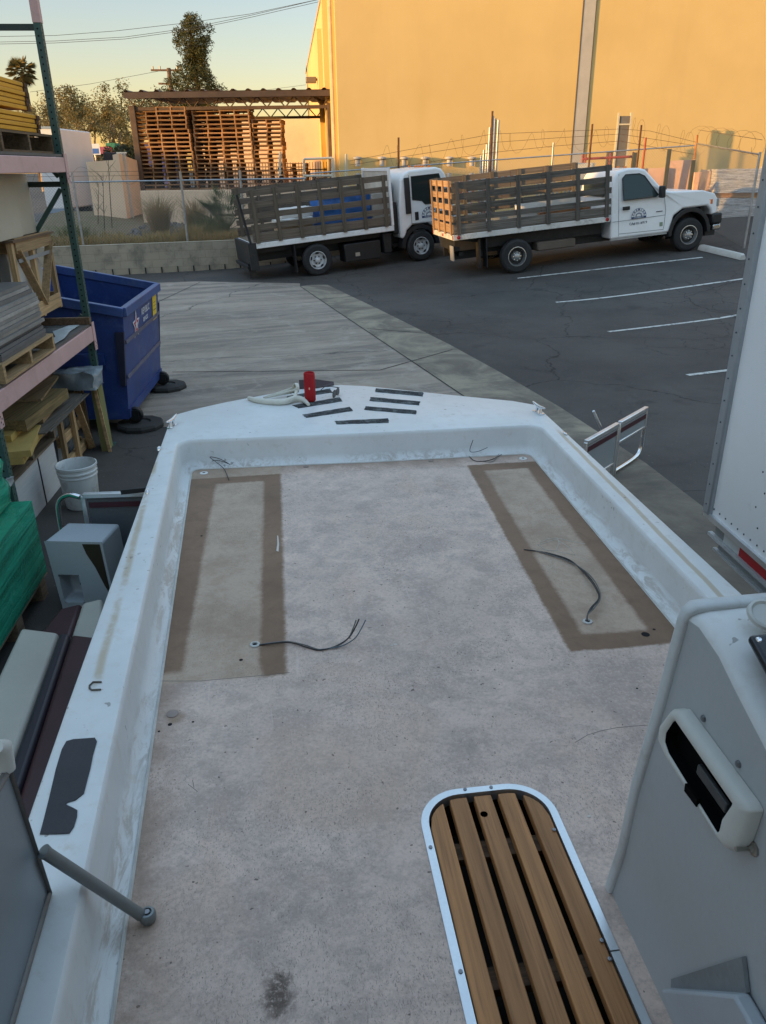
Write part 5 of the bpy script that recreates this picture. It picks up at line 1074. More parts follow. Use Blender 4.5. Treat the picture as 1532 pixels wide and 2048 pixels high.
for x in (-.55,): mb = MB(); mb.bx(x-.01, x+.01, .02, .3, .15, .8); mb.build('mud_flap', rubber, tr1)
# load of truck one
def on(T, name, lab, cat, mb, m, bevel=0, group=None, **k):
    mb.v = [T @ p for p in mb.v]; o = mb.build(name, m, bevel=bevel, **k); tagp(o, lab, cat, group); return o
blue = mat('blue_tarp_wrap', (.035, .17, .52), .35, 0, .25, 3, 25, .3)
def wrapped(x0, x1, y0, y1, z0, z1, j=.015, n=7):
    m = MB(); 
    T = M.Translation(((x0+x1)/2, (y0+y1)/2, z0)); m.bx(x0, x1, y0, y1, z0, z1)
    bm = bmesh.new(); vs = [bm.verts.new(p) for p in m.v]; [bm.faces.new([vs[i] for i in f]) for f in m.f]; bmesh.ops.subdivide_edges(bm, edges=bm.edges[:], cuts=n, use_grid_fill=True)
    for v in bm.verts:
        nn = mnoise.noise_vector(v.co*5.5); n2 = mnoise.noise_vector(v.co*13); v.co += nn*j+n2*j*.5
        if v.co.z < z0+.004: v.co.z = z0+.004
    r = MB(); bm.verts.index_update(); r.v = [v.co.copy() for v in bm.verts]; r.f = [tuple(v.index for v in f.verts) for f in bm.faces]; r.mi = [0]*len(r.f); bm.free(); return r
for k, (z0, z1, lab) in enumerate([(.985, 1.27, 'blue plastic wrapped bundle lowest in the truck bed'), (1.275, 1.56, 'blue plastic wrapped bundle in the middle of the stack on the truck'), (1.565, 1.80, 'blue plastic wrapped bundle on top of the stack on the truck')]):
    on(TI, 'wrapped_bundle', lab, 'bundle', wrapped(.35, 1.62, .35, 1.4, z0, z1, .03), blue, smooth=40)
cardm = mat('cardboard', (.38, .27, .17), .8, 0, .1, 3, 40, .1); whb = mat('white_carton', (.62, .60, .56), .7, 0, .08, 3, 40, .1)
mb = MB(); mb.bx(-.75, .1, .5, 1.2, .985, 1.22); on(TI, 'cardboard_box', 'cardboard box low in the brown truck bed', 'box', mb, cardm, .004)
mb = wrapped(-.8, .12, .45, 1.1, 1.225, 1.38, .02); on(TI, 'white_sack', 'white plastic sack on the cardboard box in the brown truck bed', 'sack', mb, whb, smooth=60)
mb = wrapped(-.6, .2, .7, 1.4, 1.385, 1.6, .015); on(TI, 'white_carton', 'pale carton above the sack in the brown truck bed', 'box', mb, whb, smooth=60)
mb = MB(); mb.bx(1.66, 1.98, .3, 1.0, .985, 1.75); on(TI, 'white_carton', 'tall white carton between the blue bundles and the truck cab', 'box', mb, whb, .004)
# ---------------------------------------------------------------- pickup with stake bed
TP, wbP = truck_frame((1035, 547), (1375, 503)); tr2 = thing('stake_truck', 'white pickup with weathered grey stake bed parked nose to the wheel stop', 'truck', mat=TP); Wp = 1.95
for x, s in ((0, 'rear'), (wbP, 'front')):
    for y, s_ in ((.10, -1), (Wp-.10, 1)): wheel(tr2, x, y, s_, .385, .24, mat('steel_rim', (.45, .455, .46), .35, .7, .12, 6, 60, .05), chrome, 'alloy')
mb = MB(); mb.bx(-1.4, 5.0, .5, .6, .42, .62).bx(-1.4, 5.0, 1.35, 1.45, .42, .62); mb.build('chassis_rail', darkmetal, tr2)
for x in (0, wbP): mb = MB(); mb.tube([(x, .15, .385), (x, Wp-.15, .385)], .07, 8); mb.build('axle', darkmetal, tr2)
bw = mat('chipped_white_bed', (.66, .64, .60), .5, 0, .08, 3, 40, .1, dirt=(.12, .08, .06), dirtamt=.6, dscale=5)
mb = MB(); mb.bx(-1.50, 2.28, -.02, Wp+.05, .90, 1.02); mb.build('bed_frame', bw, tr2, bevel=.01)
mb = MB(); mb.bx(-1.4, 2.2, .3, Wp-.3, .63, .898); mb.build('bed_bearer', darkmetal, tr2)
mb = MB(); mb.bx(-1.47, 2.25, .02, Wp, 1.021, 1.035); mb.build('bed_deck', wood('deck_plank', (.18, .14, .10), 0), tr2)
stake_side(tr2, -1.48, 2.3, -.005, 1.05, 2.12, 6, 5, grw)
stake_side(tr2, -1.48, 2.3, Wp, 1.05, 2.18, 6, 5, brw)
tgw = [wood('tail_board_wood', (.42, .27, .15), 1, .85, .4, .6, rand=.2), wood('tail_stake_wood', (.36, .22, .12), 2, .85, .4, .6)]
stake_end(tr2, -1.47, .02, Wp-.02, 1.05, 2.16, 4, 5, tgw)
tm = text_mb('GMC', .085, frame((-1.5025, .98, .96), (0, -1, 0), (0, 0, 1)), bold=.004); tm.build('tail_lettering', plain('red_lettering', (.45, .06, .04), .5), tr2)
for y in (.02, Wp+.01): mb = MB(); mb.bx(-1.512, -1.50, y-.015, y+.02, .92, 1.0); mb.build('tail_marker', redl, tr2)
T_ = M.Rotation(R(90), 4, 'X')
for x, m_ in ((-1.38, redl), (2.2, redl)): mb = MB(); mb.lathe([(.042, 0), (.042, .012), (.025, .02), (0, .02)], 16, M.Translation((x, -.021, .96)) @ T_); mb.build('side_marker', m_, tr2, smooth=40)
mb = MB(); mb.bx(-1.35, -1.28, .5, .56, .55, .9); mb.bx(-1.3, -1.2, .35, 1.6, .5, .6); mb.build('tow_frame', darkmetal, tr2)
mb = MB(); mb.bx(-1.46, -1.44, .25, .55, .42, .75); pl_ = mb.build('licence_plate', plain('plate_grey', (.3, .3, .3), .5), tr2)
for x in (-.88, -.72): mb = MB(); mb.bx(x-.01, x+.01, .0, .32, .22, .86); mb.build('mud_flap', rubber, tr2)
mb = MB(); mb.bx(.55, 1.5, .15, .5, .42, .62); mb.build('side_tank', mat('rusty_tank', (.14, .11, .085), .8), tr2, bevel=.03)
# cab and nose
nose = [(2.30, .50), (2.32, 1.3), (2.40, 1.82), (2.50, 1.96), (2.75, 2.0), (3.0, 1.985), (3.18, 1.93), (3.60, 1.45), (3.80, 1.40), (4.6, 1.34), (4.92, 1.24), (5.02, 1.10), (5.03, .80), (4.86, .76), (4.82, .9), (4.72, .99), (4.1, .99), (3.88, .86), (3.78, .5)]
mb = MB(); 
rg = []
def inset(x, z):   # cab narrows above the belt line, nose rounds in
    k = max(0, (z-1.35))*.22; k += max(0, x-4.6)*.12 if z > .7 else 0; return k
for yf in (0, 1):
    pass
a = [V((x, .0+inset(x, z), z)) for x, z in nose]; b = [V((x, Wp-inset(x, z), z)) for x, z in nose]; n = len(nose)
mb.add(a+b, [tuple(range(n-1, -1, -1)), tuple(range(n, 2*n))]+[(i, (i+1) % n, n+(i+1) % n, n+i) for i in range(n)]); cb = mb.build('cab', whitepaint, tr2, bevel=.045, seg=3)
def cy(x, z): return inset(x, z)-.003
def panel(pts, name, m, th=.004, parent=None, off=0):
    mb = MB(); mb.prism([(x, cy(x, z)-off, z) for x, z in pts], (0, th, 0)); return mb.build(name, m, parent or tr2)
dw = panel([(2.60, 1.33), (2.60, 1.80), (2.68, 1.87), (3.02, 1.86), (3.14, 1.80), (3.46, 1.36), (3.40, 1.33)], 'door_window', glass('tinted_glass', (.035, .055, .055), .05), .006)
q = [(2.60, 1.33), (2.60, 1.80), (2.68, 1.87), (3.02, 1.86), (3.14, 1.80), (3.46, 1.36), (3.40, 1.33), (2.60, 1.33)]; mb = MB(); mb.tube([(x, cy(x, z)-.003, z) for x, z in q], .012, 5); mb.build('window_seal', black, dw)
mb = MB(); mb.add([(3.215, .16+.1, 1.90), (3.215, Wp-.26, 1.90), (3.575, Wp-.12, 1.485), (3.575, .12, 1.485)], [(0, 1, 2, 3)]); mb.build('windscreen', glass('tinted_glass', (.035, .055, .055)), tr2, solid=-.008)
mb = MB(); mb.bx(3.58, 3.74, .15, Wp-.15, 1.445, 1.47); mb.build('cowl', black, tr2)
mb = MB(); mb.bx(2.305, 2.33, .35, Wp-.35, 1.42, 1.8); mb.build('rear_window', glass('tinted_glass', (.035, .055, .055)), tr2)
mb = MB()
for q in ([(2.52, 1.9), (2.50, .55)], [(3.60, 1.42), (3.66, 1.0), (3.63, .60)], [(2.5, .60), (3.63, .58)], [(2.34, .88), (3.66, .90)]): mb.tube([(x, cy(x, z)+.001, z) for x, z in q], .005, 4)
mb.build('door_seam', plain('seam_dark', (.12, .12, .12)), tr2)
mb = MB(); mb.bx(2.58, 2.76, -.012, .002, 1.11, 1.19); mb.build('door_handle', black, tr2, bevel=.012)
sun_logo(tr2, frame((2.99, cy(3, 1.0)-.001, .94), (1, 0, 0), (0, 0, 1)), .185)
tm = text_mb('CA# 0116919', .078, frame((2.98, cy(3, .8)-.001, .79), (1, 0, 0), (0, 0, 1)), bold=.0012); tm.build('door_lettering', dkl_, tr2)
mb = MB(); mb.bx(3.42, 3.58, -.006, .0, .985, 1.005); mb.build('door_badge', dkl_, tr2)
mb = MB(); mb.bx(3.52, 3.60, -.005, .0, .66, .75); mb.build('permit_sticker', plain('green_sticker', (.25, .32, .22), .6), tr2)
mb = MB(); mb.bx(2.3, 3.72, .0, .05, .47, .50); mb.build('sill', mat('sill_grey', (.4, .39, .37), .5), tr2)
mb = MB(); mb.bx(3.42, 3.54, -.2, -.06, 1.30, 1.56); mr = mb.build('mirror', black, tr2, bevel=.025); mb = MB(); mb.beam((3.5, -.06, 1.36), (3.5, .02, 1.36), .04, .05); mb.build('mirror_arm', black, mr)
ar = [(wbP+math.cos(a)*.54, .40+math.sin(a)*.60) for a in [math.pi*i/14 for i in range(15)]]; ar2 = [(wbP+math.cos(a)*.455, .40+math.sin(a)*.50) for a in [math.pi*i/14 for i in range(14, -1, -1)]]
mb = MB(); mb.prism([(x, -.03, z) for x, z in ar+ar2], (0, .35, 0)); mb.build('wheel_arch', black, tr2, bevel=.01)
mb = MB(); mb.bx(3.9, 4.75, .36, .40, .3, .98); mb.build('inner_arch', black, tr2)
mb = MB(); mb.bx(4.86, 5.12, -.02, Wp+.02, .56, .80); bp_ = mb.build('bumper', black, tr2, bevel=.04); mb = MB(); mb.bx(4.90, 5.10, .0, Wp, .42, .555); mb.build('chrome_bumper', plain('bumper_chrome', (.5, .5, .5), .25, .9), tr2, bevel=.03); mb = MB(); mb.bx(4.75, 5.0, .08, Wp-.08, .3, .418); mb.build('valance', black, tr2)
for y in (.22, Wp-.22): mb = MB(); mb.bx(4.97, 5.04, y-.18, y+.18, .95, 1.12); mb.build('headlight', glass('headlight_glass', (.3, .32, .33), .1), tr2, bevel=.01)
mb = MB(); mb.bx(5.0, 5.045, .45, Wp-.45, .82, 1.1); mb.build('grille', black, tr2)
mb = MB(); mb.bx(4.70, 4.86, .02+.0, .04, 1.02, 1.12); mb.build('corner_lamp', amb, tr2)
for y in (.6, .98, 1.35): mb = MB(); mb.lathe([(.04, 0), (.035, .03), (0, .035)], 12, M.Translation((2.9, y, 1.995))); mb.build('roof_light', amb, tr2, smooth=40)
# pickup load
mb = MB(); mb.bx(-1.2, 1.9, .25, .75, 1.036, 1.13); on(TP, 'plank_stack', 'stack of pale planks lying in the grey pickup bed', 'planks', mb, wood('pale_plank', (.34, .26, .18), 0))
mb = MB(); mb.bx(.4, 1.9, .8, 1.3, 1.036, 1.5); on(TP, 'white_carton', 'white carton deep in the grey pickup bed', 'box', mb, whb, .004)
mb = wrapped(-.5, .9, .35, .7, 1.14, 1.30, .03); on(TP, 'crumpled_sheet', 'crumpled white plastic sheet in the grey pickup bed', 'plastic sheet', mb, whb, smooth=60)
mb = MB(); mb.bx(.6, 1.85, .12, .22, 1.14, 1.27); on(TP, 'orange_lettered_board', 'orange brown board behind the lower slats of the pickup bed', 'board', mb, mat('orange_board', (.42, .2, .1), .7))
# ---------------------------------------------------------------- yard stores behind the trucks
ws = S(1403, 500); we = S(1482, 519); d = (we-ws).normalized(); nn = V((-d.y, d.x, 0)).normalized(); mb = MB()
ringp = [(-.085, 0), (-.085, .06), (-.05, .125), (.05, .125), (.085, .06), (.085, 0)]
mb.loft([[ws-d*.05+nn*a*.9+V((0, 0, b*.8)) for a, b in ringp]]+[[ws.lerp(we, s_)+nn*a+V((0, 0, b+.002)) for a, b in ringp] for s_ in (0, .25, .5, .75, 1)]+[[we+d*.05+nn*a*.9+V((0, 0, b*.8)) for a, b in ringp]], closed=True, caps=True)
tagp(mb.build('wheel_stop', mat('chalky_concrete', (.52, .50, .46), .85, 0, .1, 6, 60, .3), smooth=30), 'chalky white concrete wheel stop in front of the pickup', 'wheel stop')
def at_(px, py, y): return Q(px, py, y)
# tall bundle of galvanised poles
for i, (px, top, y, m_, lab) in enumerate([(986, 232, 24.6, galv, 'tallest galvanised pole of the bundle behind the pickup'), (991, 237, 24.7, galv, 'galvanised pole second tallest in the bundle behind the pickup'), (997, 240, 24.65, galv, 'right hand galvanised pole of the bundle with a red cap'), (980, 255, 24.7, galv, 'galvanised pole left in the bundle behind the pickup'), (974, 289, 24.8, galv, 'short galvanised pole left of the tall bundle'), (968, 300, 24.8, galv, 'shorter tilted galvanised pole left of the tall bundle'), (963, 311, 24.85, galv, 'shortest galvanised pole at the left of the bundle')]):
    p = at_(px, top, y); b = hgt(p.x, y); mb = MB(); mb.tube([(p.x-.05, y-.15, b), (p.x, y, p.z)], .038, 8); tagp(mb.build('steel_pole', m_, smooth=50), lab, 'pole', 'galvanised poles behind the pickup')
# striped barricades
t = NT('hazard_stripes'); x, y, z = t.sep(); s_ = t.math('FRACT', t.math('MULTIPLY', t.math('ADD', x, z), 5.2)); c = t.mix(t.math('GREATER_THAN', s_, .5), (.68, .66, .62), (.55, .13, .04)); hz = t.done(c, .5)
for px0, px1, py0, py1, y, lab in [(908, 965, 356, 370, 24.2, 'orange striped barricade board behind the pickup tail'), (965, 1040, 347, 362, 24.25, 'orange striped barricade board right of the pole bundle'), (908, 950, 382, 392, 24.15, 'lower orange striped barricade board seen through the slats'), (700, 770, 372, 384, 24.6, 'orange striped barricade board behind the blue load'), (826, 858, 352, 398, 24.4, 'orange striped barricade panel seen through the cab window')]:
    a, b = at_(px0, py0, y), at_(px1, py1, y); mb = MB(); mb.bx(a.x, b.x, y, y+.03, b.z, a.z)
    for xx in (a.x+.1, b.x-.1): mb.bx(xx-.02, xx+.02, y+.031, y+.06, hgt(xx, y), a.z)
    tagp(mb.build('barricade', hz), lab, 'barricade', 'striped barricades behind the trucks')
for i in range(9):
    px = 1075+i*8; y = 24.9+.05*(i % 3); a = at_(px, 368+4*(i % 2), y); mb = MB(); mb.tube([(a.x, y, hgt(a.x, y)), (a.x+.03, y+.1, a.z+.1)], .035, 8); tagp(mb.build('scaffold_tube', galv if i != 6 else plain('yellow_tube', (.55, .33, .05), .5), smooth=50), '%s leaning scaffold tube counted from the left behind the pickup bed' % ('leftmost', 'second', 'third', 'fourth', 'fifth', 'sixth', 'yellow seventh', 'eighth', 'rightmost')[i], 'tube', 'scaffold tubes behind the pickup bed')
# tall panel rack near the wall
a, b = at_(1236, 230, 26.4), at_(1264, 230, 26.4); pr = thing('panel_rack', 'tall narrow dark panel in a pale frame standing against the golden wall', 'rack', ((a.x+b.x)/2, 26.4, hgt(a.x, 26.4))); hw = (b.x-a.x)/2; zt3 = a.z-hgt(a.x, 26.4)
mb = MB(); mb.bx(-hw+.05, hw-.05, -.02, .03, 0, zt3-.03); mb.build('panel', mat('grey_weathered_panel', (.16, .145, .13), .85, 0, .2, 2), pr)
mb = MB(); mb.bx(-hw, -hw+.049, -.05, .05, 0, zt3+.06); mb.build('upright', mat('pale_post', (.6, .53, .38), .6), pr); mb = MB(); mb.bx(hw-.049, hw, -.05, .05, 0, zt3+.06); mb.build('upright', mat('pale_post', (.6, .53, .38), .6), pr); mb = MB(); mb.bx(-hw+.05, hw-.05, -.05, -.021, zt3-.28, zt3-.24); mb.build('crossbar', mat('pale_post', (.6, .53, .38), .6), pr)
a, b = at_(1216, 303, 25.6), at_(1227, 303, 25.6); mb = MB(); mb.bx(a.x, b.x, 25.6, 25.75, hgt(a.x, 25.6), a.z); tagp(mb.build('timber_post', wood('grey_timber', (.14, .12, .10), 2)), 'short grey timber post left of the tall dark panel', 'post')
# red rack bars
rp = plain('red_oxide', (.35, .05, .03)); a, b = at_(1165, 318, 24.9), at_(1266, 313, 24.9); mb = MB(); mb.tube([a, b], .035, 8)
for p in (a, a.lerp(b, .06), a.lerp(b, .55), b): mb.tube([(p.x, p.y, hgt(p.x, p.y)), (p.x, p.y, p.z+.12)], .03, 8)
tagp(mb.build('red_rail', rp, smooth=50), 'red pipe rail behind the pickup cab', 'rail')
# bright cabinets and pinkish boards
cabm = mat('cream_cabinet', (.72, .67, .55), .5, 0, .05)
for px0, px1, py0, y, lab in [(1153, 1190, 326, 24.75, 'cream cabinet lit by a patch of sun behind the pickup bed'), (1192, 1222, 334, 24.8, 'white cabinet right of the sunlit cream one')]:
    a, b = at_(px0, py0, y), at_(px1, py0, y); zb_ = hgt(a.x, y); mb = MB(); mb.bx(a.x, b.x, y, y+.7, zb_, a.z); o = mb.build('cabinet', cabm, bevel=.01); tagp(o, lab, 'cabinet')
pkb = mat('pinkish_board', (.66, .42, .31), .8, 0, .12, 1.5, 40, .1, dirt=(.35, .22, .16), dirtamt=.3)
for px0, px1, py0, y, lab in [(1272, 1338, 338, 24.0, 'pinkish board panel nearest the pickup windscreen'), (1340, 1392, 322, 24.15, 'tall pinkish board panel beside the orange post'), (1392, 1424, 345, 24.05, 'brown board panel right of the orange post')]:
    a, b = at_(px0, py0, y-.35), at_(px1, py0-3, y-.35); zb_ = hgt(a.x, y)
    mb = MB(); mb.add([(a.x, y-.35, zb_), (b.x, y-.35, zb_), (b.x, y-.25, zb_), (a.x, y-.25, zb_), (a.x, y-.28, a.z), (b.x, y-.28, b.z), (b.x, y-.18, b.z), (a.x, y-.18, a.z)], [(3, 2, 1, 0), (4, 5, 6, 7), (0, 1, 5, 4), (1, 2, 6, 5), (2, 3, 7, 6), (3, 0, 4, 7)]); tagp(mb.build('board_panel', pkb), lab, 'board')
for px, py in ((1271, 305), (1340, 298), (1388, 320)):
    y = 23.5; p = at_(px, py, y); mb = MB(); mb.bx(p.x-.05, p.x+.05, y, y+.06, hgt(p.x, y), p.z); tagp(mb.build('channel_post', mat('dark_green_post', (.08, .085, .07), .6)), {1271: 'dark channel post behind the pickup cab roof', 1340: 'dark channel post between the pinkish boards', 1388: 'dark channel post just left of the orange post'}[px], 'post')
# shrink wrapped pallets at the right
t = NT('shrink_wrap'); x, y, z = t.sep(); ly = t.noise(1, 3, .7, .6, t.mapped((2, 2, 34))); wr = t.noise(7, 6, .75, 2.0); c = t.mix(t.ramp(ly, .35, .65), (.34, .325, .325), (.72, .70, .69)); c = t.mix(t.math('MULTIPLY', t.ramp(wr, .5, .66), .6), c, (.75, .74, .74)); t.bump(t.math('ADD', wr, ly), .7, .03); wrapm = t.done(c, .25, 0, .6); rndm = mat('grey_block_load', (.33, .31, .32), .6, 0, .2, 7, 40, .2)
a, b = at_(1420, 400, 23.4), at_(1522, 400, 23.4); zb_ = hgt(a.x, 23.4)
zs = [zb_-.1, at_(1470, 446, 23.4).z, at_(1470, 396, 23.4).z, at_(1470, 338, 23.4).z]
for k in range(3):
    z0, z1 = zs[k]+(.13 if k else .12), zs[k+1]-.01; ox = .04*k
    lab = ['shrink wrapped load on the ground right of the pickup nose', 'shrink wrapped load in the middle of the stack right of the pickup nose', 'pale shrink wrapped load on top of the stack right of the pickup'][k]
    mb = wrapped(a.x+ox, b.x+ox*.5, 23.4, 24.6, z0, z1, .03, 9); o = mb.build('wrapped_load', wrapm, smooth=50); tagp(o, lab, 'wrapped load', 'shrink wrapped loads beside the pickup')
    mb = MB(); mb.bx(a.x, b.x, 23.42, 24.58, z0-.03, z0-.005)
    for yy in (23.45, 24.0, 24.5): mb.bx(a.x, b.x, yy, yy+.06, z0-.125, z0-.03)
    tagp(mb.build('wooden_pallet', pw), ['pallet under the lowest wrapped load right of the pickup', 'pallet under the middle wrapped load right of the pickup', 'pallet under the top wrapped load right of the pickup'][k], 'pallet')
mb = wrapped(b.x+.15, b.x+1.3, 22.9, 24.1, zb_, zb_+1.35, .03, 8); tagp(mb.build('wrapped_load', wrapm, smooth=50), 'wrapped load at the far right edge beside the trailer', 'wrapped load')
# light box trailer panels behind the cab: white frame rack seen above the bed
# first is a real vent; the other pipes stand in for shadows on the wall
for i, px in enumerate((714, 763, 807, 849, 897, 942)):
    p = PL(px, 312, wc, wn)-wn*.14; mb = MB(); mb.lathe([(.08, .3), (.08, .48), (.14, .52), (.14, .56), (0, .59)], 14, M.Translation((p.x, p.y, p.z-.6))); mb.tube([(p.x, p.y, hgt(p.x, p.y)-.1), (p.x, p.y, p.z-.5)], .075, 8)
    tagp(mb.build('vent_and_shadow_pipe', mat('grey_vent', (.5, .47, .44), .6), smooth=40), '%s capped pipe from the left in the row of vent and shadow shapes' % ['first', 'second', 'third', 'fourth', 'fifth', 'sixth'][i], 'vent', 'vent pipes along the warehouse wall')
# ================================================================== white box trailer at the right
TA = R(4.6); p0 = Q(1408, 1020, 4.0); BT = M.Translation((p0.x, p0.y, 0)) @ M.Rotation(TA, 4, 'Z'); bt = thing('box_truck_trailer', 'big white box trailer with rivets and red white tape beside the boat', 'trailer', mat=BT); zb_ = p0.z
t = NT('trailer_skin'); n1 = t.noise(.8, 5); n2 = t.noise(9, 6, .75); c = t.mix(t.ramp(n1, .3, .7), (.80, .80, .79), (.86, .86, .85)); c = t.mix(t.math('MULTIPLY', t.ramp(n2, .58, .75), .2), c, (.4, .4, .4)); t.bump(t.noise(1.5, 2), .08, .02); skin = t.done(c, .38, 0, .5)
mb = MB(); mb.bx(.02, 2.4, -7, 0, zb_, 3.35); mb.build('body', skin, bt)
mb = MB(); mb.bx(-.006, .05, -.06, .012, zb_-.01, 3.4); mb.build('corner_post', mat('corner_alloy', (.38, .40, .42), .45, .5, .08), bt, bevel=.01)
mb = MB(); mb.bx(.0, .06, -7, -.001, zb_-.03, zb_+.0); mb.build('bottom_rail', alu, bt)
mb = MB(); mb.bx(.06, .1, -7, -.05, zb_-.125, zb_-.031); mb.build('skirt_rail', mat('rail_grey', (.26, .28, .28), .5), bt)
mb = MB(); mb.bx(.035, .06, -7, -.02, zb_-.145, zb_-.126); mb.build('lower_rail', mat('rail_light', (.45, .46, .46), .5), bt)
mb = MB(); mb.bx(.09, .14, -7, -.06, zb_-.22, zb_-.146); mb.build('under_rail', mat('rail_grey', (.26, .28, .28), .5), bt)
mb = MB(); mb.bx(.07, .09, -7, -.04, zb_-.235, zb_-.221); mb.build('step_rail', mat('rail_light', (.45, .46, .46), .5), bt)
y = -.16; k = 0
while y > -3:
    L = .28 if k % 2 else .17; mb = MB(); mb.bx(.052, .059, y-L, y-.002, zb_-.124, zb_-.034); mb.build('reflective_tape', [plain('tape_white', (.62, .64, .63), .4), plain('tape_red', (.50, .012, .02), .4)][k % 2], bt); y -= L; k += 1
mb = MB()
def riv(y, z, r=.006): mb.lathe([(r, 0), (r*.7, .003), (0, .004)], 8, BT.inverted() @ BT @ M.Translation((.02, y, z)) @ M.Rotation(R(-90), 4, 'Y'))
y = -.07
while y > -3: riv(y, zb_+.035); y -= .065
for y in (-.5, -1.0, -1.5, -2.0, -2.5):
    z = zb_+.12; i = 0
    while z < 3.3: riv(y+(.05 if i % 2 else 0), z, .0055); z += .095; i += 1
mb.build('rivets', plain('rivet_dark', (.07, .08, .09), .5, .5), bt)['kind'] = 'stuff'
mb = MB()
z = zb_+.05
while z < 3.3: mb.lathe([(.005, 0), (.004, .003), (0, .003)], 6, M.Translation((-.0065, -.024, z)) @ M.Rotation(R(-90), 4, 'Y')); z += .12
mb.build('post_rivets', plain('rivet_dark', (.07, .08, .09)), bt)['kind'] = 'stuff'
mb = MB(); mb.bx(.5, 1.9, -6.9, -.3, .42, zb_-.22); mb.build('chassis', darkmetal, bt)
for y in (-4.2, -5.2):
    for x in (.35, 2.05): mb = MB(); mb.lathe([(.18, -.12), (.3, -.12), (.36, -.07), (.36, .07), (.3, .12), (.18, .12)], 24, M.Translation((x, y, .36)) @ M.Rotation(R(90), 4, 'Y')); mb.build('wheel', rubber, bt, smooth=40)
for x in (.6, 1.8): mb = MB(); mb.bx(x-.04, x+.04, -.6, -.52, 0, .45); mb.build('landing_leg', galv, bt)
# ================================================================== pallet rack
random.seed(33)
RM = frame((-2.76, 7.44, 0), (.075, -1, 0), (1, .075, 0))     # local x along the rack toward the viewer, y out into the yard, so depth is -y
# (frame() makes z = x cross y; here that points up)
rack = thing('pallet_rack', 'green pallet rack upright frames with pale pink shelf beams', 'rack', mat=RM)
gp_ = mat('green_rack_paint', (.045, .10, .085), .55, .1, .15, 4, 50, .1, dirt=(.12, .12, .11), dirtamt=.3)
pkp = mat('pink_beam_paint', (.60, .38, .36), .55, 0, .06, 3, 50, .05, dirt=(.35, .22, .18), dirtamt=.35, dscale=7)
hole_m = plain('hole_black', (.006, .005, .005), .9)
def post(x, y, h, name='upright'):
    mb = MB(); w = .062; d = .058; tk = .004
    mb.bx(x-w/2, x+w/2, y-tk, y, 0, h).bx(x-w/2, x-w/2+tk, y-d, y-tk, 0, h).bx(x+w/2-tk, x+w/2, y-d, y-tk, 0, h).bx(x-.07, x+.07, y-.09, y+.04, 0, .008)
    u = mb.build(name, gp_, rack); mb = MB(); z = .06
    while z < h-.03:
        for dx in (-.014, .014):
            mb.lathe([(.0001, 0), (.0065, 0)], 8, M.Translation((x+dx, y+.0012, z+(.025 if dx > 0 else 0))) @ M.Rotation(R(-90), 4, 'X') @ M.Diagonal((1, 1, 1, 1)))
        mb.lathe([(.0001, 0), (.0075, 0)], 8, M.Translation((x+w/2+.0012, y-.03, z)) @ M.Rotation(R(90), 4, 'Y')); z += .0508
    o = mb.build('punch_hole', hole_m, u, fix=False); o['kind'] = 'stuff'; return u
HP = 4.6; BL = 2.46
for x in (0, BL):
    u = post(x, 0, HP); post(x, -1.07, HP)
    mb = MB(); mb.bx(x-.034, x+.034, -.061, .004, 3.66, 4.6); mb.build('painted_splice', pkp, u)
    for z in (.25, 2.44, 3.63): mb = MB(); mb.beam((x, -.06, z), (x, -1.01, z), .035, .045); mb.build('brace', mat('dark_brace', (.02, .035, .03), .5), rack)
    for za, zb2 in ((2.40, 1.35), (1.3, .3), (2.5, 3.6)): mb = MB(); mb.beam((x, -.07, za), (x, -.9, zb2), .03, .035); mb.build('brace', gp_, rack)
for z0, z1 in ((1.06, 1.20), (2.535, 2.655)):
    for y in (.012, -1.10):
        mb = MB(); mb.bx(.035, BL-.035, y-.04, y, z0, z1); bmn = mb.build('shelf_beam', pkp, rack, bevel=.006)
        for x in (.0, BL):
            mb = MB(); mb.bx(x-.036, x+.036, y-.002+.0, y+.006, z0-.09, z1+.03); mb.build('beam_connector', pkp, bmn)
            mb = MB()
            for dz in (.03, .07): mb.lathe([(.0001, 0), (.007, 0)], 8, M.Translation((x-.012, y+.0075, z0-dz)) @ M.Rotation(R(-90), 4, 'X')); mb.lathe([(.0001, 0), (.007, 0)], 8, M.Translation((x+.012, y+.0075, z0-dz+.02)) @ M.Rotation(R(-90), 4, 'X'))
            mb.build('connector_slot', hole_m, bmn)
ply = mat('dusty_plywood', (.13, .115, .10), .85, 0, .2, 4, 50, .2)
for z in (1.205, 2.66): mb = MB(); mb.bx(.04, BL-.04, -1.09, .0, z, z+.02); mb.build('shelf_panel', ply, rack)
def rk(x, y, z): return RM @ V((x, y, z))
def put(name, lab, cat, mb, m, group=None, bevel=0, **k):
    mb.v = [RM @ p for p in mb.v]; o = mb.build(name, m, bevel=bevel, **k); return tagp(o, lab, cat, group)
pine_ = wood('crate_pine', (.46, .30, .155), 0, .75, .35, .8, (.2, .12, .06)); pineW = wood('crate_pine_long', (.46, .30, .155), 1, .75, .35, .8, (.2, .12, .06)); oldp = wood('old_pallet_wood', (.22, .16, .11), 1, .85, .4, .8, (.08, .06, .05))
def rack_pallet(x0, x1, y0, y1, z, lab, m=oldp, h=.13):
    mb = MB(); n = 5
    for i in range(n): a = y0+(y1-y0-.1)*i/(n-1); mb.bx(x0, x1, a, a+.1, z+h-.018, z+h)
    for x in (x0+.02, (x0+x1)/2, x1-.02): mb.bx(x-.02, x+.02, y0, y1, z+.018, z+h-.018)
    for y in (y0+.05, (y0+y1)/2, y1-.05): mb.bx(x0, x1, y-.05, y+.05, z, z+.018)
    return put('wooden_pallet', lab, 'pallet', mb, m)
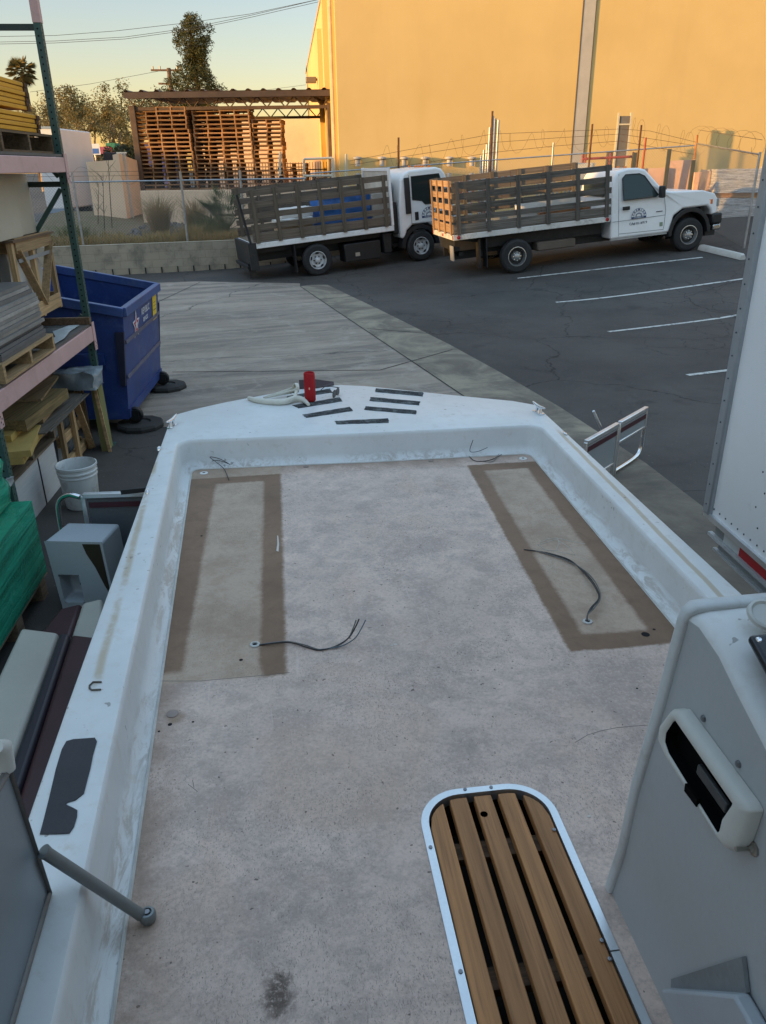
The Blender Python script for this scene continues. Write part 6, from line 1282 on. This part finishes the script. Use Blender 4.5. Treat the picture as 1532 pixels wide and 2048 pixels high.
# upper shelf: pallet with yellow stacked beams
rack_pallet(.02, 1.25, -1.06, -.06, 2.682, 'dark wooden pallet on the upper rack shelf under the yellow beams', wood('crate_pine_dark', (.20, .13, .075), 1), .15)
yl = mat('yellow_beam_paint', (.72, .34, .02), .5, 0, .08, 3, 40, .05, dirt=(.3, .16, .03), dirtamt=.3)
endm = wood('beam_end_bracket', (.12, .06, .035), 2)
yl_n = 0
for k in range(10):
    z = 2.845+k*.0355+(.03 if k > 3 else 0); y1 = -.22+(.0 if k > 3 else .05)+rnd(-.012, .012); x0 = .06+rnd(-.015, .015)
    bmn = thing('yellow_beam', '%s yellow steel beam from the bottom of the stack on the upper rack shelf' % ['lowest', 'second', 'third', 'fourth', 'fifth', 'sixth', 'seventh', 'eighth', 'ninth', 'topmost tenth'][k], 'beam', group='yellow beams on the upper shelf', mat=RM @ M.Translation((x0, y1, z)))
    mb = MB(); mb.bx(0, 2.3, -.62, 0, .002, .033); mb.build('body', yl, bmn, bevel=.004)
    mb = MB(); mb.bx(-.07, -.001, -.05, .01, -.003, .030); mb.bx(-.07, -.001, -.6, -.54, -.003, .030); mb.build('end_bracket', endm, bmn)
mb = MB(); mb.bx(.5, 2.0, -.7, -.3, 3.0, 3.022); put('pale_spacer', 'pale spacer board between the two layers of yellow beams', 'board', mb, mat('white_board', (.66, .65, .62), .7))
# middle shelf: crate, beige box above, tile stack, glass sheets
ct = thing('open_crate', 'open pine crate with diagonal bracing on the middle rack shelf', 'crate', mat=RM @ M.Translation((-.12, -.85, 1.36)))
cz = .66
for x, y in ((0, 0), (.95, 0), (0, .55), (.95, .55)): mb = MB(); mb.bx(x-.03, x+.03, y-.02, y+.02, 0, cz); mb.build('corner_post', wood('crate_post', (.46, .30, .155), 2), ct)
mb = MB(); mb.bx(.45, .51, .53, .57, 0, cz); mb.build('middle_post', wood('crate_post', (.46, .30, .155), 2), ct)
for y in (0, .55):
    for z in (.02, cz-.09): mb = MB(); mb.bx(.03, .92, y-.035 if y == 0 else y+.021, y-.021 if y == 0 else y+.036, z, z+.12); mb.build('rail', pine_, ct)
for x in (0, .95): mb = MB(); mb.bx(x-.045, x-.031, .02, .53, .02, .14).bx(x-.045, x-.031, .02, .53, cz-.09, cz); mb.build('end_rail', wood('crate_end', (.44, .29, .15), 1), ct)
mb = MB(); mb.beam((.48, .58, .1), (.06, .58, cz-.06), .014, .07, (0, 1, 0)); mb.build('brace', pine_, ct); mb = MB(); mb.beam((.48, .58, .1), (.9, .58, cz-.06), .014, .07, (0, 1, 0)); mb.build('brace', pine_, ct)
mb = MB(); mb.bx(-.05, 1.0, -.05, .6, cz+.002, cz+.02); mb.build('lid', mat('brown_hardboard', (.16, .10, .06), .8), ct)
mb = MB(); mb.bx(.02, .93, .59, .593, .50, .53); mb.build('strap', plain('grey_strap', (.3, .3, .3), .4), ct)
mb = wrapped(.1, .85, .08, .48, .02, .56, .03, 7); mb.v = [RM @ (p+V((-.12, -.85, 1.36))) for p in mb.v]; tagp(mb.build('stone_slab', mat('white_stone', (.55, .53, .50), .6, 0, .15, 4), smooth=50), 'wrapped pale stone pieces inside the open pine crate', 'stone')
mb = MB(); mb.bx(.0, .46, -.95, -.34, 2.043, 2.53); put('tall_carton', 'tall beige carton standing on the crate under the upper beam', 'box', mb, mat('beige_carton', (.52, .46, .36), .7, 0, .06, 2), bevel=.006)
mb = MB(); mb.bx(.48, 1.2, -.98, -.30, 2.043, 2.53); put('tall_carton', 'wider beige carton left of the first under the upper beam', 'box', mb, mat('beige_carton', (.52, .46, .36), .7, 0, .06, 2), bevel=.006)
mb = MB(); mb.bx(.90, 1.45, -1.05, -.4, 1.228, 2.04); put('brown_crate', 'dark wooden crate side behind the grey tile stack', 'crate', mb, wood('crate_dark', (.14, .10, .065), 2))
rack_pallet(1.20, 2.3, -1.0, .035, 1.228, 'wooden pallet under the grey tile stack on the middle shelf', pineW)
gt = [mat('grey_tile_a', (.22, .205, .19), .55, 0, .2, 5, 60, .1, rand=.3), mat('grey_tile_b', (.38, .35, .32), .55, 0, .2, 5, 60, .1, rand=.3), mat('dark_tile', (.12, .115, .115), .5, 0, .15, 5, 60, .1, rand=.2)]
for k in range(15):
    mb = MB(); ox = rnd(-.012, .012); oy = rnd(-.015, .015); mb.bx(1.28+ox, 2.22, -.93, -.0+oy-(.05 if k > 11 else 0), 1.36+k*.0275, 1.36+k*.0275+.025)
    put('stone_tile', '%s grey stone tile from the bottom of the stack on the middle shelf' % ['lowest', 'second', 'third', 'fourth', 'fifth', 'sixth', 'seventh', 'eighth', 'ninth', 'tenth', 'eleventh', 'twelfth', 'thirteenth', 'fourteenth', 'topmost'][k], 'tile', mb, gt[2] if k < 4 else gt[k % 2], 'grey tile stack')
mb = MB(); mb.bx(.18, 1.02, -.78, -.12, 1.228, 1.238); put('glass_sheet', 'dark glass sheet lying flat on the middle rack shelf', 'glass sheet', mb, mat('dusty_dark_glass', (.10, .11, .11), .25, 0, .2, 4))
mb = MB(); pts = [(.22, -.14), (.5, -.2), (.75, -.10), (1.0, -.15), (1.03, -.02), (.8, -.01), (.5, -.05), (.2, -.05)]; mb.prism([(x, y, 1.24) for x, y in pts], (0, 0, .004)); put('plastic_film', 'torn pale plastic film edge on the dark glass sheet', 'plastic film', mb, mat('pale_film', (.45, .50, .52), .3, 0, .15, 8))
mb = MB(); mb.bx(.05, .11, -.6, .02, 1.228, 1.29); put('timber_offcut', 'short timber offcut at the end of the middle shelf', 'timber', mb, wood('crate_end2', (.2, .12, .07), 1))
# lower bay
pw2 = [wood('board_tan', (.27, .185, .10), 1), wood('board_grey', (.16, .135, .11), 1), wood('board_yellow', (.27, .19, .085), 1), wood('board_red', (.26, .13, .07), 1)]
lcr = thing('slatted_crate', 'slatted pine crate of plastic wrapped goods on the ground under the rack', 'crate', mat=RM @ M.Translation((.08, -.90, .0)))
for x in (0, .38, .74):
    mb = MB(); mb.bx(x-.03, x+.03, .70, .74, 0, .62); mb.build('slat', wood('crate_post', (.46, .30, .155), 2), lcr)
for z in (.06, .30, .55): mb = MB(); mb.bx(0, .74, .66, .698, z-.045, z+.045); mb.build('rail', pine_, lcr)
mb = MB(); mb.beam((.06, .755, .03), (.34, .755, .62), .02, .06, (0, 1, 0)); mb.build('brace', pine_, lcr)
mb = MB(); mb.bx(0, .74, 0, .70, .60, .62); mb.build('lid', oldp, lcr)
mb = MB(); mb.bx(-.02, .02, .0, .65, .02, .12).bx(-.02, .02, .0, .65, .50, .59); mb.build('end_rail', wood('crate_end', (.44, .29, .15), 1), lcr)
film = mat('grey_plastic_film', (.16, .18, .20), .2, 0, .25, 6, 30, .4)
mb = wrapped(.12, .78, -.86, -.26, .03, .56, .03, 8); mb.v = [RM @ p for p in mb.v]; tagp(mb.build('wrapped_goods', film, smooth=60), 'grey plastic wrapped goods inside the slatted crate', 'wrapped goods')
mb = MB(); mb.prism([(.035, .03, .0), (.20, .03, .0), (.20, .02, .74), (.035, .02, .74)], (0, -.07, 0)); put('foam_slab', 'olive green slab standing upright at the rack post', 'slab', mb, mat('olive_foam', (.20, .19, .07), .85, 0, .1, 3))
mb = MB(); mb.beam((.225, .045, .0), (.235, -.0, .70), .014, .03, (0, 1, 0)); put('thin_lath', 'thin pale lath leaning beside the olive slab', 'lath', mb, pine_)
z = .625; nm = 0
for (x0, x1, y0, y1, h, mi, ang, lab) in [(.35, 1.5, -.72, -.02, .012, 1, 0, 'wide grey sheet lying lowest on the slatted crate'), (.42, 1.6, -.7, -.05, .012, 1, .03, 'second grey sheet on the slatted crate'), (.55, 1.35, -.6, -.16, .055, 0, .08, 'tan plank on the grey sheets'), (.75, 1.7, -.45, -.10, .09, 2, -.05, 'thick yellowish timber above the slatted crate'), (.3, 1.2, -.62, -.22, .02, 0, .12, 'thin tan board near the top of the lumber pile'), (.25, 1.0, -.70, -.35, .06, 3, -.08, 'reddish plank on the lumber pile'), (.2, .9, -.9, -.5, .03, 0, .02, 'tan plank at the back of the lumber pile')]:
    mb = MB(); c_ = ((x0+x1)/2, (y0+y1)/2, z+h/2); mb.box(c_, (x1-x0, y1-y0, h-.002), rz=ang); put('lumber', lab, 'lumber', mb, pw2[mi], 'lumber pile under the middle shelf'); z += h
mb = wrapped(.10, .36, -.34, .06, .66, .82, .045, 6); mb.v = [RM @ p for p in mb.v]; tagp(mb.build('plastic_bag', mat('grey_bag', (.22, .25, .27), .22, 0, .15, 7, 30, .4), smooth=70), 'grey plastic bag bulging over the lumber by the rack post', 'bag')
rack_pallet(1.05, 2.2, -.95, -.15, .425, 'grey wooden pallet with yellow foam boards under the rack', oldp)
yf = mat('yellow_foam', (.48, .33, .10), .85, 0, .12, 5)
for k, (x0, x1, y0, y1, ang, lab) in enumerate([(1.35, 2.1, -.75, -.1, .12, 'lower yellow foam board on the grey pallet'), (1.45, 2.1, -.6, -.06, .2, 'middle yellow foam board on the grey pallet'), (1.3, 1.85, -.7, -.22, .06, 'upper yellow foam board on the grey pallet')]):
    mb = MB(); mb.box(((x0+x1)/2, (y0+y1)/2, .56+k*.052+.025), (x1-x0, y1-y0, .05), rz=ang); put('foam_board', lab, 'foam board', mb, yf)
for k in range(5): mb = MB(); mb.box((1.75, -.55, .725+k*.012), (.8, .5, .010), rz=.1+.05*k); put('trim_board', '%s white trim board piled above the yellow foam' % ['lowest', 'second', 'middle', 'fourth', 'topmost'][k], 'board', mb, mat('white_board', (.66, .65, .62), .7), 'white trim boards')
# white sheet stack on the ground in front of the near upright
ss = mat('stacked_sheets', (.50, .50, .50), .75, 0, .12, 3, 60, .25)
t = NT('sheet_edges'); x, y, z = t.sep(); n1 = t.noise(1, 3, .6, 0, t.mapped((3, 3, 130))); c = t.mix(n1, (.34, .34, .34), (.62, .62, .61)); t.bump(n1, .5, .004); ss = t.done(c, .75)
q = [G(58, 1080, 0), G(112, 985, 0)]
mb = MB(); mb.bx(1.08, 2.2, -.95, -.17, .0, .42); put('sheet_stack', 'strapped stack of white sheets under the grey pallet behind the bucket', 'sheet stack', mb, ss, bevel=.004)
mb = MB(); mb.bx(1.5, 1.515, -.169, -.164, .0, .4215); put('strap_band', 'thin black strap around the white sheet stack', 'strap', mb, black)
mb = MB(); mb.bx(2.5, 3.0, -.62, -.02, .0, .56); put('sheet_stack', 'grey sheet pile with crumpled foil between the near upright and green load', 'sheet stack', mb, ss, bevel=.004)
mb = wrapped(2.48, 2.95, -.45, .02, .565, .62, .05, 8); mb.v = [RM @ p for p in mb.v]; tagp(mb.build('crumpled_foil', mat('silver_foil', (.50, .50, .50), .3, .3, .3, 12), smooth=25), 'crumpled silver foil on top of the near grey sheet pile', 'foil')
# green wrapped tile pallet
gw = mat('green_stretch_wrap', (.012, .20, .12), .18, 0, .3, 4, 22, .5, dirt=(.03, .33, .21), dirtamt=.6, dscale=5)
GT = frame((-2.21, 4.52, 0), (.10, -1, 0), (1, .10, 0))
t = NT('green_wrap'); x, y, z = t.sep(); w_ = t.noise(1, 3, .5, .3, t.mapped((.8, .8, 20), (R(3), R(4), 0))); n2 = t.noise(7, 5, .7, 1.5); c = t.mix(t.ramp(w_, .35, .65), (.012, .24, .14), (.03, .46, .28)); c = t.mix(t.math('MULTIPLY', t.ramp(n2, .6, .72), .35), c, (.16, .55, .40)); t.bump(t.math('ADD', w_, n2), .6, .02); gw = t.done(c, .2, 0, .6)
def gput(name, lab, cat, mb, m, **k): mb.v = [GT @ p for p in mb.v]; return tagp(mb.build(name, m, **k), lab, cat)
gput('green_wrapped_tiles', 'green stretch wrapped tile load on a pallet at the left edge', 'wrapped load', wrapped(.02, 1.15, -1.0, -.02, .13, .64, .005, 12), gw, smooth=35)
gput('green_wrapped_tiles', 'slanted green wrapped bundle on top of the lower green load', 'wrapped load', wrapped(.06, 1.2, -1.0, -.12, .645, .93, .05, 9), gw, smooth=45)
mb = MB()
for x in (.08, .55, 1.05): mb.bx(x, x+.1, -1.0, -.02, .0, .12)
mb.bx(.02, 1.15, -1, -.02, .12, .128); gput('wooden_pallet', 'pallet blocks under the green wrapped load', 'pallet', mb, oldp)
gput('green_wrapped_tiles', 'second green wrapped load nearer the viewer at the frame edge', 'wrapped load', wrapped(1.25, 2.3, -1.0, -.12, .13, .62, .012, 10), gw, smooth=35)
mb = MB()
for x in (1.3, 1.75, 2.2): mb.bx(x, x+.1, -1.0, -.12, .0, .12)
mb.bx(1.25, 2.3, -1, -.12, .12, .128); gput('wooden_pallet', 'pallet blocks under the nearer green wrapped load', 'pallet', mb, oldp)
# bucket
p = G(152, 1005, 0); bk_ = thing('bucket', 'dirty white plastic bucket standing on the ground by the rack', 'bucket', (-2.50, 5.90, 0))
wb = mat('dirty_white_plastic', (.66, .67, .66), .45, 0, .08, 4, 60, .05, dirt=(.22, .20, .15), dirtamt=.6, dscale=6)
mb = MB(); mb.lathe([(.0, .004), (.128, .004), (.132, .01), (.150, .27), (.156, .275), (.156, .285), (.151, .29), (.153, .305), (.160, .31), (.160, .32), (.154, .325), (.155, .345), (.163, .352), (.163, .37), (.155, .372), (.150, .36), (.148, .3), (.126, .02), (0, .02)], 36); mb.build('body', wb, bk_, smooth=30)
mb = MB(); mb.tube([(.158*math.cos(a), .158*math.sin(a), .33-.16*math.sin(max(0, (a-.2)/2.75*math.pi))) for a in [.2+2.75*i/16 for i in range(17)]], .004, 6); mb.build('bail_handle', galv, bk_)
mb = MB(); mb.lathe([(0, .021), (.127, .021)], 24); mb.build('residue', plain('grey_residue', (.2, .2, .18), .9), bk_)
# ================================================================== dumpster
fb0, fb1 = G(258, 838, .13), G(322, 753, .13); rt0, rt1 = G(232, 640, 1.26), G(305, 580, 1.26)
dp = thing('dumpster', 'dark blue steel dumpster with a white emblem on its front', 'dumpster', mat=frame((fb0.x, fb0.y, 0), fb1-fb0, V((-1, 0, 0)))); DI = TM[dp.name].inverted(); DM = TM[dp.name]
L = (fb1-fb0).length; o_ = DI @ rt0; o1_ = DI @ rt1; print('DUMP', L, o_, o1_)
dbm = mat('blue_dumpster_paint', (.016, .045, .19), .45, 0, .2, 3, 40, .1, dirt=(.075, .11, .25), dirtamt=.6, dscale=4)
W2 = 1.05; zr = 1.26; zb2 = 1.5; oy = -.10
# local: x along the front (away from viewer), y into the bin (to the left), front face leans out toward the yard at the top
front = [(0, .0, .13), (L, .0, .13), (L, oy, zr), (0, oy, zr)]
back = [(0, W2-.15, .13), (L, W2-.15, .13), (L, W2+.05, zb2), (0, W2+.05, zb2)]
mb = MB(); v = [V(p) for p in front+back]; mb.add(v, [(0, 1, 2, 3), (5, 4, 7, 6), (0, 3, 7, 4), (1, 5, 6, 2), (0, 4, 5, 1)]); body = mb.build('body', dbm, dp, solid=.03)
mb = MB()
for a, b in ((2, 3), (3, 7), (6, 2), (7, 6)): mb.beam(v[a]+V((0, 0, -.02)), v[b]+V((0, 0, -.02)), .07, .09)
mb.build('rim', mat('blue_rim_paint', (.04, .08, .24), .4, 0, .2, 3, 40, .1, dirt=(.12, .15, .24), dirtamt=.5), dp, bevel=.006)
def fp_(x, z, k=0): s_ = (z-.13)/(zr-.13); return V((x, oy*s_-k, z))
for z in (.92, .56):
    mb = MB(); mb.hexa([fp_(.02, z, .001), fp_(L-.02, z, .001), fp_(L-.02, z, .02), fp_(.02, z, .02), fp_(.02, z+.035, .001), fp_(L-.02, z+.035, .001), fp_(L-.02, z+.035, .012), fp_(.02, z+.035, .012)]); mb.build('rib', mat('scuffed_rib', (.10, .10, .15), .5, 0, .2, 4), dp)
mb = MB(); mb.hexa([fp_(0, .14, .001), fp_(L, .14, .001), fp_(L, .14, .015), fp_(0, .14, .015), fp_(0, .24, .001), fp_(L, .24, .001), fp_(L, .24, .015), fp_(0, .24, .015)]); mb.build('rib', dbm, dp)
for x in (-.03, L+.03):
    mb = MB(); mb.bx(x-.025, x+.025, .15, .75, .72, .84); mb.build('lift_sleeve', dbm, dp)
    mb = MB(); mb.hexa([V((x-.02, -.03, .5)), V((x+.02, -.03, .5)), V((x+.02, .02, .5)), V((x-.02, .02, .5)), V((x-.02, -.09, 1.05)), V((x+.02, -.09, 1.05)), V((x+.02, -.0, 1.05)), V((x-.02, -.0, 1.05))]); mb.build('hinge_bar', plain('navy_dark', (.01, .014, .04), .5), dp)
def fpT(x, z, k=.004):
    return frame(fp_(x, z, k), (1, 0, 0), fp_(0, 1.0)-fp_(0, .5))
yst = plain('yellow_sticker', (.72, .50, .03), .5); mb = MB(); T = fpT(L*.86, 1.04); mb.bx(-.115, .115, -.14, .14, 0, .003, T); stk = mb.build('warning_sticker', yst, dp)
mb = MB(); mb.bx(-.08, .08, -.03, -.018, .0035, .005, T); mb.bx(-.07, .07, .02, .026, .0035, .005, T); mb.bx(-.07, .07, .06, .066, .0035, .005, T); mb.build('sticker_print', plain('sticker_print', (.25, .17, .02), .5), stk)
wl_ = plain('white_lettering', (.62, .64, .7), .5)
for txt, x, z, sz in (('REPUBLIC', L*.60, 1.085, .095), ('SERVICES', L*.60, 1.0, .07), ('800.299.4898', L*.62, .985-.06, .05)):
    pass
def mirrorT(x, z): return frame(fp_(x, z, .005), (1, 0, 0), fp_(0, 1.0)-fp_(0, .5))
for txt, x, z, sz in (('REPUBLIC', L*.58, 1.10, .10), ('SERVICES', L*.57, 1.005, .062)):
    tm = text_mb(txt, sz, mirrorT(x, z), bold=.002); tm.build('front_lettering', wl_, dp)
# star-like emblem: white outline, red bars
mb = MB(); T = mirrorT(L*.30, 1.02); rr = [(.14 if i % 2 == 0 else .062) for i in range(10)]; pts = [(rr[i]*math.sin(math.pi*i/5)*1.25, rr[i]*math.cos(math.pi*i/5)*1.15, 0) for i in range(10)]; mb.prism(pts, (0, 0, .002), T); em = mb.build('emblem', wl_, dp)
mb = MB(); pts2 = [(p[0]*.72, p[1]*.72, .0025) for p in pts]; mb.prism(pts2, (0, 0, .001), T); mb.build('emblem_field', plain('emblem_red', (.45, .05, .07), .5), em)
mb = MB(); pts2 = [(p[0]*.36, p[1]*.36, .0045) for p in pts]; mb.prism(pts2, (0, 0, .001), T); mb.build('emblem_core', wl_, em)
cst = plain('caster_black', (.015, .015, .016), .5, .3)
for i, (x, y) in enumerate([(.12, -.04), (L-.12, -.04), (.12, .75), (L-.12, .75)]):
    T = M.Translation((x, y, 0)); mb = MB(); mb.lathe([(.0, -.03), (.075, -.03), (.085, -.02), (.085, .02), (.075, .03), (0, .03)], 18, M.Translation((x, y, .14)) @ M.Rotation(R(90), 4, 'Y')); cw2 = mb.build('caster', cst, dp, smooth=40)
    for xx in (x-.0525, x+.0525): mb = MB(); mb.bx(xx-.0075, xx+.0075, y-.05, y+.05, .1, .2); mb.build('fork', cst, cw2)
for i, (px, py, lab) in enumerate([(268, 862, 'black rubber pad under the near caster of the dumpster'), (324, 783, 'black rubber pad under the far caster of the dumpster')]):
    p = DM @ V((.12 if i == 0 else L-.12, .12-.20, 0)); mb = MB(); mb.lathe([(.25, 0), (.255, .03), (.235, .055), (.12, .06), (.11, .045), (0, .045)], 10, M.Translation((p.x, p.y, .007))); tagp(mb.build('rubber_pad', mat('pad_rubber', (.03, .028, .026), .85, 0, .2, 5, 50, .3)), lab, 'pad')
tb = wrapped(.3, .75, .25, .65, .8, 1.08, .08, 6); tb.v = [DM @ (p+V((0, 0, 0))) for p in tb.v]; tagp(tb.build('trash_bag', mat('pale_blue_bag', (.45, .52, .58), .35, 0, .1, 5, 30, .3), smooth=60), 'pale trash bag showing inside the blue dumpster', 'bag')
tb = wrapped(.1, L-.1, .1, .85, .2, .78, .1, 7); tb.v = [DM @ p for p in tb.v]; tagp(tb.build('rubbish', mat('dark_rubbish', (.05, .05, .055), .8, 0, .3, 6), smooth=50), 'dark rubbish heap inside the blue dumpster', 'rubbish')
# ================================================================== parts of the boat lying on the ground at the left
TL = frame((-1.90, 3.86, 0), (.12, 1, 0), (-1, .12, 0))
hp = G(115, 1207, 0); hr = G(222, 1203, 0); LB = M.Translation((-2.06, 4.20, 0)) @ M.Rotation(R(-4), 4, 'Z')
helm = thing('helm_pod', 'grey helm pod with a square pocket set on the ground beside the gunwale', 'helm pod', mat=LB); hgm = mat('pod_grey', (.40, .43, .46), .4, 0, .06, 3, 60, .05)
wv = .36; hh = .50; dv = .30
mb = MB(); P_ = lambda x, y, z: V((x, y, z))
fr_ = [(0.03, 0), (wv+.02, 0), (wv, hh), (0.0, hh)]
po = [(.05, .07), (.18, .07), (.175, .27), (.045, .27)]
mb.add([V((x, 0, z)) for x, z in fr_]+[V((x, 0, z)) for x, z in po], [(0, 1, 5, 4), (1, 2, 6, 5), (2, 3, 7, 6), (3, 0, 4, 7)])
mb.add([V((x, 0, z)) for x, z in po]+[V((x+.01, .12, z+.01)) for x, z in po], [(0, 1, 5, 4), (1, 2, 6, 5), (2, 3, 7, 6), (3, 0, 4, 7), (4, 5, 6, 7)])
mb.add([V((x, 0, z)) for x, z in fr_]+[V((x*.95+.01, dv, z*.97)) for x, z in fr_], [(0, 4, 5, 1), (1, 5, 6, 2), (2, 6, 7, 3), (3, 7, 4, 0), (7, 6, 5, 4)])
mb.build('body', hgm, helm, bevel=.018, seg=3)
mb = MB(); mb.bx(.05, wv-.02, .09, .115, .06, .075); mb.build('pocket_lip', mat('pale_grey_plastic', (.42, .46, .50), .4), helm)
mb = MB(); mb.prism([(.235, -.003, .485), (.345, -.003, .485), (.36, -.003, .12), (.33, -.003, .2), (.29, -.003, .33), (.25, -.003, .42)], (0, .002, 0)); mb.build('stain_panel', mat('brown_black_panel', (.035, .028, .018), .4), helm)
p_ = V((.12, .118, .14)); mb = MB(); mb.lathe([(.012, 0), (0, .001)], 12, M.Translation(p_) @ M.Rotation(R(90), 4, 'X')); mb.build('cable_hole', hole_m, helm)
# left gate leaf and chrome hoop
p0, p1 = G(165, 1090, .0), G(272, 1085, .0)
gl = thing('rail_gate', 'aluminium rail gate leaf with dark grey panel leaning behind the helm pod', 'gate', (-1.95, 4.62, 0), R(3))
W_ = .62; Hh = .62; mb = MB(); mb.bx(.02, W_, 0, .012, .03, Hh-.02); mb.build('panel', mat('gate_panel_grey', (.10, .11, .125), .5, 0, .1, 2), gl)
mb = MB(); mb.beam((0, 0, 0), (0, 0, Hh), .032, .032); mb.beam((0, 0, Hh), (W_, 0, Hh), .036, .036); mb.beam((W_, 0, 0), (W_, 0, Hh), .032, .032); mb.beam((0, 0, .02), (W_, 0, .02), .03, .03); mb.build('frame', alu, gl, bevel=.006)
mb = MB(); mb.tube(curve([(-.02, 0, Hh-.01), (-.10, .02, Hh), (-.17, .03, Hh-.05), (-.19, .03, Hh-.18), (-.19, .03, .02)], 8), .017, 10); mb.build('hoop', chrome, gl, smooth=60)
mb = MB(); mb.bx(.03, W_-.02, -.008, -.001, Hh-.085, Hh-.05); mb.build('pinstripe', plain('maroon_stripe', (.06, .012, .02), .4), gl)
mb = MB(); mb.beam((.25, -.01, Hh+.02), (W_+.1, -.02, Hh+.06), .02, .03); mb.build('strap', black, gl)
# cushions
BCM = BM_
vin = mat('cream_vinyl', (.46, .43, .37), .45, 0, .06, 3, 60, .08, dirt=(.33, .3, .25), dirtamt=.3); mar = mat('maroon_vinyl', (.048, .014, .018), .4, 0, .15, 4, 60, .08)
def cushion(pts, z0, z1, lab, zl):
    # pts: four ground corners of the top; three bands: cream, dark seam band, maroon
    c_ = sum((V(p) for p in pts), V((0, 0, 0)))/4; o = thing('seat_cushion', lab, 'cushion', (c_.x, c_.y, 0), group='boat seat cushions'); a, b, c2, d = [V(p) for p in pts]
    for s0, s1, m, nm in zl:
        q0, q1 = a.lerp(b, s0), a.lerp(b, s1); r0, r1 = d.lerp(c2, s0), d.lerp(c2, s1); mb = MB()
        P = [V((p.x, p.y, z0)) for p in (q0, q1, r1, r0)]+[V((p.x, p.y, z1)) for p in (q0, q1, r1, r0)]; mb.hexa(P); mb.build(nm, m, o, world=True, bevel=.022, seg=3)
    return o
za, zb3 = .22, .37
cp = lambda px, py, z=zb3: G(px, py, z)
cushion([cp(42, 1254), cp(178, 1271), cp(60, 1700), cp(-150, 1660)], za, zb3, 'cream and maroon boat seat cushion lying at the lower left', [(0, .56, vin, 'cream_panel'), (.565, .74, plain('dark_plum_vinyl', (.022, .017, .026), .4), 'dark_band'), (.745, 1.35, mar, 'maroon_panel')])
z4 = .26
cushion([cp(118, 1216, z4), cp(205, 1195, z4), cp(205, 1290, z4), cp(60, 1290, z4)], .1, z4, 'maroon and cream cushion behind the first one beside the gunwale', [(0, .52, mar, 'maroon_panel'), (.525, 1.0, vin, 'cream_panel')])
# ================================================================== gate leaves standing on the right of the boat
bR = G(1226, 944, .03); cR = G(1281, 908, .03); dv_ = (cR-bR); aL = G(1228, 942, .03)-V((.0, 0, 0))
g2 = thing('rail_gate', 'pair of aluminium boat rail panels standing beyond the right gunwale', 'gate', mat=frame((bR.x, bR.y, 0), dv_, V((0, 0, 1)).cross(dv_)))
Lr = dv_.length; zt4 = Q(1236, 848, bR.y).z; GI2 = TM[g2.name].inverted()
pnl = mat('rail_panel_grey', (.30, .33, .35), .35, .1, .06, 2); stripe = plain('maroon_stripe', (.06, .012, .02), .4)
def leaf(x0, x1, zb_, zt_, yo0, yo1):
    a0, b0 = V((x0, yo0, 0)), V((x1, yo1, 0)); up = V((0, 0, 1)); mb = MB(); n_ = V((0, .005, 0))
    mb.hexa([a0+up*zb_-n_, b0+up*zb_-n_, b0+up*zb_+n_, a0+up*zb_+n_, a0+up*zt_-n_, b0+up*zt_-n_, b0+up*zt_+n_, a0+up*zt_+n_]); mb.build('panel', pnl, g2)
    mb = MB(); mb.beam(a0+up*(zb_), b0+up*zb_, .025, .025); mb.beam(a0+up*zt_, b0+up*zt_, .04, .04); mb.beam(a0+up*.0, a0+up*zt_, .03, .03); mb.beam(b0+up*(zb_-.2 if zb_ > .25 else 0), b0+up*zt_, .03, .03); mb.build('frame', alu, g2, bevel=.006)
    mb = MB(); m_ = V((0, .012, 0)); k0, k1 = zt_-.09, zt_-.05; mb.hexa([a0+up*k0-m_, b0+up*k0-m_, b0+up*k0+m_, a0+up*k0+m_, a0+up*k1-m_, b0+up*k1-m_, b0+up*k1+m_, a0+up*k1+m_]); mb.build('pinstripe', stripe, g2)
leaf(.02, Lr, .30, zt4, 0, 0)
lw_ = GI2 @ G(1120, 1000, .03); leaf(-.02, -.62, .12, zt4, 0, -.10 if False else .0)
mb = MB(); mb.tube(curve([(.03, 0, .03), (Lr*.75, 0, .03), (Lr*.95, 0, .08), (Lr*.98, 0, .22), (Lr, 0, .3)], 8), .018, 10); mb.build('foot_rail', chrome, g2, smooth=60)
a, b = Q(1187, 822, bR.y-.1), Q(1205, 862, bR.y-.05); mb = MB(); mb.tube([V((a.x, a.y, a.z)), V((b.x, b.y, b.z))], .012, 8); mb.build('latch_rod', alu, g2, world=True)
